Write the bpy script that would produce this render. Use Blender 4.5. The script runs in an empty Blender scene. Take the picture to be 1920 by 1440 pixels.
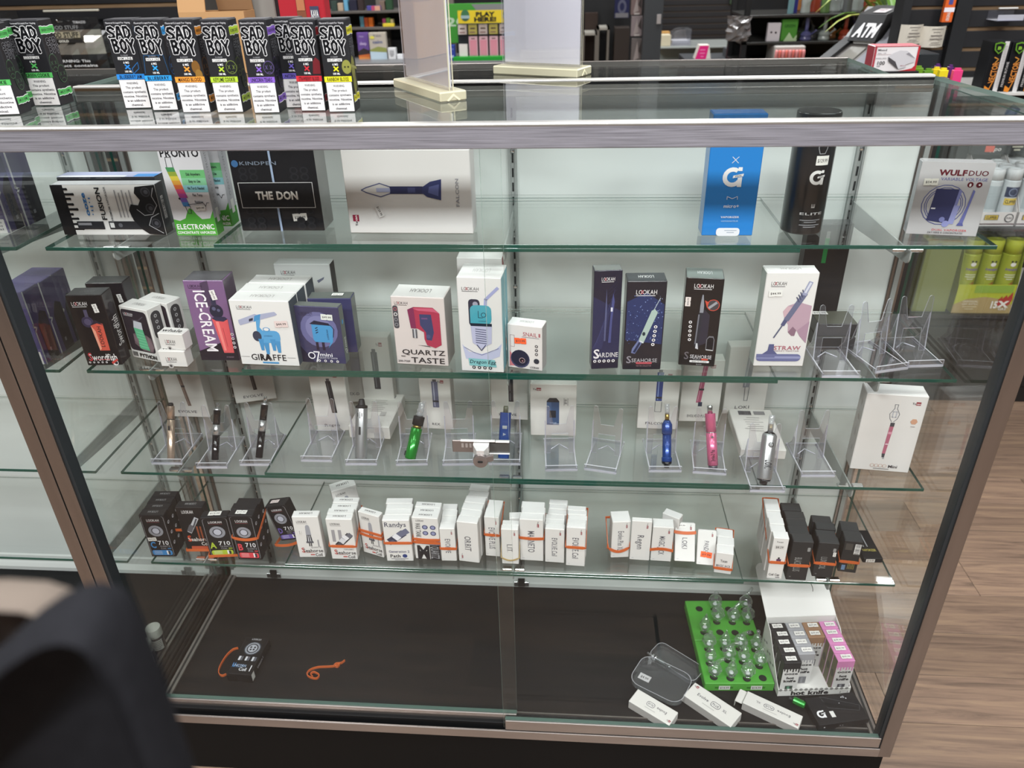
import bpy, math, random
from mathutils import Vector, Matrix
from mathutils.geometry import tessellate_polygon
import numpy as np

random.seed(7)
sc = bpy.context.scene
COL = sc.collection
PI = math.pi

# ---------------------------------------------------------------- camera, world, lights, exposure
S = 1.4                                   # metres per survey unit (survey of the photo, front of the case at y = 0)
FL = .116                                 # floor lies this far under the survey's zero
FPX = 1428.0
PITCH, ROLL, YAW = .5122, .0257, .0838
CAM = Vector((.1688 * S, -.7879 * S, (1.1098 + FL) * S))
_right = Vector((math.cos(YAW), math.sin(YAW), 0))
_f0 = Vector((-math.sin(YAW), math.cos(YAW), 0))
_up = Vector((0, 0, 1))
FWD = math.cos(PITCH) * _f0 - math.sin(PITCH) * _up
_dn = -(math.sin(PITCH) * _f0 + math.cos(PITCH) * _up)
RGT = math.cos(ROLL) * _right + math.sin(ROLL) * _dn
DWN = -math.sin(ROLL) * _right + math.cos(ROLL) * _dn

cd = bpy.data.cameras.new('camera')
cam = bpy.data.objects.new('camera', cd)
COL.objects.link(cam)
cd.sensor_width = 36
cd.lens = FPX / 1920 * 36
cd.clip_start = .02
cd.clip_end = 60
m = Matrix.Identity(4)
for i in range(3):
    m[i][0], m[i][1], m[i][2], m[i][3] = RGT[i], -DWN[i], -FWD[i], CAM[i]
cam.matrix_world = m
cd.dof.use_dof = True
cd.dof.focus_distance = 1.45
cd.dof.aperture_fstop = cd.lens / 5.0
sc.camera = cam

w = bpy.data.worlds.new('world')
sc.world = w
w.use_nodes = True
w.node_tree.nodes['Background'].inputs[0].default_value = (.97, .99, 1, 1)
w.node_tree.nodes['Background'].inputs[1].default_value = .30

def area(name, loc, sx, sy, power, rot=(0, 0, 0), col=(.97, .99, 1)):
    l = bpy.data.lights.new(name, 'AREA')
    l.shape = 'RECTANGLE'
    l.size, l.size_y = sx, sy
    l.energy = power
    l.color = col
    o = bpy.data.objects.new(name, l)
    o.location = loc
    o.rotation_euler = rot
    COL.objects.link(o)
    return o

CEIL = 3.6
for (x, y, p) in [(-1.7, -.6, 26), (.3, -.6, 30), (2.3, -.6, 24), (-1.5, -2.6, 100), (.5, -2.6, 110), (2.5, -2.6, 90), (-.6, 1.2, 24), (1.6, 1.2, 30),
                  (-1.4, 3.6, 60), (1.0, 3.6, 60), (3.2, 3.6, 60), (-1.4, 6.8, 50), (1.4, 6.8, 50), (3.8, 6.8, 50)]:
    area('ceiling_panel_light', (x, y, CEIL - .03), 1.2, .6, p)

vs = sc.view_settings
vs.view_transform = 'Standard'
vs.look = 'None'
vs.exposure = 0.18
vs.gamma = 1.0
vs.use_curve_mapping = False
cy = sc.cycles
cy.max_bounces = 10
cy.diffuse_bounces = 3
cy.glossy_bounces = 6
cy.transmission_bounces = 6
cy.transparent_max_bounces = 64
cy.caustics_reflective = False
cy.caustics_refractive = False
cy.sample_clamp_indirect = 4.0

# ---------------------------------------------------------------- survey helpers: photo point -> place in the room
def ray(px, py):
    return RGT * ((px - 960) / FPX) + DWN * ((py - 720) / FPX) + FWD
def at_z(p, z):
    d = ray(*p); return CAM + d * ((z - CAM.z) / d.z)
def at_y(p, y):
    d = ray(*p); return CAM + d * ((y - CAM.y) / d.y)
def at_plane(p, o, n):
    d = ray(*p); return CAM + d * ((o - CAM).dot(n) / d.dot(n))
def zz(s): return (s + FL) * S

# ---------------------------------------------------------------- materials
_M = {}
def srgb(h):
    h = h.lstrip('#')
    if len(h) == 3: h = ''.join(c * 2 for c in h)
    out = []
    for i in (0, 2, 4):
        c = int(h[i:i + 2], 16) / 255
        out.append(c / 12.92 if c <= .04045 else ((c + .055) / 1.055) ** 2.4)
    return (*out, 1)

def mat(name, col='#888', rough=.5, metal=0., coat=0., spec=.5, noise=None, bump=0.):
    """noise: (scale_x, scale_y, scale_z, amount) colour grain in object space"""
    if name in _M: return _M[name]
    m = bpy.data.materials.new(name)
    m.use_nodes = True
    nt = m.node_tree
    b = nt.nodes['Principled BSDF']
    c = srgb(col) if isinstance(col, str) else col
    b.inputs['Base Color'].default_value = c
    b.inputs['Roughness'].default_value = rough
    b.inputs['Metallic'].default_value = metal
    b.inputs['Coat Weight'].default_value = coat
    b.inputs['Coat Roughness'].default_value = .06
    b.inputs['Specular IOR Level'].default_value = spec
    if noise:
        tc = nt.nodes.new('ShaderNodeTexCoord')
        mp = nt.nodes.new('ShaderNodeMapping')
        mp.inputs['Scale'].default_value = noise[:3]
        nz = nt.nodes.new('ShaderNodeTexNoise')
        nz.inputs['Scale'].default_value = 1
        nz.inputs['Detail'].default_value = 5
        nt.links.new(tc.outputs['Object'], mp.inputs['Vector'])
        nt.links.new(mp.outputs['Vector'], nz.inputs['Vector'])
        rp = nt.nodes.new('ShaderNodeValToRGB')
        a = noise[3]
        rp.color_ramp.elements[0].position = .3
        rp.color_ramp.elements[1].position = .7
        rp.color_ramp.elements[0].color = (*[max(0, x * (1 - a)) for x in c[:3]], 1)
        rp.color_ramp.elements[1].color = (*[min(1, x * (1 + a)) for x in c[:3]], 1)
        nt.links.new(nz.outputs['Fac'], rp.inputs['Fac'])
        nt.links.new(rp.outputs['Color'], b.inputs['Base Color'])
        if bump:
            bp = nt.nodes.new('ShaderNodeBump')
            bp.inputs['Strength'].default_value = bump
            bp.inputs['Distance'].default_value = .001
            nt.links.new(nz.outputs['Fac'], bp.inputs['Height'])
            nt.links.new(bp.outputs['Normal'], b.inputs['Normal'])
    _M[name] = m
    return m

def card(col, coat=0.):
    """printed card / ink of one colour"""
    return mat('card_' + col + ('_c' if coat else ''), col, .55 if not coat else .35, coat=coat, spec=.2)

def thin_glass(name, tint=(1, 1, 1), gain=1., haze=0.):
    """one surface of a clear pane: straight-through light plus a Fresnel mirror"""
    if name in _M: return _M[name]
    m = bpy.data.materials.new(name)
    m.use_nodes = True
    nt = m.node_tree
    nt.nodes.clear()
    out = nt.nodes.new('ShaderNodeOutputMaterial')
    tr = nt.nodes.new('ShaderNodeBsdfTransparent')
    tr.inputs[0].default_value = (*tint, 1)
    gl = nt.nodes.new('ShaderNodeBsdfGlossy')
    gl.inputs['Roughness'].default_value = .02
    gl.inputs[0].default_value = (1, 1, 1, 1)
    geo = nt.nodes.new('ShaderNodeNewGeometry')
    ior = nt.nodes.new('ShaderNodeMapRange')
    ior.inputs['To Min'].default_value = 1.5
    ior.inputs['To Max'].default_value = 1 / 1.5
    nt.links.new(geo.outputs['Backfacing'], ior.inputs['Value'])
    fr = nt.nodes.new('ShaderNodeFresnel')
    nt.links.new(ior.outputs[0], fr.inputs['IOR'])
    g = nt.nodes.new('ShaderNodeMath')
    g.operation = 'MULTIPLY'
    g.use_clamp = True
    g.inputs[1].default_value = gain
    nt.links.new(fr.outputs[0], g.inputs[0])
    mx = nt.nodes.new('ShaderNodeMixShader')
    nt.links.new(g.outputs[0], mx.inputs[0])
    nt.links.new(tr.outputs[0], mx.inputs[1])
    nt.links.new(gl.outputs[0], mx.inputs[2])
    last = mx
    if haze:
        df = nt.nodes.new('ShaderNodeBsdfDiffuse')
        df.inputs[0].default_value = (.9, .9, .95, 1)
        m2 = nt.nodes.new('ShaderNodeMixShader')
        m2.inputs[0].default_value = haze
        nt.links.new(mx.outputs[0], m2.inputs[1])
        nt.links.new(df.outputs[0], m2.inputs[2])
        last = m2
    nt.links.new(last.outputs[0], out.inputs[0])
    _M[name] = m
    return m

def emis(name, col, s):
    if name in _M: return _M[name]
    m = mat(name, col)
    b = m.node_tree.nodes['Principled BSDF']
    b.inputs['Emission Color'].default_value = srgb(col)
    b.inputs['Emission Strength'].default_value = s
    return m

ALU = mat('brushed_aluminium', '#b0b0bb', .4, .75, noise=(11, 60, 1300, .42))
ALU_D = mat('satin_aluminium', '#a39c98', .3, .9, noise=(6, 40, 40, .08))
ALU_V = mat('satin_aluminium_upright', '#8b837e', .3, .9, noise=(40, 40, 4, .08))
CHROME = mat('polished_chrome', '#d8dadb', .12, 1.)
STEEL = mat('zinc_steel', '#9a9e9c', .45, .25)
SLOT = mat('slot_shadow', '#1a1c1c', .7)
GLASS = thin_glass('clear_glass', (.982, .992, .987), .8)
GLASS_TOP = thin_glass('counter_glass', (.96, .98, .97), 1.0)
GLASS_DOOR = thin_glass('door_glass', (.985, .993, .988), .4)
GEDGE = mat('green_glass_edge', '#17483e', .12, spec=.6)
GEDGE_L = mat('pale_glass_edge', '#a9c2b8', .15, spec=.6)
WHITEPANEL = mat('white_melamine', '#d3d8d5', .45, noise=(3, 3, 25, .03))
DECK = mat('black_woodgrain', '#121213', .55, noise=(4, 90, 90, .18), spec=.22)
KICK = mat('black_kickboard', '#0a0a0a', .7, spec=.2)
ACRYL = thin_glass('clear_acrylic', (.93, .93, .95), 1.5, .02)
ACRYL_E = thin_glass('acrylic_edge', (.66, .67, .82), 3.0, .42)
PIPE = thin_glass('pipe_glass', (.86, .89, .88), 2.8, .035)
MOUTH = thin_glass('mouthpiece_glass', (.72, .75, .74), 3.2, .2)
BAND = mat('orange_rubber', '#c6602e', .5)
WHITE = card('#e9e6e2')
BLACK = card('#1b1b1e')

# ---------------------------------------------------------------- mesh building
class G:
    def __init__(s): s.v = []; s.f = []; s.m = []; s.s = []
    def add(s, vs, fs, mt, M=None, smooth=False):
        o = len(s.v)
        for p in vs:
            p = Vector(p)
            s.v.append(tuple(M @ p) if M else tuple(p))
        for i, f in enumerate(fs):
            s.f.append(tuple(o + k for k in f))
            s.m.append(mt[i] if isinstance(mt, (list, tuple)) else mt)
            s.s.append(smooth)
        return s
    def box(s, x0, x1, y0, y1, z0, z1, mt, c=0., M=None, edge=None, cm=None):
        """cm: dict of face materials by F(-y) B L R T D; c: chamfer"""
        cm = cm or {}
        g = lambda k: cm.get(k, mt)
        if c <= 0:
            vs = [(x0, y0, z0), (x1, y0, z0), (x1, y1, z0), (x0, y1, z0), (x0, y0, z1), (x1, y0, z1), (x1, y1, z1), (x0, y1, z1)]
            fs = [(0, 1, 5, 4), (2, 3, 7, 6), (3, 0, 4, 7), (1, 2, 6, 5), (4, 5, 6, 7), (3, 2, 1, 0)]
            return s.add(vs, fs, [g('F'), g('B'), g('L'), g('R'), g('T'), g('D')], M)
        X, Y, Z = (x0, x1), (y0, y1), (z0, z1)
        vs = []; idx = {}
        for i in (0, 1):
            for j in (0, 1):
                for k in (0, 1):
                    sx, sy, sz = 1 - 2 * i, 1 - 2 * j, 1 - 2 * k
                    p = (X[i], Y[j], Z[k])
                    for a in range(3):        # vertex lying on the face of axis a
                        q = [p[0] + sx * c * (a != 0), p[1] + sy * c * (a != 1), p[2] + sz * c * (a != 2)]
                        idx[(i, j, k, a)] = len(vs); vs.append(tuple(q))
        fs = []; ms = []
        def face(l, mm): fs.append(tuple(idx[q] for q in l)); ms.append(mm)
        face([(0, 0, 0, 1), (1, 0, 0, 1), (1, 0, 1, 1), (0, 0, 1, 1)], g('F'))
        face([(1, 1, 0, 1), (0, 1, 0, 1), (0, 1, 1, 1), (1, 1, 1, 1)], g('B'))
        face([(0, 1, 0, 0), (0, 0, 0, 0), (0, 0, 1, 0), (0, 1, 1, 0)], g('L'))
        face([(1, 0, 0, 0), (1, 1, 0, 0), (1, 1, 1, 0), (1, 0, 1, 0)], g('R'))
        face([(0, 0, 1, 2), (1, 0, 1, 2), (1, 1, 1, 2), (0, 1, 1, 2)], g('T'))
        face([(0, 1, 0, 2), (1, 1, 0, 2), (1, 0, 0, 2), (0, 0, 0, 2)], g('D'))
        e = edge or mt
        for a in range(3):
            b, d = [q for q in range(3) if q != a]
            for p in (0, 1):
                for q in (0, 1):
                    k0 = [0, 0, 0]; k0[b] = p; k0[d] = q
                    k1 = list(k0); k1[a] = 1
                    face([(*k0, b), (*k1, b), (*k1, d), (*k0, d)], e)
        for i in (0, 1):
            for j in (0, 1):
                for k in (0, 1): face([(i, j, k, 0), (i, j, k, 1), (i, j, k, 2)], e)
        return s.add(vs, fs, ms, M)
    def prism(s, poly, d0, d1, mt, M=None, side=None, plane='xz', smooth=False):
        """extrude a 2d outline; plane 'xz' extrudes along y, 'xy' along z, 'yz' along x"""
        f = {'xz': lambda a, b, d: (a, d, b), 'xy': lambda a, b, d: (a, b, d), 'yz': lambda a, b, d: (d, a, b)}[plane]
        n = len(poly)
        vs = [f(a, b, d0) for a, b in poly] + [f(a, b, d1) for a, b in poly]
        tri = tessellate_polygon([[Vector((a, b, 0)) for a, b in poly]])
        fs = [tuple(t) for t in tri] + [tuple(n + k for k in reversed(t)) for t in tri]
        s.add(vs, fs, mt, M)
        o = len(s.v) - 2 * n
        for i in range(n):
            j = (i + 1) % n
            s.f.append((o + i, o + j, o + n + j, o + n + i)); s.m.append(side or mt); s.s.append(smooth)
        return s
    def lathe(s, prof, mt, M=None, n=16, smooth=True, cap=True):
        """prof: (r, z) or (r, z, material)"""
        vs = []; fs = []; ms = []
        def ring(p):
            for k in range(n):
                a = 2 * PI * k / n
                vs.append((p[0] * math.cos(a), p[0] * math.sin(a), p[1]))
            return len(vs) // n - 1
        dirs = [math.atan2(b[1] - a[1], b[0] - a[0]) for a, b in zip(prof[:-1], prof[1:])]
        lo = ring(prof[0])
        for i in range(len(prof) - 1):
            hi = ring(prof[i + 1])
            mm = prof[i + 1][2] if len(prof[i + 1]) > 2 else mt
            for k in range(n):
                q = (k + 1) % n
                fs.append((lo * n + k, lo * n + q, hi * n + q, hi * n + k)); ms.append(mm)
            if i < len(dirs) - 1 and abs((dirs[i + 1] - dirs[i] + PI) % (2 * PI) - PI) > .5: hi = ring(prof[i + 1])
            lo = hi
        s.add(vs, fs, ms, M, smooth)
        if cap:
            o = len(s.v) - len(vs)
            if prof[0][0] > 1e-6:
                s.f.append(tuple(o + k for k in reversed(range(n)))); s.m.append(ms[0]); s.s.append(False)
            if prof[-1][0] > 1e-6:
                b = o + len(vs) - n
                s.f.append(tuple(b + k for k in range(n))); s.m.append(ms[-1]); s.s.append(False)
        return s
    def tube(s, pts, r, mt, n=8, M=None, flat=None, closed=False):
        """round tube, or a ribbon of half-width r and half-thickness flat (width along z)"""
        pts = [Vector(p) for p in pts]
        N = len(pts); vs = []; fs = []
        k = 4 if flat else n
        prev = None
        for i, p in enumerate(pts):
            a = pts[(i - 1) % N] if (closed or i > 0) else p
            b = pts[(i + 1) % N] if (closed or i < N - 1) else p
            t = (b - a).normalized()
            if flat:
                up = Vector((0, 0, 1)); sd = t.cross(up)
                sd = sd.normalized() if sd.length > 1e-4 else Vector((1, 0, 0))
                up = sd.cross(t).normalized()
                vs += [p + up * r + sd * flat, p - up * r + sd * flat, p - up * r - sd * flat, p + up * r - sd * flat]
            else:
                ref = prev or (Vector((0, 0, 1)) if abs(t.z) < .9 else Vector((1, 0, 0)))
                e1 = (ref - t * ref.dot(t)).normalized(); e2 = t.cross(e1); prev = e1
                rr = r[i] if isinstance(r, (list, tuple)) else r
                vs += [p + (e1 * math.cos(2 * PI * q / n) + e2 * math.sin(2 * PI * q / n)) * rr for q in range(n)]
        for i in range(N if closed else N - 1):
            j = (i + 1) % N
            for q in range(k):
                u = (q + 1) % k
                fs.append((i * k + q, i * k + u, j * k + u, j * k + q))
        if not closed:
            fs.append(tuple(reversed(range(k)))); fs.append(tuple((N - 1) * k + q for q in range(k)))
        return s.add(vs, fs, mt, M, not flat)
    def mesh(s, name):
        me = bpy.data.meshes.new(name)
        ms = []; ix = []
        look = {}
        for a in s.m:
            if a.name not in look: look[a.name] = len(ms); ms.append(a)
            ix.append(look[a.name])
        me.from_pydata(s.v, [], s.f)
        for a in ms: me.materials.append(a)
        me.polygons.foreach_set('material_index', ix)
        me.polygons.foreach_set('use_smooth', s.s)
        me.update()
        return me

def put(o, name, parent=None, loc=None, rot=None, M=None, label=None, cat=None, group=None, kind=None):
    if o is None: ob = bpy.data.objects.new(name, None); ob.empty_display_size = .02
    elif isinstance(o, G): ob = bpy.data.objects.new(name, o.mesh(name))
    else: ob = bpy.data.objects.new(name, o)
    COL.objects.link(ob)
    if parent: ob.parent = parent
    if M is not None: ob.matrix_local = M
    if loc is not None: ob.location = loc
    if rot is not None: ob.rotation_euler = rot
    if label: ob['label'] = label
    if cat: ob['category'] = cat
    if group: ob['group'] = group
    if kind: ob['kind'] = kind
    return ob

def struct(g, name, **k): return put(g, name, kind='structure', **k)

def clone(root, loc=None, rot=None, label=None, group=None):
    r = root.copy(); COL.objects.link(r)
    if loc is not None: r.location = loc
    if rot is not None: r.rotation_euler = rot
    if label: r['label'] = label
    if group: r['group'] = group
    for ch in list(root.children):
        c = ch.copy(); COL.objects.link(c); c.parent = r
        for q in ch.children:
            d = q.copy(); COL.objects.link(d); d.parent = c
    return r

def rrect(x0, y0, x1, y1, r, n=4):
    out = []
    for cx, cy_, a0 in ((x1 - r, y0 + r, -PI / 2), (x1 - r, y1 - r, 0), (x0 + r, y1 - r, PI / 2), (x0 + r, y0 + r, PI)):
        for k in range(n + 1):
            a = a0 + PI / 2 * k / n
            out.append((cx + r * math.cos(a), cy_ + r * math.sin(a)))
    return out

# ---------------------------------------------------------------- lettering (glyph outlines of Blender's own font, cached)
_GL = {}
def _glyph_mesh(ch, bold):
    cu = bpy.data.curves.new('glyph', 'FONT')
    cu.body = ch
    cu.resolution_u = 2
    cu.fill_mode = 'BOTH' if False else 'FRONT'
    cu.offset = bold
    ob = bpy.data.objects.new('glyph', cu)
    COL.objects.link(ob)
    dg = bpy.context.evaluated_depsgraph_get()
    dg.update()
    me = bpy.data.meshes.new_from_object(ob.evaluated_get(dg), depsgraph=dg)
    vs = [(v.co.x, v.co.y) for v in me.vertices]
    fs = [tuple(p.vertices) for p in me.polygons]
    bpy.data.objects.remove(ob); bpy.data.curves.remove(cu); bpy.data.meshes.remove(me)
    return vs, fs
def _span(vs): return (min(v[0] for v in vs), max(v[0] for v in vs)) if vs else (0, 0)
def glyph(ch, bold=0.):
    k = (ch, bold)
    if k not in _GL:
        if ch == ' ': _GL[k] = ([], [], .32)
        else:
            vs, fs = _glyph_mesh(ch, bold)
            a, b = _span(vs) if not bold else (0, 0)
            adv = b + max(a, .04) if not bold else glyph(ch, 0.)[2]
            _GL[k] = (vs, fs, adv)
    return _GL[k]

def text_geo(txt, bold=0.):
    """outline geometry of a line; cap height is about .73"""
    vs = []; fs = []; x = 0
    for ch in txt:
        v, f, adv = glyph(ch, bold)
        o = len(vs)
        vs += [(x + a, b) for a, b in v]
        fs += [tuple(o + q for q in t) for t in f]
        x += adv
    return vs, fs, x

class Art:
    """flat print on one face: u, v run 0..1 over a W x H face with origin O and axes U, V"""
    LAYER = .00004
    def __init__(s, g, O, U, V, W, H):
        s.g, s.O, s.U, s.V, s.W, s.H = g, Vector(O), Vector(U), Vector(V), W, H
        s.N = s.U.cross(s.V); s.k = 1
    def pt(s, x, y): return s.O + s.U * x + s.V * y + s.N * (s.LAYER * s.k)
    def poly(s, pts, col, metric=False):
        if not metric: pts = [(u * s.W, v * s.H) for u, v in pts]
        tri = tessellate_polygon([[Vector((a, b, 0)) for a, b in pts]])
        out = []
        for t in tri:
            a, b, c = (pts[q] for q in t)
            ar = (b[0] - a[0]) * (c[1] - a[1]) - (b[1] - a[1]) * (c[0] - a[0])
            out.append(tuple(t) if ar > 0 else tuple(reversed(t)))
        s.g.add([s.pt(*p) for p in pts], out, card(col) if isinstance(col, str) else col)
        s.k += 1
    def r(s, u0, v0, u1, v1, col): s.poly([(u0, v0), (u1, v0), (u1, v1), (u0, v1)], col)
    def rr(s, u0, v0, u1, v1, rad, col):
        s.poly(rrect(u0 * s.W, v0 * s.H, u1 * s.W, v1 * s.H, rad * s.W, 3), col, True)
    def e(s, u, v, ru, col, ratio=1., n=18, rot=0.):
        R = ru * s.W
        c, d = math.cos(rot), math.sin(rot)
        s.poly([(u * s.W + R * math.cos(2 * PI * k / n) * c - R * ratio * math.sin(2 * PI * k / n) * d,
                 v * s.H + R * math.cos(2 * PI * k / n) * d + R * ratio * math.sin(2 * PI * k / n) * c) for k in range(n)], col, True)
    def ring(s, u, v, ru, wid, col, bg, ratio=1.):
        s.e(u, v, ru, col, ratio); s.e(u, v, ru - wid, bg, ratio)
    def l(s, pts, wid, col):
        wd = wid * s.W / 2
        P = [Vector((u * s.W, v * s.H)) for u, v in pts]
        for a, b in zip(P[:-1], P[1:]):
            d = b - a
            if d.length < 1e-9: continue
            n = Vector((-d.y, d.x)).normalized() * wd; e = d.normalized() * wd * .5
            s.k -= 0
            s.poly([tuple(a - n - e), tuple(b - n + e), tuple(b + n + e), tuple(a + n - e)], col, True)
            s.k -= 1
        s.k += 1
    def t(s, u, v, h, col, txt, fit=None, rot=0., bold=.014, shear=0., al='c', sx=1.):
        """h: cap height as a fraction of H; fit: squeeze or stretch the line to this fraction of W (of H when turned)"""
        vs, fs, x = text_geo(txt, bold)
        if not vs: return
        a = h * s.H / .73
        b = a * sx
        if fit:
            b = fit * (s.W if abs(math.cos(rot)) > .5 else s.H) / max(x, 1e-6)
        ox = {'c': -x / 2, 'l': 0, 'r': -x}[al]
        c, d = math.cos(rot), math.sin(rot)
        out = []
        for (p, q) in vs:
            X = (p + ox) * b + (q - .365) * a * shear; Y = (q - .365) * a
            out.append(s.pt(u * s.W + X * c - Y * d, v * s.H + X * d + Y * c))
        s.g.add(out, fs, card(col) if isinstance(col, str) else col)
        s.k += 1
    def lines(s, u, v, h, col, n, wid, gap, al='c'):
        """unreadably small print as thin broken strokes"""
        for i in range(n):
            ww = wid * (1 if i < n - 1 else .6)
            u0 = u - ww / 2 if al == 'c' else u
            s.r(u0, v - i * gap, u0 + ww, v - i * gap + h, col)

# ---------------------------------------------------------------- cartons
STICK_N = [0]
def face_art(g, w, d, h, face):
    e = .0002
    if face == 'F': return Art(g, (-w / 2, -e, 0), (1, 0, 0), (0, 0, 1), w, h)
    if face == 'R': return Art(g, (w / 2 + e, 0, 0), (0, 1, 0), (0, 0, 1), d, h)
    if face == 'L': return Art(g, (-w / 2 - e, d, 0), (0, -1, 0), (0, 0, 1), d, h)
    if face == 'T': return Art(g, (-w / 2, 0, h + e), (1, 0, 0), (0, 1, 0), w, d)

def carton_at(name, M, w, d, h, body, label, cat='box', art=None, cm=None, sticker=None, group=None, flap=True, coat=0., parent=None):
    """one carton as a mesh, front at local y = 0; art: {face: fn(Art)}; sticker: list of (face, u, v, width, text, rot, colour)"""
    def cc(c): return card(c, coat) if isinstance(c, str) else c
    cmm = {k: cc(v) for k, v in (cm or {}).items()}
    g = G()
    g.box(-w / 2, w / 2, 0, d, 0, h, cc(body), min(.0012, w * .03), cm=cmm, edge=cmm.get('E', cc(body)))
    o = put(g, name, parent=parent, M=M, label=label, cat=cat, group=group)
    if flap:
        t = G(); e = min(.0012, w * .03)
        tm = cmm.get('T', cc(body))
        t.prism([(-w / 2 + e * .6, d - e), (-w / 2 + e * 2.5, e), (w / 2 - e * 2.5, e), (w / 2 - e * .6, d - e)], h, h + .0005, tm, plane='xy')
        put(t, 'tuck_flap', parent=o)
    for face, fn in (art or {}).items():
        pg = G()
        A = face_art(pg, w, d, h, face)
        if face == 'T' and flap: A.O.z += .0006
        fn(A)
        if pg.f: put(pg, {'F': 'front_print', 'T': 'top_print'}.get(face, 'side_print'), parent=o)
    for st in sticker or []:
        face, u, v, ws, txt, rot, col = st
        sg = G()
        A = face_art(sg, w, d, h, face)
        if face == 'T': A.O.z += .0006
        A.k = 30
        W_ = ws * A.W; H_ = W_ * .52
        base = G()
        B = Art(sg, A.pt(u * A.W, v * A.H), A.U * math.cos(rot) + A.V * math.sin(rot), -A.U * math.sin(rot) + A.V * math.cos(rot), W_, H_)
        n_ = .08
        B.poly([(-.5, -.5), (-n_, -.5), (0, -.4), (n_, -.5), (.5, -.5), (.5, .5), (n_, .5), (0, .4), (-n_, .5), (-.5, .5)], col)
        B.t(0, 0, .34, '#4b4646', txt, fit=.78)
        put(sg, 'price_sticker', parent=o)
    return o

def measure(bl, br, tl, tb, z):
    """front lower corners, front upper-left corner and rear upper-left corner of an upright carton standing at height z"""
    A, B = at_z(bl, z), at_z(br, z)
    w = (B - A).length
    ux = (B - A).normalized(); ny = Vector((-ux.y, ux.x, 0))
    h = at_plane(tl, A, ny).z - z
    if tb is None: d = .03
    elif isinstance(tb, (int, float)): d = tb
    else:
        q = at_z(tb, z + h)
        d = max(.006, (q - A).dot(ny))
    M = Matrix.Translation((A + B) / 2) @ Matrix(((ux.x, ny.x, 0, 0), (ux.y, ny.y, 0, 0), (0, 0, 1, 0), (0, 0, 0, 1)))
    return M, w, d, h

ORD = ['front', 'second', 'third', 'fourth', 'fifth', 'sixth', 'seventh']
def stack(what, bl, br, tl, tb, z, n, body, art=None, cm=None, label=None, group=None, name='carton', sticker=None, stick_all=False, jit=.0024, top_only=None, coat=0., flap=True, dscale=1.):
    """n like cartons one behind the other; tb is the rear upper-left corner of the last one"""
    M, w, D, h = measure(bl, br, tl, tb, z)
    d = D * dscale / n
    out = []
    for k in range(n):
        lab = label if n == 1 else ('front ' if k == 0 else '') + (label if k == 0 else f"{ORD[k]} carton back in the row of {what}")
        rr = random.Random(sum(map(ord, what)) + k)
        jx = 0 if k == 0 else (random.random() - .5) * 2 * jit
        Mk = M @ Matrix.Translation((jx, k * d, 0))
        hh = h * (1 if k == 0 else 1 - random.random() * .035)
        a = art if (k == 0 or stick_all) else ({f: fn for f, fn in (art or {}).items() if f in ('T', 'R', 'L')})
        o = carton_at(name, Mk, w, d * .955, hh, body, lab, art=a, cm=cm, sticker=sticker if (k == 0 or stick_all) else None,
                      group=group if n > 1 else None, coat=coat, flap=flap)
        out.append(o)
    return out, M, w, D, h

def band(M, w, D, h, f0, label, sag=.0, f1=None, col=None, wid=.0034, front_only=False, back=None):
    """a flat rubber band around a stack; f0, f1 heights at front and back as fractions of h; sag pulls the front middle down"""
    f1 = f0 if f1 is None else f1
    D = back or D
    e = .0016
    pts = []
    for k in range(9):
        t = k / 8
        pts.append((-w / 2 - e + t * (w + 2 * e), -e, h * f0 - sag * math.sin(PI * t)))
    for k in range(1, 7):
        t = k / 6
        pts.append((w / 2 + e, -e + t * (D + 2 * e), h * (f0 + (f1 - f0) * t)))
    for k in range(1, 5):
        t = k / 4
        pts.append((w / 2 + e - t * (w + 2 * e), D + e, h * f1))
    for k in range(1, 6):
        t = k / 6
        pts.append((-w / 2 - e, D + e - t * (D + 2 * e), h * (f1 + (f0 - f1) * t)))
    g = G()
    g.tube(pts, wid, col or BAND, flat=.0006, closed=True)
    return put(g, 'rubber_band', M=M, label=label, cat='rubber band')

for _b in (0., .014, .025):
    for _c in 'ABCDEFGHIKLMNOPRSTUVWXYZabcdefghiklmnoprstuvwyz0123456789$.-': glyph(_c, _b)

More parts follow.
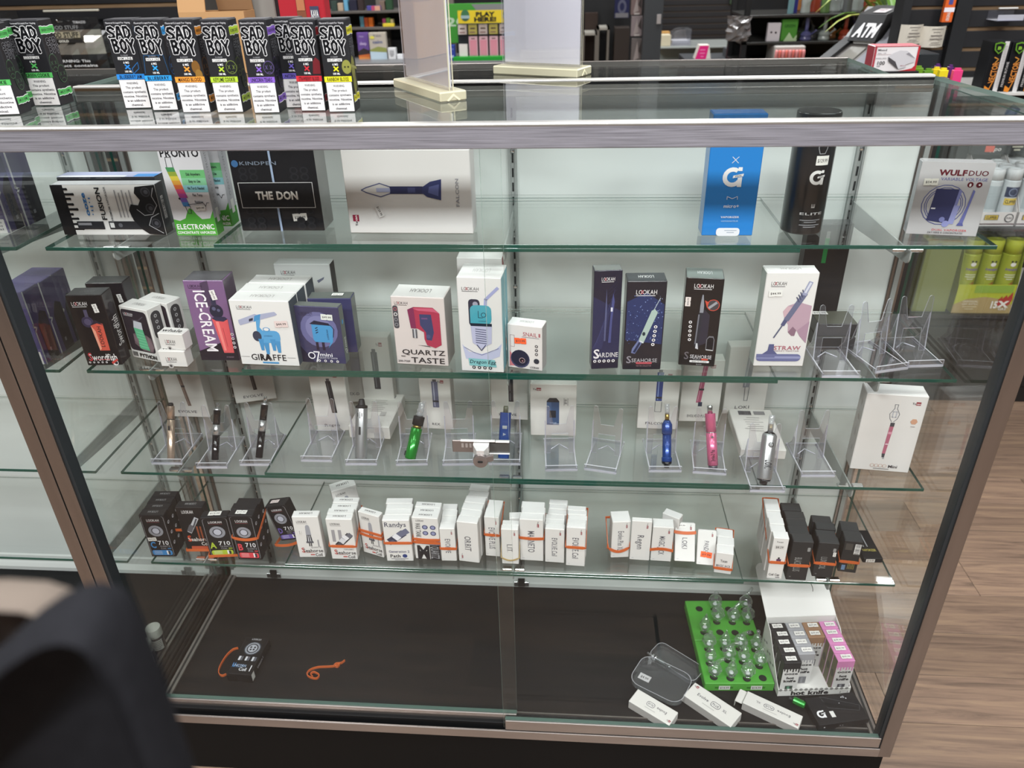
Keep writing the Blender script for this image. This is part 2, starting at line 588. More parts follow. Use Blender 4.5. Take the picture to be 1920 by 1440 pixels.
# ================================================================ THE ROOM
RX0, RX1, RY0, RY1 = -4.0, 5.2, -4.2, 10.0
def plank_material():
    m = mat('laminate_plank', '#7a6350', .42)
    nt = m.node_tree; b = nt.nodes['Principled BSDF']
    tc = nt.nodes.new('ShaderNodeTexCoord'); mp = nt.nodes.new('ShaderNodeMapping')
    oi = nt.nodes.new('ShaderNodeObjectInfo')
    ad = nt.nodes.new('ShaderNodeVectorMath'); ad.operation = 'ADD'
    sc_ = nt.nodes.new('ShaderNodeVectorMath'); sc_.operation = 'SCALE'
    sc_.inputs[0].default_value = (17, 31, 9)
    nt.links.new(oi.outputs['Random'], sc_.inputs['Scale'])
    nt.links.new(tc.outputs['Object'], ad.inputs[0]); nt.links.new(sc_.outputs[0], ad.inputs[1])
    mp.inputs['Scale'].default_value = (2.6, 42, 1)
    nt.links.new(ad.outputs[0], mp.inputs[0])
    nz = nt.nodes.new('ShaderNodeTexNoise'); nz.inputs['Scale'].default_value = 1.3
    nz.inputs['Detail'].default_value = 9; nz.inputs['Roughness'].default_value = .68; nz.inputs['Distortion'].default_value = .7
    nt.links.new(mp.outputs[0], nz.inputs['Vector'])
    rp = nt.nodes.new('ShaderNodeValToRGB')
    e = rp.color_ramp.elements
    e[0].position, e[0].color = .28, srgb('#5f4f44')
    e[1].position, e[1].color = .72, srgb('#a2886f')
    q = e.new(.5); q.color = srgb('#8a7261')
    nt.links.new(nz.outputs['Fac'], rp.inputs[0])
    hs = nt.nodes.new('ShaderNodeHueSaturation')
    mr = nt.nodes.new('ShaderNodeMapRange'); mr.inputs['To Min'].default_value = .72; mr.inputs['To Max'].default_value = 1.18
    nt.links.new(oi.outputs['Random'], mr.inputs[0]); nt.links.new(mr.outputs[0], hs.inputs['Value'])
    nt.links.new(rp.outputs[0], hs.inputs['Color']); nt.links.new(hs.outputs[0], b.inputs['Base Color'])
    return m
PLANK = plank_material()
g = G(); g.box(RX0, RX1, RY0, RY1, -.12, -.004, mat('floor_joint', '#2f2722', .8))
floor = struct(g, 'floor')
# the boards in and around the view are single planks; the rest of the floor is one plain field
PW = .152
for r in range(30):
    y0 = -1.75 + r * PW
    x = .55 - .8 + (r * .47) % 1.0
    while x < 3.4:
        L = 1.22
        g = G(); g.box(0, L - .0015, 0, PW - .0015, -.003, 0, PLANK, .0006)
        put(g, 'floor_plank', parent=floor, loc=(x, y0, 0))
        x += L
for (a, b, c, d) in ((RX0, .5, RY0, RY1), (.5, RX1, RY0, -1.76), (.5, RX1, 2.82, RY1), (3.4, RX1, -1.76, 2.82)):
    g = G(); g.box(a, b, c, d, -.0036, -.0018, PLANK); put(g, 'floor_field', parent=floor)
g = G(); g.box(RX0, RX1, RY0, RY1, CEIL, CEIL + .1, mat('ceiling_white', '#c9c7c2', .9)); struct(g, 'ceiling')
DARKWALL = mat('dark_wall_paint', '#18191b', .6)
for nm, (a, b, c, d), mm in (('wall_left', (RX0 - .1, RX0, RY0, RY1), mat('grey_wall', '#6b6864', .8)), ('wall_right', (RX1, RX1 + .1, RY0, RY1), mat('grey_wall', '#6b6864', .8)),
                             ('wall_back', (RX0, RX1, RY1, RY1 + .1), DARKWALL), ('wall_front', (RX0, RX1, RY0 - .1, RY0), mat('shop_wall', '#5a5858', .8))):
    g = G(); g.box(a, b, c, d, 0, CEIL, mm); struct(g, nm)

# ================================================================ THE SHOWCASES
ZT, ZR = zz(.965), zz(.9395)
Z1, Z2, Z3, Z4, ZD, ZB = zz(.8003), zz(.6228), zz(.4503), zz(.2724), zz(.0343), zz(.0066)
YB = .3215 * S
YS = .0955 * S
TGL = .0068
def showcase(x0, x1, label, seam=True):
    """x0, x1: outer faces of the end posts"""
    root = put(None, 'display_case', loc=((x0 + x1) / 2, 0, 0), label=label, cat='display case')
    ox = (x0 + x1) / 2
    def part(g, nm, mm=None): 
        o = put(g, nm, parent=root, loc=(-ox, 0, 0)); return o
    g = G(); g.box(x0 + .004, x1 - .012, .006, YB + .012, 0, ZB, KICK); part(g, 'kickboard')
    g = G(); g.box(x0 + .02, x1 - .02, .012, YB, ZB + .002, ZD, DECK, .001); part(g, 'deck_panel')
    # bottom track: front lip, black channel, middle fin
    g = G()
    g.box(x0 + .026, x1 - .026, 0, .0045, ZB, ZB + .026, ALU_D, .0008)
    g.box(x0 + .026, x1 - .026, .0045, .0345, ZB + .003, ZB + .011, mat('track_channel', '#14161c', .4))
    g.box(x0 + .026, x1 - .026, .0175, .0205, ZB + .011, ZB + .026, CHROME)
    g.box(x0 + .026, x1 - .026, .037, .040, ZB + .01, ZD + .004, ALU_D)
    part(g, 'bottom_track')
    # end sills on the deck
    for xa in (x0 + .026, x1 - .044):
        g = G()
        g.box(xa, xa + .018, .02, YB, ZD - .004, ZD + .006, ALU_D, .0008)
        g.box(xa + .0065, xa + .0115, .02, YB, ZD + .0056, ZD + .0068, SLOT)
        part(g, 'end_sill')
    for xa in (x0, x1 - .0275):
        g = G()
        g.box(xa, xa + .0275, 0, .026, ZB - .01 if False else ZB, ZR + .004, ALU_V, .0012)
        part(g, 'front_post')
        g = G()
        xa += .02 if xa == x0 else -.02
        for yy, hh in ((YB - .004, .01), (YB + .008, .012)):
            g.box(xa + .002, xa + .0255, yy, yy + hh, ZD - .01, ZT - .012, ALU_V, .0012)
        g.box(xa + .009, xa + .0185, YB - .0075, YB - .0035, ZD, ZT - .02, STEEL)
        part(g, 'rear_post')
    for xa in (x0 + .011, x1 - .017):
        g = G()
        g.box(xa, xa + .006, .027, YB - .008, ZD + .002, ZR + .006, GLASS, cm={'F': GEDGE, 'B': GEDGE, 'T': GEDGE})
        part(g, 'end_glass')
    g = G()
    g.box(x0 - .0015, x1 + .0015, -.004, .028, ZR, ZT - .0035, ALU, .0015)
    part(g, 'top_rail')
    g = G(); g.box(x0 - .0015, x1 + .0015, -.0055, .014, ZT - .0062, ZT, mat('lip_aluminium', '#b9b7b2', .38, .75), .0022); part(g, 'rail_lip')
    g = G(); g.box(x0 - .0015, x1 - .068, YB - .05, YB - .028, ZT - .028, ZT + .001, mat('bright_aluminium', '#d8d6d0', .35, .7), .0015); part(g, 'rear_top_rail')
    g = G(); g.prism([(x0 + .002, .012), (x1 - .028, .012), (x1 - .069, YB - .05), (x0 + .002, YB - .05)], ZT - TGL - .001, ZT - .001, GLASS_TOP, plane='xy', side=GEDGE_L); part(g, 'counter_glass')
    g = G(); g.box(x0 + .04, x1 - .04, YB, YB + .006, ZD - .004, ZT - .03, WHITEPANEL); part(g, 'back_panel')
    g = G()
    g.prism([(YB - .013, ZD), (YB - .013, ZD + .012), (YB - .004, ZD + .026), (YB - .003, ZD + .046), (YB, ZD + .05), (YB, ZD)], x0 + .03, x1 - .03, mat('white_cove', '#cfd2cf', .4), plane='yz')
    part(g, 'back_sill')
    return root, part
OX0, OX1 = -.5205 * S, .6795 * S
LX1 = OX0 - .003
LX0 = LX1 - (OX1 - OX0)
case, cpart = showcase(OX0, OX1, 'glass showcase with silver frame and crowded glass shelves, nearest the viewer')
lcase, lpart = showcase(LX0, LX1, 'neighbouring glass showcase at the far left behind the brown-silver posts')

def standard(part, x):
    g = G(); t = .0085
    g.box(x - .0085, x - .0045, YB - t, YB, ZD + .05, ZT - .03, STEEL)
    g.box(x + .0045, x + .0085, YB - t, YB, ZD + .05, ZT - .03, STEEL)
    g.box(x - .0045, x + .0045, YB - t * .55, YB, ZD + .05, ZT - .03, STEEL)
    z = ZD + .07
    k = 0
    while z < ZT - .06:
        g.box(x - .0018, x + .0018, YB - t * .55 - .0006, YB - t * .55, z, z + .018, SLOT)
        if k % 5 == 2: g.lathe([(.0045, 0), (.004, .002), (.001, .003)], CHROME, Matrix.Translation((x, YB - t * .55, z + .0235)) @ Matrix.Rotation(PI / 2, 4, 'X'), 10)
        z += .029; k += 1
    o = part(g, 'wall_standard')
    g = G()
    for sx in (-1, 1):
        g.box(x + sx * .014 - .006, x + sx * .014 + .006, YB - .0165, YB - .0125, ZD + .004, ZD + .02, CHROME, .001)
    g.box(x - .009, x + .009, YB - .0165, YB - .0115, ZD + .004, ZD + .03, SLOT)
    put(g, 'standard_foot', parent=o)
def bracket(part, x, z):
    """z: underside of the glass"""
    g = G()
    prof = [(YB - .005, z - .001), (YB - .005, z - .045), (YB - .06, z - .043), (YS + .028, z - .024)]
    for k in range(7):
        a = -PI / 2 - PI / 2 * k / 6 * 1.0
        prof.append((YS + .022 + .012 * math.cos(a), z - .0125 + .0115 * math.sin(a)))
    prof.append((YS + .010, z - .001))
    g.prism(prof, x - .0014, x + .0014, STEEL, plane='yz')
    o = part(g, 'shelf_bracket')
    g = G()
    for sx in (-1, 1):
        g.box(x + sx * .014 - .011, x + sx * .014 + .011, YS + .022, YS + .034, z - .0065, z - .0002, CHROME, .0015)
    put(g, 'glass_clip', parent=o)
SX = [-.41 * S, .085 * S, .568 * S]
BX = [-.415 * S, .0865 * S, .583 * S]
for x in SX: standard(cpart, x)
for x in (-.5865 * S, -1.07 * S): standard(lpart, x)
for k, z in enumerate((Z1, Z2, Z3, Z4)):
    for x in SX: bracket(cpart, x + (.004 if x > 0 else -.004), z - .007)
    for x in (-.592 * S, -1.08 * S): bracket(lpart, x, z - .007)

LEV = ['top', 'second', 'third', 'lowest']
def glass_shelf(x0, x1, z0, label):
    g = G()
    g.box(x0, x1, YS, YB - .0095, z0, z0 + .0066, GLASS, .0006, cm={'F': GEDGE, 'L': GEDGE, 'R': GEDGE}, edge=GEDGE)
    return put(g, 'glass_shelf', label=label, cat='shelf')
for k, z in enumerate((Z1, Z2, Z3, Z4)):
    glass_shelf(-.4965 * S, .4405 * S, z - .0067, f'left glass shelf of the {LEV[k]} tier in the main showcase')
    glass_shelf(-.2745 * S, .6625 * S, z, f'right glass shelf of the {LEV[k]} tier, lapped over the left one')
    glass_shelf(-1.45 * S, LX1 - .0185, z - .0067, f'glass shelf of the {LEV[k]} tier in the neighbouring left showcase')
ZL = lambda z: z                     # top of the left-hand sheet
ZU = lambda z: z + .0067             # top of the right-hand sheet

# sliding doors of the main case
def door(x0, x1, y, label, shoe, x0s=None):
    z0 = ZB + (.052 if shoe else .052)
    g = G(); g.box(x0, x1, y, y + .006, ZB + .03, ZR + .012, GLASS_DOOR, cm={'L': GEDGE_L, 'R': GEDGE_L, 'T': GEDGE_L})
    o = put(g, 'sliding_door', parent=case, loc=(-(OX0 + OX1) / 2, 0, 0))
    g = G()
    a = x0s if x0s is not None else x0
    g.box(a, x1, y - .0035, y + .0095, ZB + .0275, ZB + .058, ALU_D, .0012)
    g.box(a, x1, y - .001, y + .007, ZB + .058, ZB + .0605, mat('shoe_gasket', '#4a5f57', .3))
    put(g, 'shoe_rail', parent=o)
    return o
door(.0745 * S, OX1 - .029, .006, '', True, x0s=.0775 * S)
door(OX0 + .029, .0955 * S, .0235, '', True)
# jambs: black gaskets beside the posts
for xa in (OX0 + .0275, OX1 - .0345):
    g = G(); g.box(xa, xa + .007, .004, .03, ZB + .028, ZR, mat('black_gasket', '#20262a', .5)); cpart(g, 'door_gasket')

# ratchet lock at the lap of the doors
lk = put(None, 'ratchet_lock', loc=(.0623 * S, -.002, zz(.5775)), label='grey ratchet lock clamped on the lap of the glass doors', cat='lock')
LM = mat('lock_nickel', '#8d8582', .35, .7)
LW = mat('lock_white_metal', '#e3e2df', .3, .5)
g = G(); g.box(-.051, .0, -.003, 0, -.014, .011, LM, .0012)
for k in range(4): g.box(-.0345 + k * .007, -.0305 + k * .007, -.0036, -.003, -.003, .005, mat('lock_tooth', '#b9b5b3', .4, .6))
g.box(-.036, .025, -.0055, 0, .0095, .0125, LW, .0008)
put(g, 'ratchet_bar', parent=lk)
g = G(); g.box(.012, .0495, .002, .0045, -.017, .0095, mat('lock_plate', '#5f605f', .4, .5), .0008)
g.box(.025, .0495, -.003, .0045, .0075, .0095, LW, .0005); g.box(.012, .0495, -.001, .0045, -.018, -.0165, LW, .0004)
put(g, 'hook_plate', parent=lk)
g = G()
g.prism([(-.013, -.002), (.0145, -.002), (.0145, -.016), (.008, -.03), (-.005, -.03), (-.013, -.012)], -.008, .0085, LW, plane='xy')
put(g, 'lock_body', parent=lk)
g = G()
Mx = Matrix.Translation((.0015, -.026, -.011)) @ Matrix.Rotation(PI / 2, 4, 'X')
g.lathe([(.0125, 0), (.0135, .004), (.0125, .0085), (.0085, .0095)], LM, Mx, 20)
g.prism([(.008, -.014), (.024, -.009), (.024, .001), (.012, -.002), (.008, -.004)], -.034, -.028, LM, plane='xz')
put(g, 'lock_barrel', parent=lk)
g = G(); g.prism(rrect(-.003, -.0125, .006, -.0085, .0018), -.0362, -.0357, SLOT, plane='xz'); put(g, 'keyhole', parent=lk)

# rear customer-side case, back to back with the row
def rear_case(x0, x1, label):
    ya, yb = YB + .022, .492 * S
    root = put(None, 'display_case', loc=((x0 + x1) / 2, ya, 0), label=label, cat='display case')
    off = (-(x0 + x1) / 2, -ya, 0)
    def part(g, nm): return put(g, nm, parent=root, loc=off)
    g = G(); g.box(x0 + .004, x1 - .004, ya, yb - .01, 0, ZB, KICK); part(g, 'kickboard')
    g = G(); g.box(x0 + .004, x1 - .004, ya, yb - .012, ZB, ZD, DECK); part(g, 'deck_panel')
    for xa in (x0, x1 - .02):
        g = G(); g.box(xa, xa + .02, yb - .02, yb, ZB, ZT - .008, ALU_V, .0012); part(g, 'corner_post')
        g = G(); g.box(xa + .006, xa + .012, ya, yb - .02, ZD, ZT - .008, GLASS, cm={'B': GEDGE}); part(g, 'end_glass')
    g = G(); g.box(x0 + .02, x1 - .02, yb - .012, yb - .006, ZD, ZT - .008, GLASS); part(g, 'front_glass')
    g = G(); g.box(x0, x1, ya - .048, yb - .004, ZT - TGL - .001, ZT - .001, GLASS_TOP, cm={'B': GEDGE_L, 'L': GEDGE_L, 'R': GEDGE_L}); part(g, 'counter_glass')
    g = G(); g.box(x0 - .001, x1 + .001, yb - .005, yb, ZT - .012, ZT, ALU_D, .001); part(g, 'edge_trim')
    g = G(); g.box(x0 + .02, x1 - .02, ya, ya + .005, ZD, ZT - .04, WHITEPANEL); part(g, 'back_panel')
rear_case(OX0 + .002, .583 * S, 'rear glass showcase standing back to back behind the main one')
rear_case(LX0, LX1 + .003, 'rear glass showcase behind the neighbouring left showcase')

# ================================================================ ON THE COUNTER
FAT = {'S': [[(.92, .84), (.6, 1), (.22, .96), (.1, .74), (.4, .55), (.76, .4), (.82, .18), (.48, .0), (.08, .12)]], 'A': [[(.08, -.06), (.4, 1), (.62, 1), (.92, -.02)], [(.25, .34), (.76, .34)]],
       'D': [[(.2, -.04), (.16, 1), (.58, 1), (.9, .7), (.88, .3), (.55, .02), (.2, .02)]], 'B': [[(.24, -.02), (.14, 1), (.6, 1), (.78, .8), (.58, .55), (.2, .55)], [(.58, .55), (.86, .3), (.64, 0), (.24, 0)]],
       'O': [[(.5, 1), (.16, .74), (.2, .26), (.5, 0), (.82, .26), (.84, .74), (.5, 1)]], 'Y': [[(.04, 1), (.5, .5), (.94, 1)], [(.5, .5), (.62, -.14)]]}
def chunky(A, word, u0, v0, adv, hh, out, st=.085, cf='#f4f3f4', ci='#17171b', gap=.9):
    for wd, c in ((st + 2 * out, cf), (st, ci)):
        for k, ch in enumerate(word):
            for line in FAT[ch]:
                pts = [(u0 + (k + .06 + x * gap) * adv, v0 + y * hh) for x, y in line]
                A.l(pts, wd, c); A.k -= 1
                for p in pts: A.e(p[0], p[1], wd / 2, c, 1., 8); A.k -= 1
        A.k += 1
def sadboy_front(line, mg, name, col, text_col='#151515', motif=None):
    def f(A):
        if motif: motif(A)
        A.t(.5, .965, .018, '#cfcfd2', 'Flavored E-Liquid For Vaping', fit=.86)
        chunky(A, 'SAD', .05, .8, .27, .115, .02); chunky(A, 'BOY', .1, .655, .27, .125, .02)
        A.t(.46, .625 - .015, .014, '#9b9ba0', 'E-LIQUID', fit=.26)
        A.r(.2, .56, .72, .592, '#e6e5e3')
        A.t(.46, .576, .026, '#1b1b1e', line, fit=.48)
        A.t(.46, .53, .024, '#f0f0f0', mg, fit=.2, bold=.025)
        A.l([(.39, .462), (.55, .5)], .045, col); A.l([(.55, .455), (.4, .505)], .045, col)
        A.t(.47, .43, .022, '#f0f0f0', '100 ML', fit=.27, bold=.025)
        A.r(.0, .34, 1, .4, col)
        A.t(.5, .37, .042, text_col, name, fit=.8, bold=.03)
        A.r(.04, .012, .97, .335, '#e9e7e6')
        for k, tx in enumerate(('WARNING:', 'This product', 'contains synthetic', 'nicotine. Nicotine', 'is an addictive', 'chemical.')):
            A.t(.5, .297 - k * .05, .028, '#35333a', tx, fit=(.42, .56, .84, .84, .66, .44)[k], bold=.022)
    return f
def sad_face(A, u, v, r, col, wd=.02):
    A.ring(u, v, r, wd, col, '#1c1d20', 1.15)
    for du in (-.42, .42):
        A.l([(u + du * r - .2 * r, v - .02), (u + du * r + .2 * r, v + .022)], wd * .9, col)
        A.l([(u + du * r + .2 * r, v - .02), (u + du * r - .2 * r, v + .022)], wd * .9, col)
    A.l([(u - .45 * r, v - .065), (u - .2 * r, v - .048), (u + .2 * r, v - .048), (u + .45 * r, v - .065)], wd * .9, col)
def sadboy_side(name, col, dim, face=True):
    def torn(A, v0, v1):
        rr = random.Random(len(name))
        for grow, c in ((.008, '#eeeeee'), (0, col)):
            rr = random.Random(len(name))
            up = [(1 - k / 8, v1 + grow + rr.uniform(-.008, .008)) for k in range(9)]
            lo = [(k / 8, v0 - grow + rr.uniform(-.008, .008)) for k in range(9)]
            A.poly(lo + up, c)
    def f(A):
        torn(A, .84, .92)
        A.t(.5, .88, .03, '#151515', name, fit=.8, bold=.02)
        chunky(A, 'SAD', .2, .715, .23, .062, .02, .06, '#8f8f94'); chunky(A, 'BOY', .26, .62, .23, .072, .02, .06, '#8f8f94')
        if face:
            sad_face(A, .3, .5, .3, dim); sad_face(A, .68, .36, .3, dim)
        torn(A, .12, .19)
        A.t(.5, .155, .03, '#151515', '6MG X 100ML', fit=.76)
    return f
def mot_hex(A): 
    A.l([(.62, .46), (.86, .53), (.86, .46), (.62, .4), (.62, .46)], .02, '#2f6fae')
def mot_bottle(A):
    A.l([(.06, .42), (.14, .62), (.86, .62), (.94, .42)], .02, '#24527c'); A.l([(.3, .62), (.36, .56), (.64, .56), (.7, .62)], .02, '#24527c')
def mot_mango(A): A.e(.78, .5, .14, '#7a5526', 1.5); A.e(.84, .42, .12, '#8f6a2f', 1.4)
def mot_face(c):
    return lambda A: sad_face(A, .84, .5, .2, c)
def mot_straw(A): A.poly([(.68, .42), (.98, .42), (1, .56), (.85, .6), (.74, .56)], '#6d2027')
def mot_skull(A): A.e(.86, .5, .17, '#8a8a43', 1.4); A.poly([(.72, .48), (1, .44), (1, .5)], '#8a8a43'); A.e(.8, .5, .035, '#3a3a20'); A.e(.92, .5, .035, '#3a3a20')
def skull_side(A):
    sadboy_side('RAINBOW BLOOD', '#e3dc2c', '#8a8a43', False)(A)
    A.e(.38, .47, .3, '#8d8b45', 1.5); A.e(.42, .3, .26, '#7d7b3c', 1.6); A.e(.3, .5, .06, '#3a3a20'); A.e(.5, .5, .06, '#3a3a20')
    A.poly([(.05, .5), (.95, .44), (.95, .47), (.05, .53)], '#a3a15a')

ZC = ZT - .0008
NICO = 'nicotine liquid cartons on the counter'
def sad(bl, br, tl, dep, line, name, col, dim, label, motif=None, side=None, n=1):
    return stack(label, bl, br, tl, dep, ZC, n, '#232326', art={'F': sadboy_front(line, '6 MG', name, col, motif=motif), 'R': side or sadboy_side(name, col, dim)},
                 cm={'T': '#3b3a3d', 'E': '#2b2b2e'}, label=label, group=None, name='liquid_carton')
SD = .0425
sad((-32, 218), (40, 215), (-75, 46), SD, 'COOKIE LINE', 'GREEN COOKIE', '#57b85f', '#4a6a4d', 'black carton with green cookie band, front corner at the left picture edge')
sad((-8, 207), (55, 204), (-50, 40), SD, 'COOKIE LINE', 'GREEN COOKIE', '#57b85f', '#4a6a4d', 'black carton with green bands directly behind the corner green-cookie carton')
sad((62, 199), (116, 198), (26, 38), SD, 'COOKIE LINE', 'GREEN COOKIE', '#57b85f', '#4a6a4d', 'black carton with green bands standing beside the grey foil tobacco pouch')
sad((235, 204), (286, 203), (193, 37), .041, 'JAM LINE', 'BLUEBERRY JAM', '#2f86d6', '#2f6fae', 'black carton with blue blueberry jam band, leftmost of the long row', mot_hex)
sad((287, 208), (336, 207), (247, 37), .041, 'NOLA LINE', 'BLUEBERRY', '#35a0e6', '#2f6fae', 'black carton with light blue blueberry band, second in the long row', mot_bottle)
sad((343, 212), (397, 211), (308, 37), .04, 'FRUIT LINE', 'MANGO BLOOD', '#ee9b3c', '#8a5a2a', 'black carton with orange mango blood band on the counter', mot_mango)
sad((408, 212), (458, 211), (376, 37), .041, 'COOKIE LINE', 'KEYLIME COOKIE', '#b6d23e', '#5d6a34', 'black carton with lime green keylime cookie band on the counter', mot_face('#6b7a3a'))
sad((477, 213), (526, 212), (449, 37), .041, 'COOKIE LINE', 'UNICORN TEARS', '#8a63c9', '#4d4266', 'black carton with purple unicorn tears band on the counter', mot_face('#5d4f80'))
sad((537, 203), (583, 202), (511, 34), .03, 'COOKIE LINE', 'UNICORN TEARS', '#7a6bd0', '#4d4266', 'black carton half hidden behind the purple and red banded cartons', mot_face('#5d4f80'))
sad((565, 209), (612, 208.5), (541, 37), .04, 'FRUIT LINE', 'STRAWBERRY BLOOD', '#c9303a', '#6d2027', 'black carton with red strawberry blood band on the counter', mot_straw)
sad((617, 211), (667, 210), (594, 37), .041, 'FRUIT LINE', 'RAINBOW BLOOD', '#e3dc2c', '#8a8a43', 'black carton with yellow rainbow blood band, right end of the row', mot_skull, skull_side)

# acrylic sign holders with white inserts
def sign_holder(b0, b1, r1, top_px, label, paper, hh=.36):
    """b0, b1: front lower corners of the foot (long side), r1: lower right corner of its far short side"""
    A, B, Cc = at_z(b0, ZC), at_z(b1, ZC), at_z(r1, ZC)
    ux = (B - A).normalized(); ny = Vector((-ux.y, ux.x, 0)); L = (B - A).length; d = max(.02, abs((Cc - B).dot(ny)))
    M = Matrix.Translation((A + B) / 2) @ Matrix(((ux.x, ny.x, 0, 0), (ux.y, ny.y, 0, 0), (0, 0, 1, 0), (0, 0, 0, 1)))
    root = put(None, 'sign_holder', M=M, label=label, cat='sign holder')
    bar = mat('foot_acrylic', '#c9c4a8', .2, spec=.6)
    g = G(); ht = .0155
    g.box(-L / 2, L / 2, 0, d, 0, ht, bar, .002)
    for sx in (-1, 1): g.prism([(d * .5 - .012, .002), (d * .5, .012), (d * .5 + .012, .002), (d * .5 + .009, .001), (d * .5, .008), (d * .5 - .009, .001)], sx * L / 2, sx * L / 2 + sx * .0006, mat('foot_cut', '#f0e9c8', .4), plane='yz')
    put(g, 'holder_foot', parent=root)
    W = L * .93
    g = G()
    for yy in (d * .5 - .0042, d * .5 + .0024): g.box(-W / 2, W / 2, yy, yy + .0018, ht - .003, hh, ACRYL, cm={'R': bar, 'L': ACRYL_E})
    put(g, 'acrylic_sleeve', parent=root)
    g = G(); g.box(-W / 2 + .004, W / 2 - .004, d * .5 - .0018, d * .5 + .0018, ht + .004, hh - .003, paper, .0006)
    put(g, 'sign_insert', parent=root)
    return root
sign_holder((738, 164), (826, 193), (858, 182), None, 'clear acrylic sign holder with a grey-white insert, turned edge-on', mat('insert_grey', '#e4e4e6', .5, noise=(20, 20, 6, .05)))
sign_holder((924, 139), (1082, 147), (1106, 138), None, 'clear acrylic sign holder with a wide blank white insert', mat('insert_white', '#f0eff1', .5))

# ================================================================ TOP SHELF
def ooze_front(A):
    A.r(.0, 0, .12, 1, '#17171a')
    for k, v in enumerate((.12, .22, .33, .42, .52, .62, .73, .82, .92)):
        L = (.2, .15, .18, .14, .2, .17, .16, .2, .15)[k]
        A.r(.1, v - .022, L, v + .022, '#17171a'); A.e(L, v, .012, '#17171a')
    A.t(.29, .62, .09, '#2f6fae', 'ooze', rot=PI / 2, fit=.46, bold=.03)
    for k, v in enumerate((.42, .5, .58, .66, .74)): A.r(.335, v - .012, .345 + .01 * (k % 3), v + .012, '#2f6fae')
    A.t(.44, .63, .1, '#1d1d20', 'FUSION', rot=PI / 2, fit=.66, bold=.025)
    A.t(.515, .63, .04, '#55555a', 'PREMIUM VAPORIZER', rot=PI / 2, fit=.68)
    for k in range(5): A.r(.6 + k * .035, .36, .612 + k * .035, .9 - .05 * (k % 2), '#9a999c')
    A.r(.16, .12, .42, .28, '#26272b'); A.r(.17, .2, .3, .25, '#8a8a90')
    A.r(.47, .12, .86, .28, '#2b2b2f'); A.e(.58, .2, .02, '#606066'); A.r(.48, .15, .52, .25, '#d8d8d8')
    A.poly([(.78, .12), (.72, .3), (.7, .5), (.73, .62), (.8, .6), (.83, .7), (.79, .84), (.81, .96), (.9, .98), (1, 1), (1, 0), (.84, .02)], '#17171a')
    for u, v in ((.9, .86), (.91, .54), (.93, .24)):
        A.e(u, v, .045, '#3b3b40'); A.e(u, v, .034, '#222226'); A.e(u + .005, v, .02, '#4a4a50')
    A.l([(.98, .94), (.95, .78), (.98, .6), (.92, .42), (.84, .4), (.78, .52)], .006, '#a9a9ad')
    A.l([(.98, .44), (.9, .36), (.86, .2), (.98, .04)], .006, '#a9a9ad')
def barcode(A, u0, v0, u1, v1, n=16, vert=True, bg='#e8e6e3', fg='#2a2a2c'):
    A.r(u0, v0, u1, v1, bg)
    rr = random.Random(n)
    for k in range(n):
        t = (k + .2) / n; ww = rr.choice((.25, .45, .6)) / n
        if vert: A.r(u0 + (u1 - u0) * .1, v0 + (v1 - v0) * t, u1 - (u1 - u0) * .1, v0 + (v1 - v0) * (t + ww), fg)
        else: A.r(u0 + (u1 - u0) * t, v0 + (v1 - v0) * .15, u0 + (u1 - u0) * (t + ww), v1 - (v1 - v0) * .1, fg)
    A.k += 1
carton = stack
carton('fusion', (122, 440), (313, 440), (93, 347), .03, ZL(Z1), 1, '#1d1d20', art={'F': lambda A: (A.r(0, 0, 1, 1, '#dedcda'), ooze_front(A)), 'R': lambda A: barcode(A, .3, .3, .62, .75)},
       cm={'F': '#dedcda', 'T': '#c9c8cb'}, label='black and white carton lying on its side, left end of the top shelf', name='vaporizer_carton', coat=.6)
carton('fusion2', (134, 426), (312, 426), (121, 333), .04, ZL(Z1), 1, '#35353a', art={'T': lambda A: (A.r(0, 0, 1, 1, '#a9adc9'), A.r(.02, .02, .7, .3, '#e6e6ea'), A.r(.78, .05, 1, .6, '#4f8fd0'))},
       label='similar carton with pale blue top behind the black and white lying carton', name='vaporizer_carton', coat=.6)
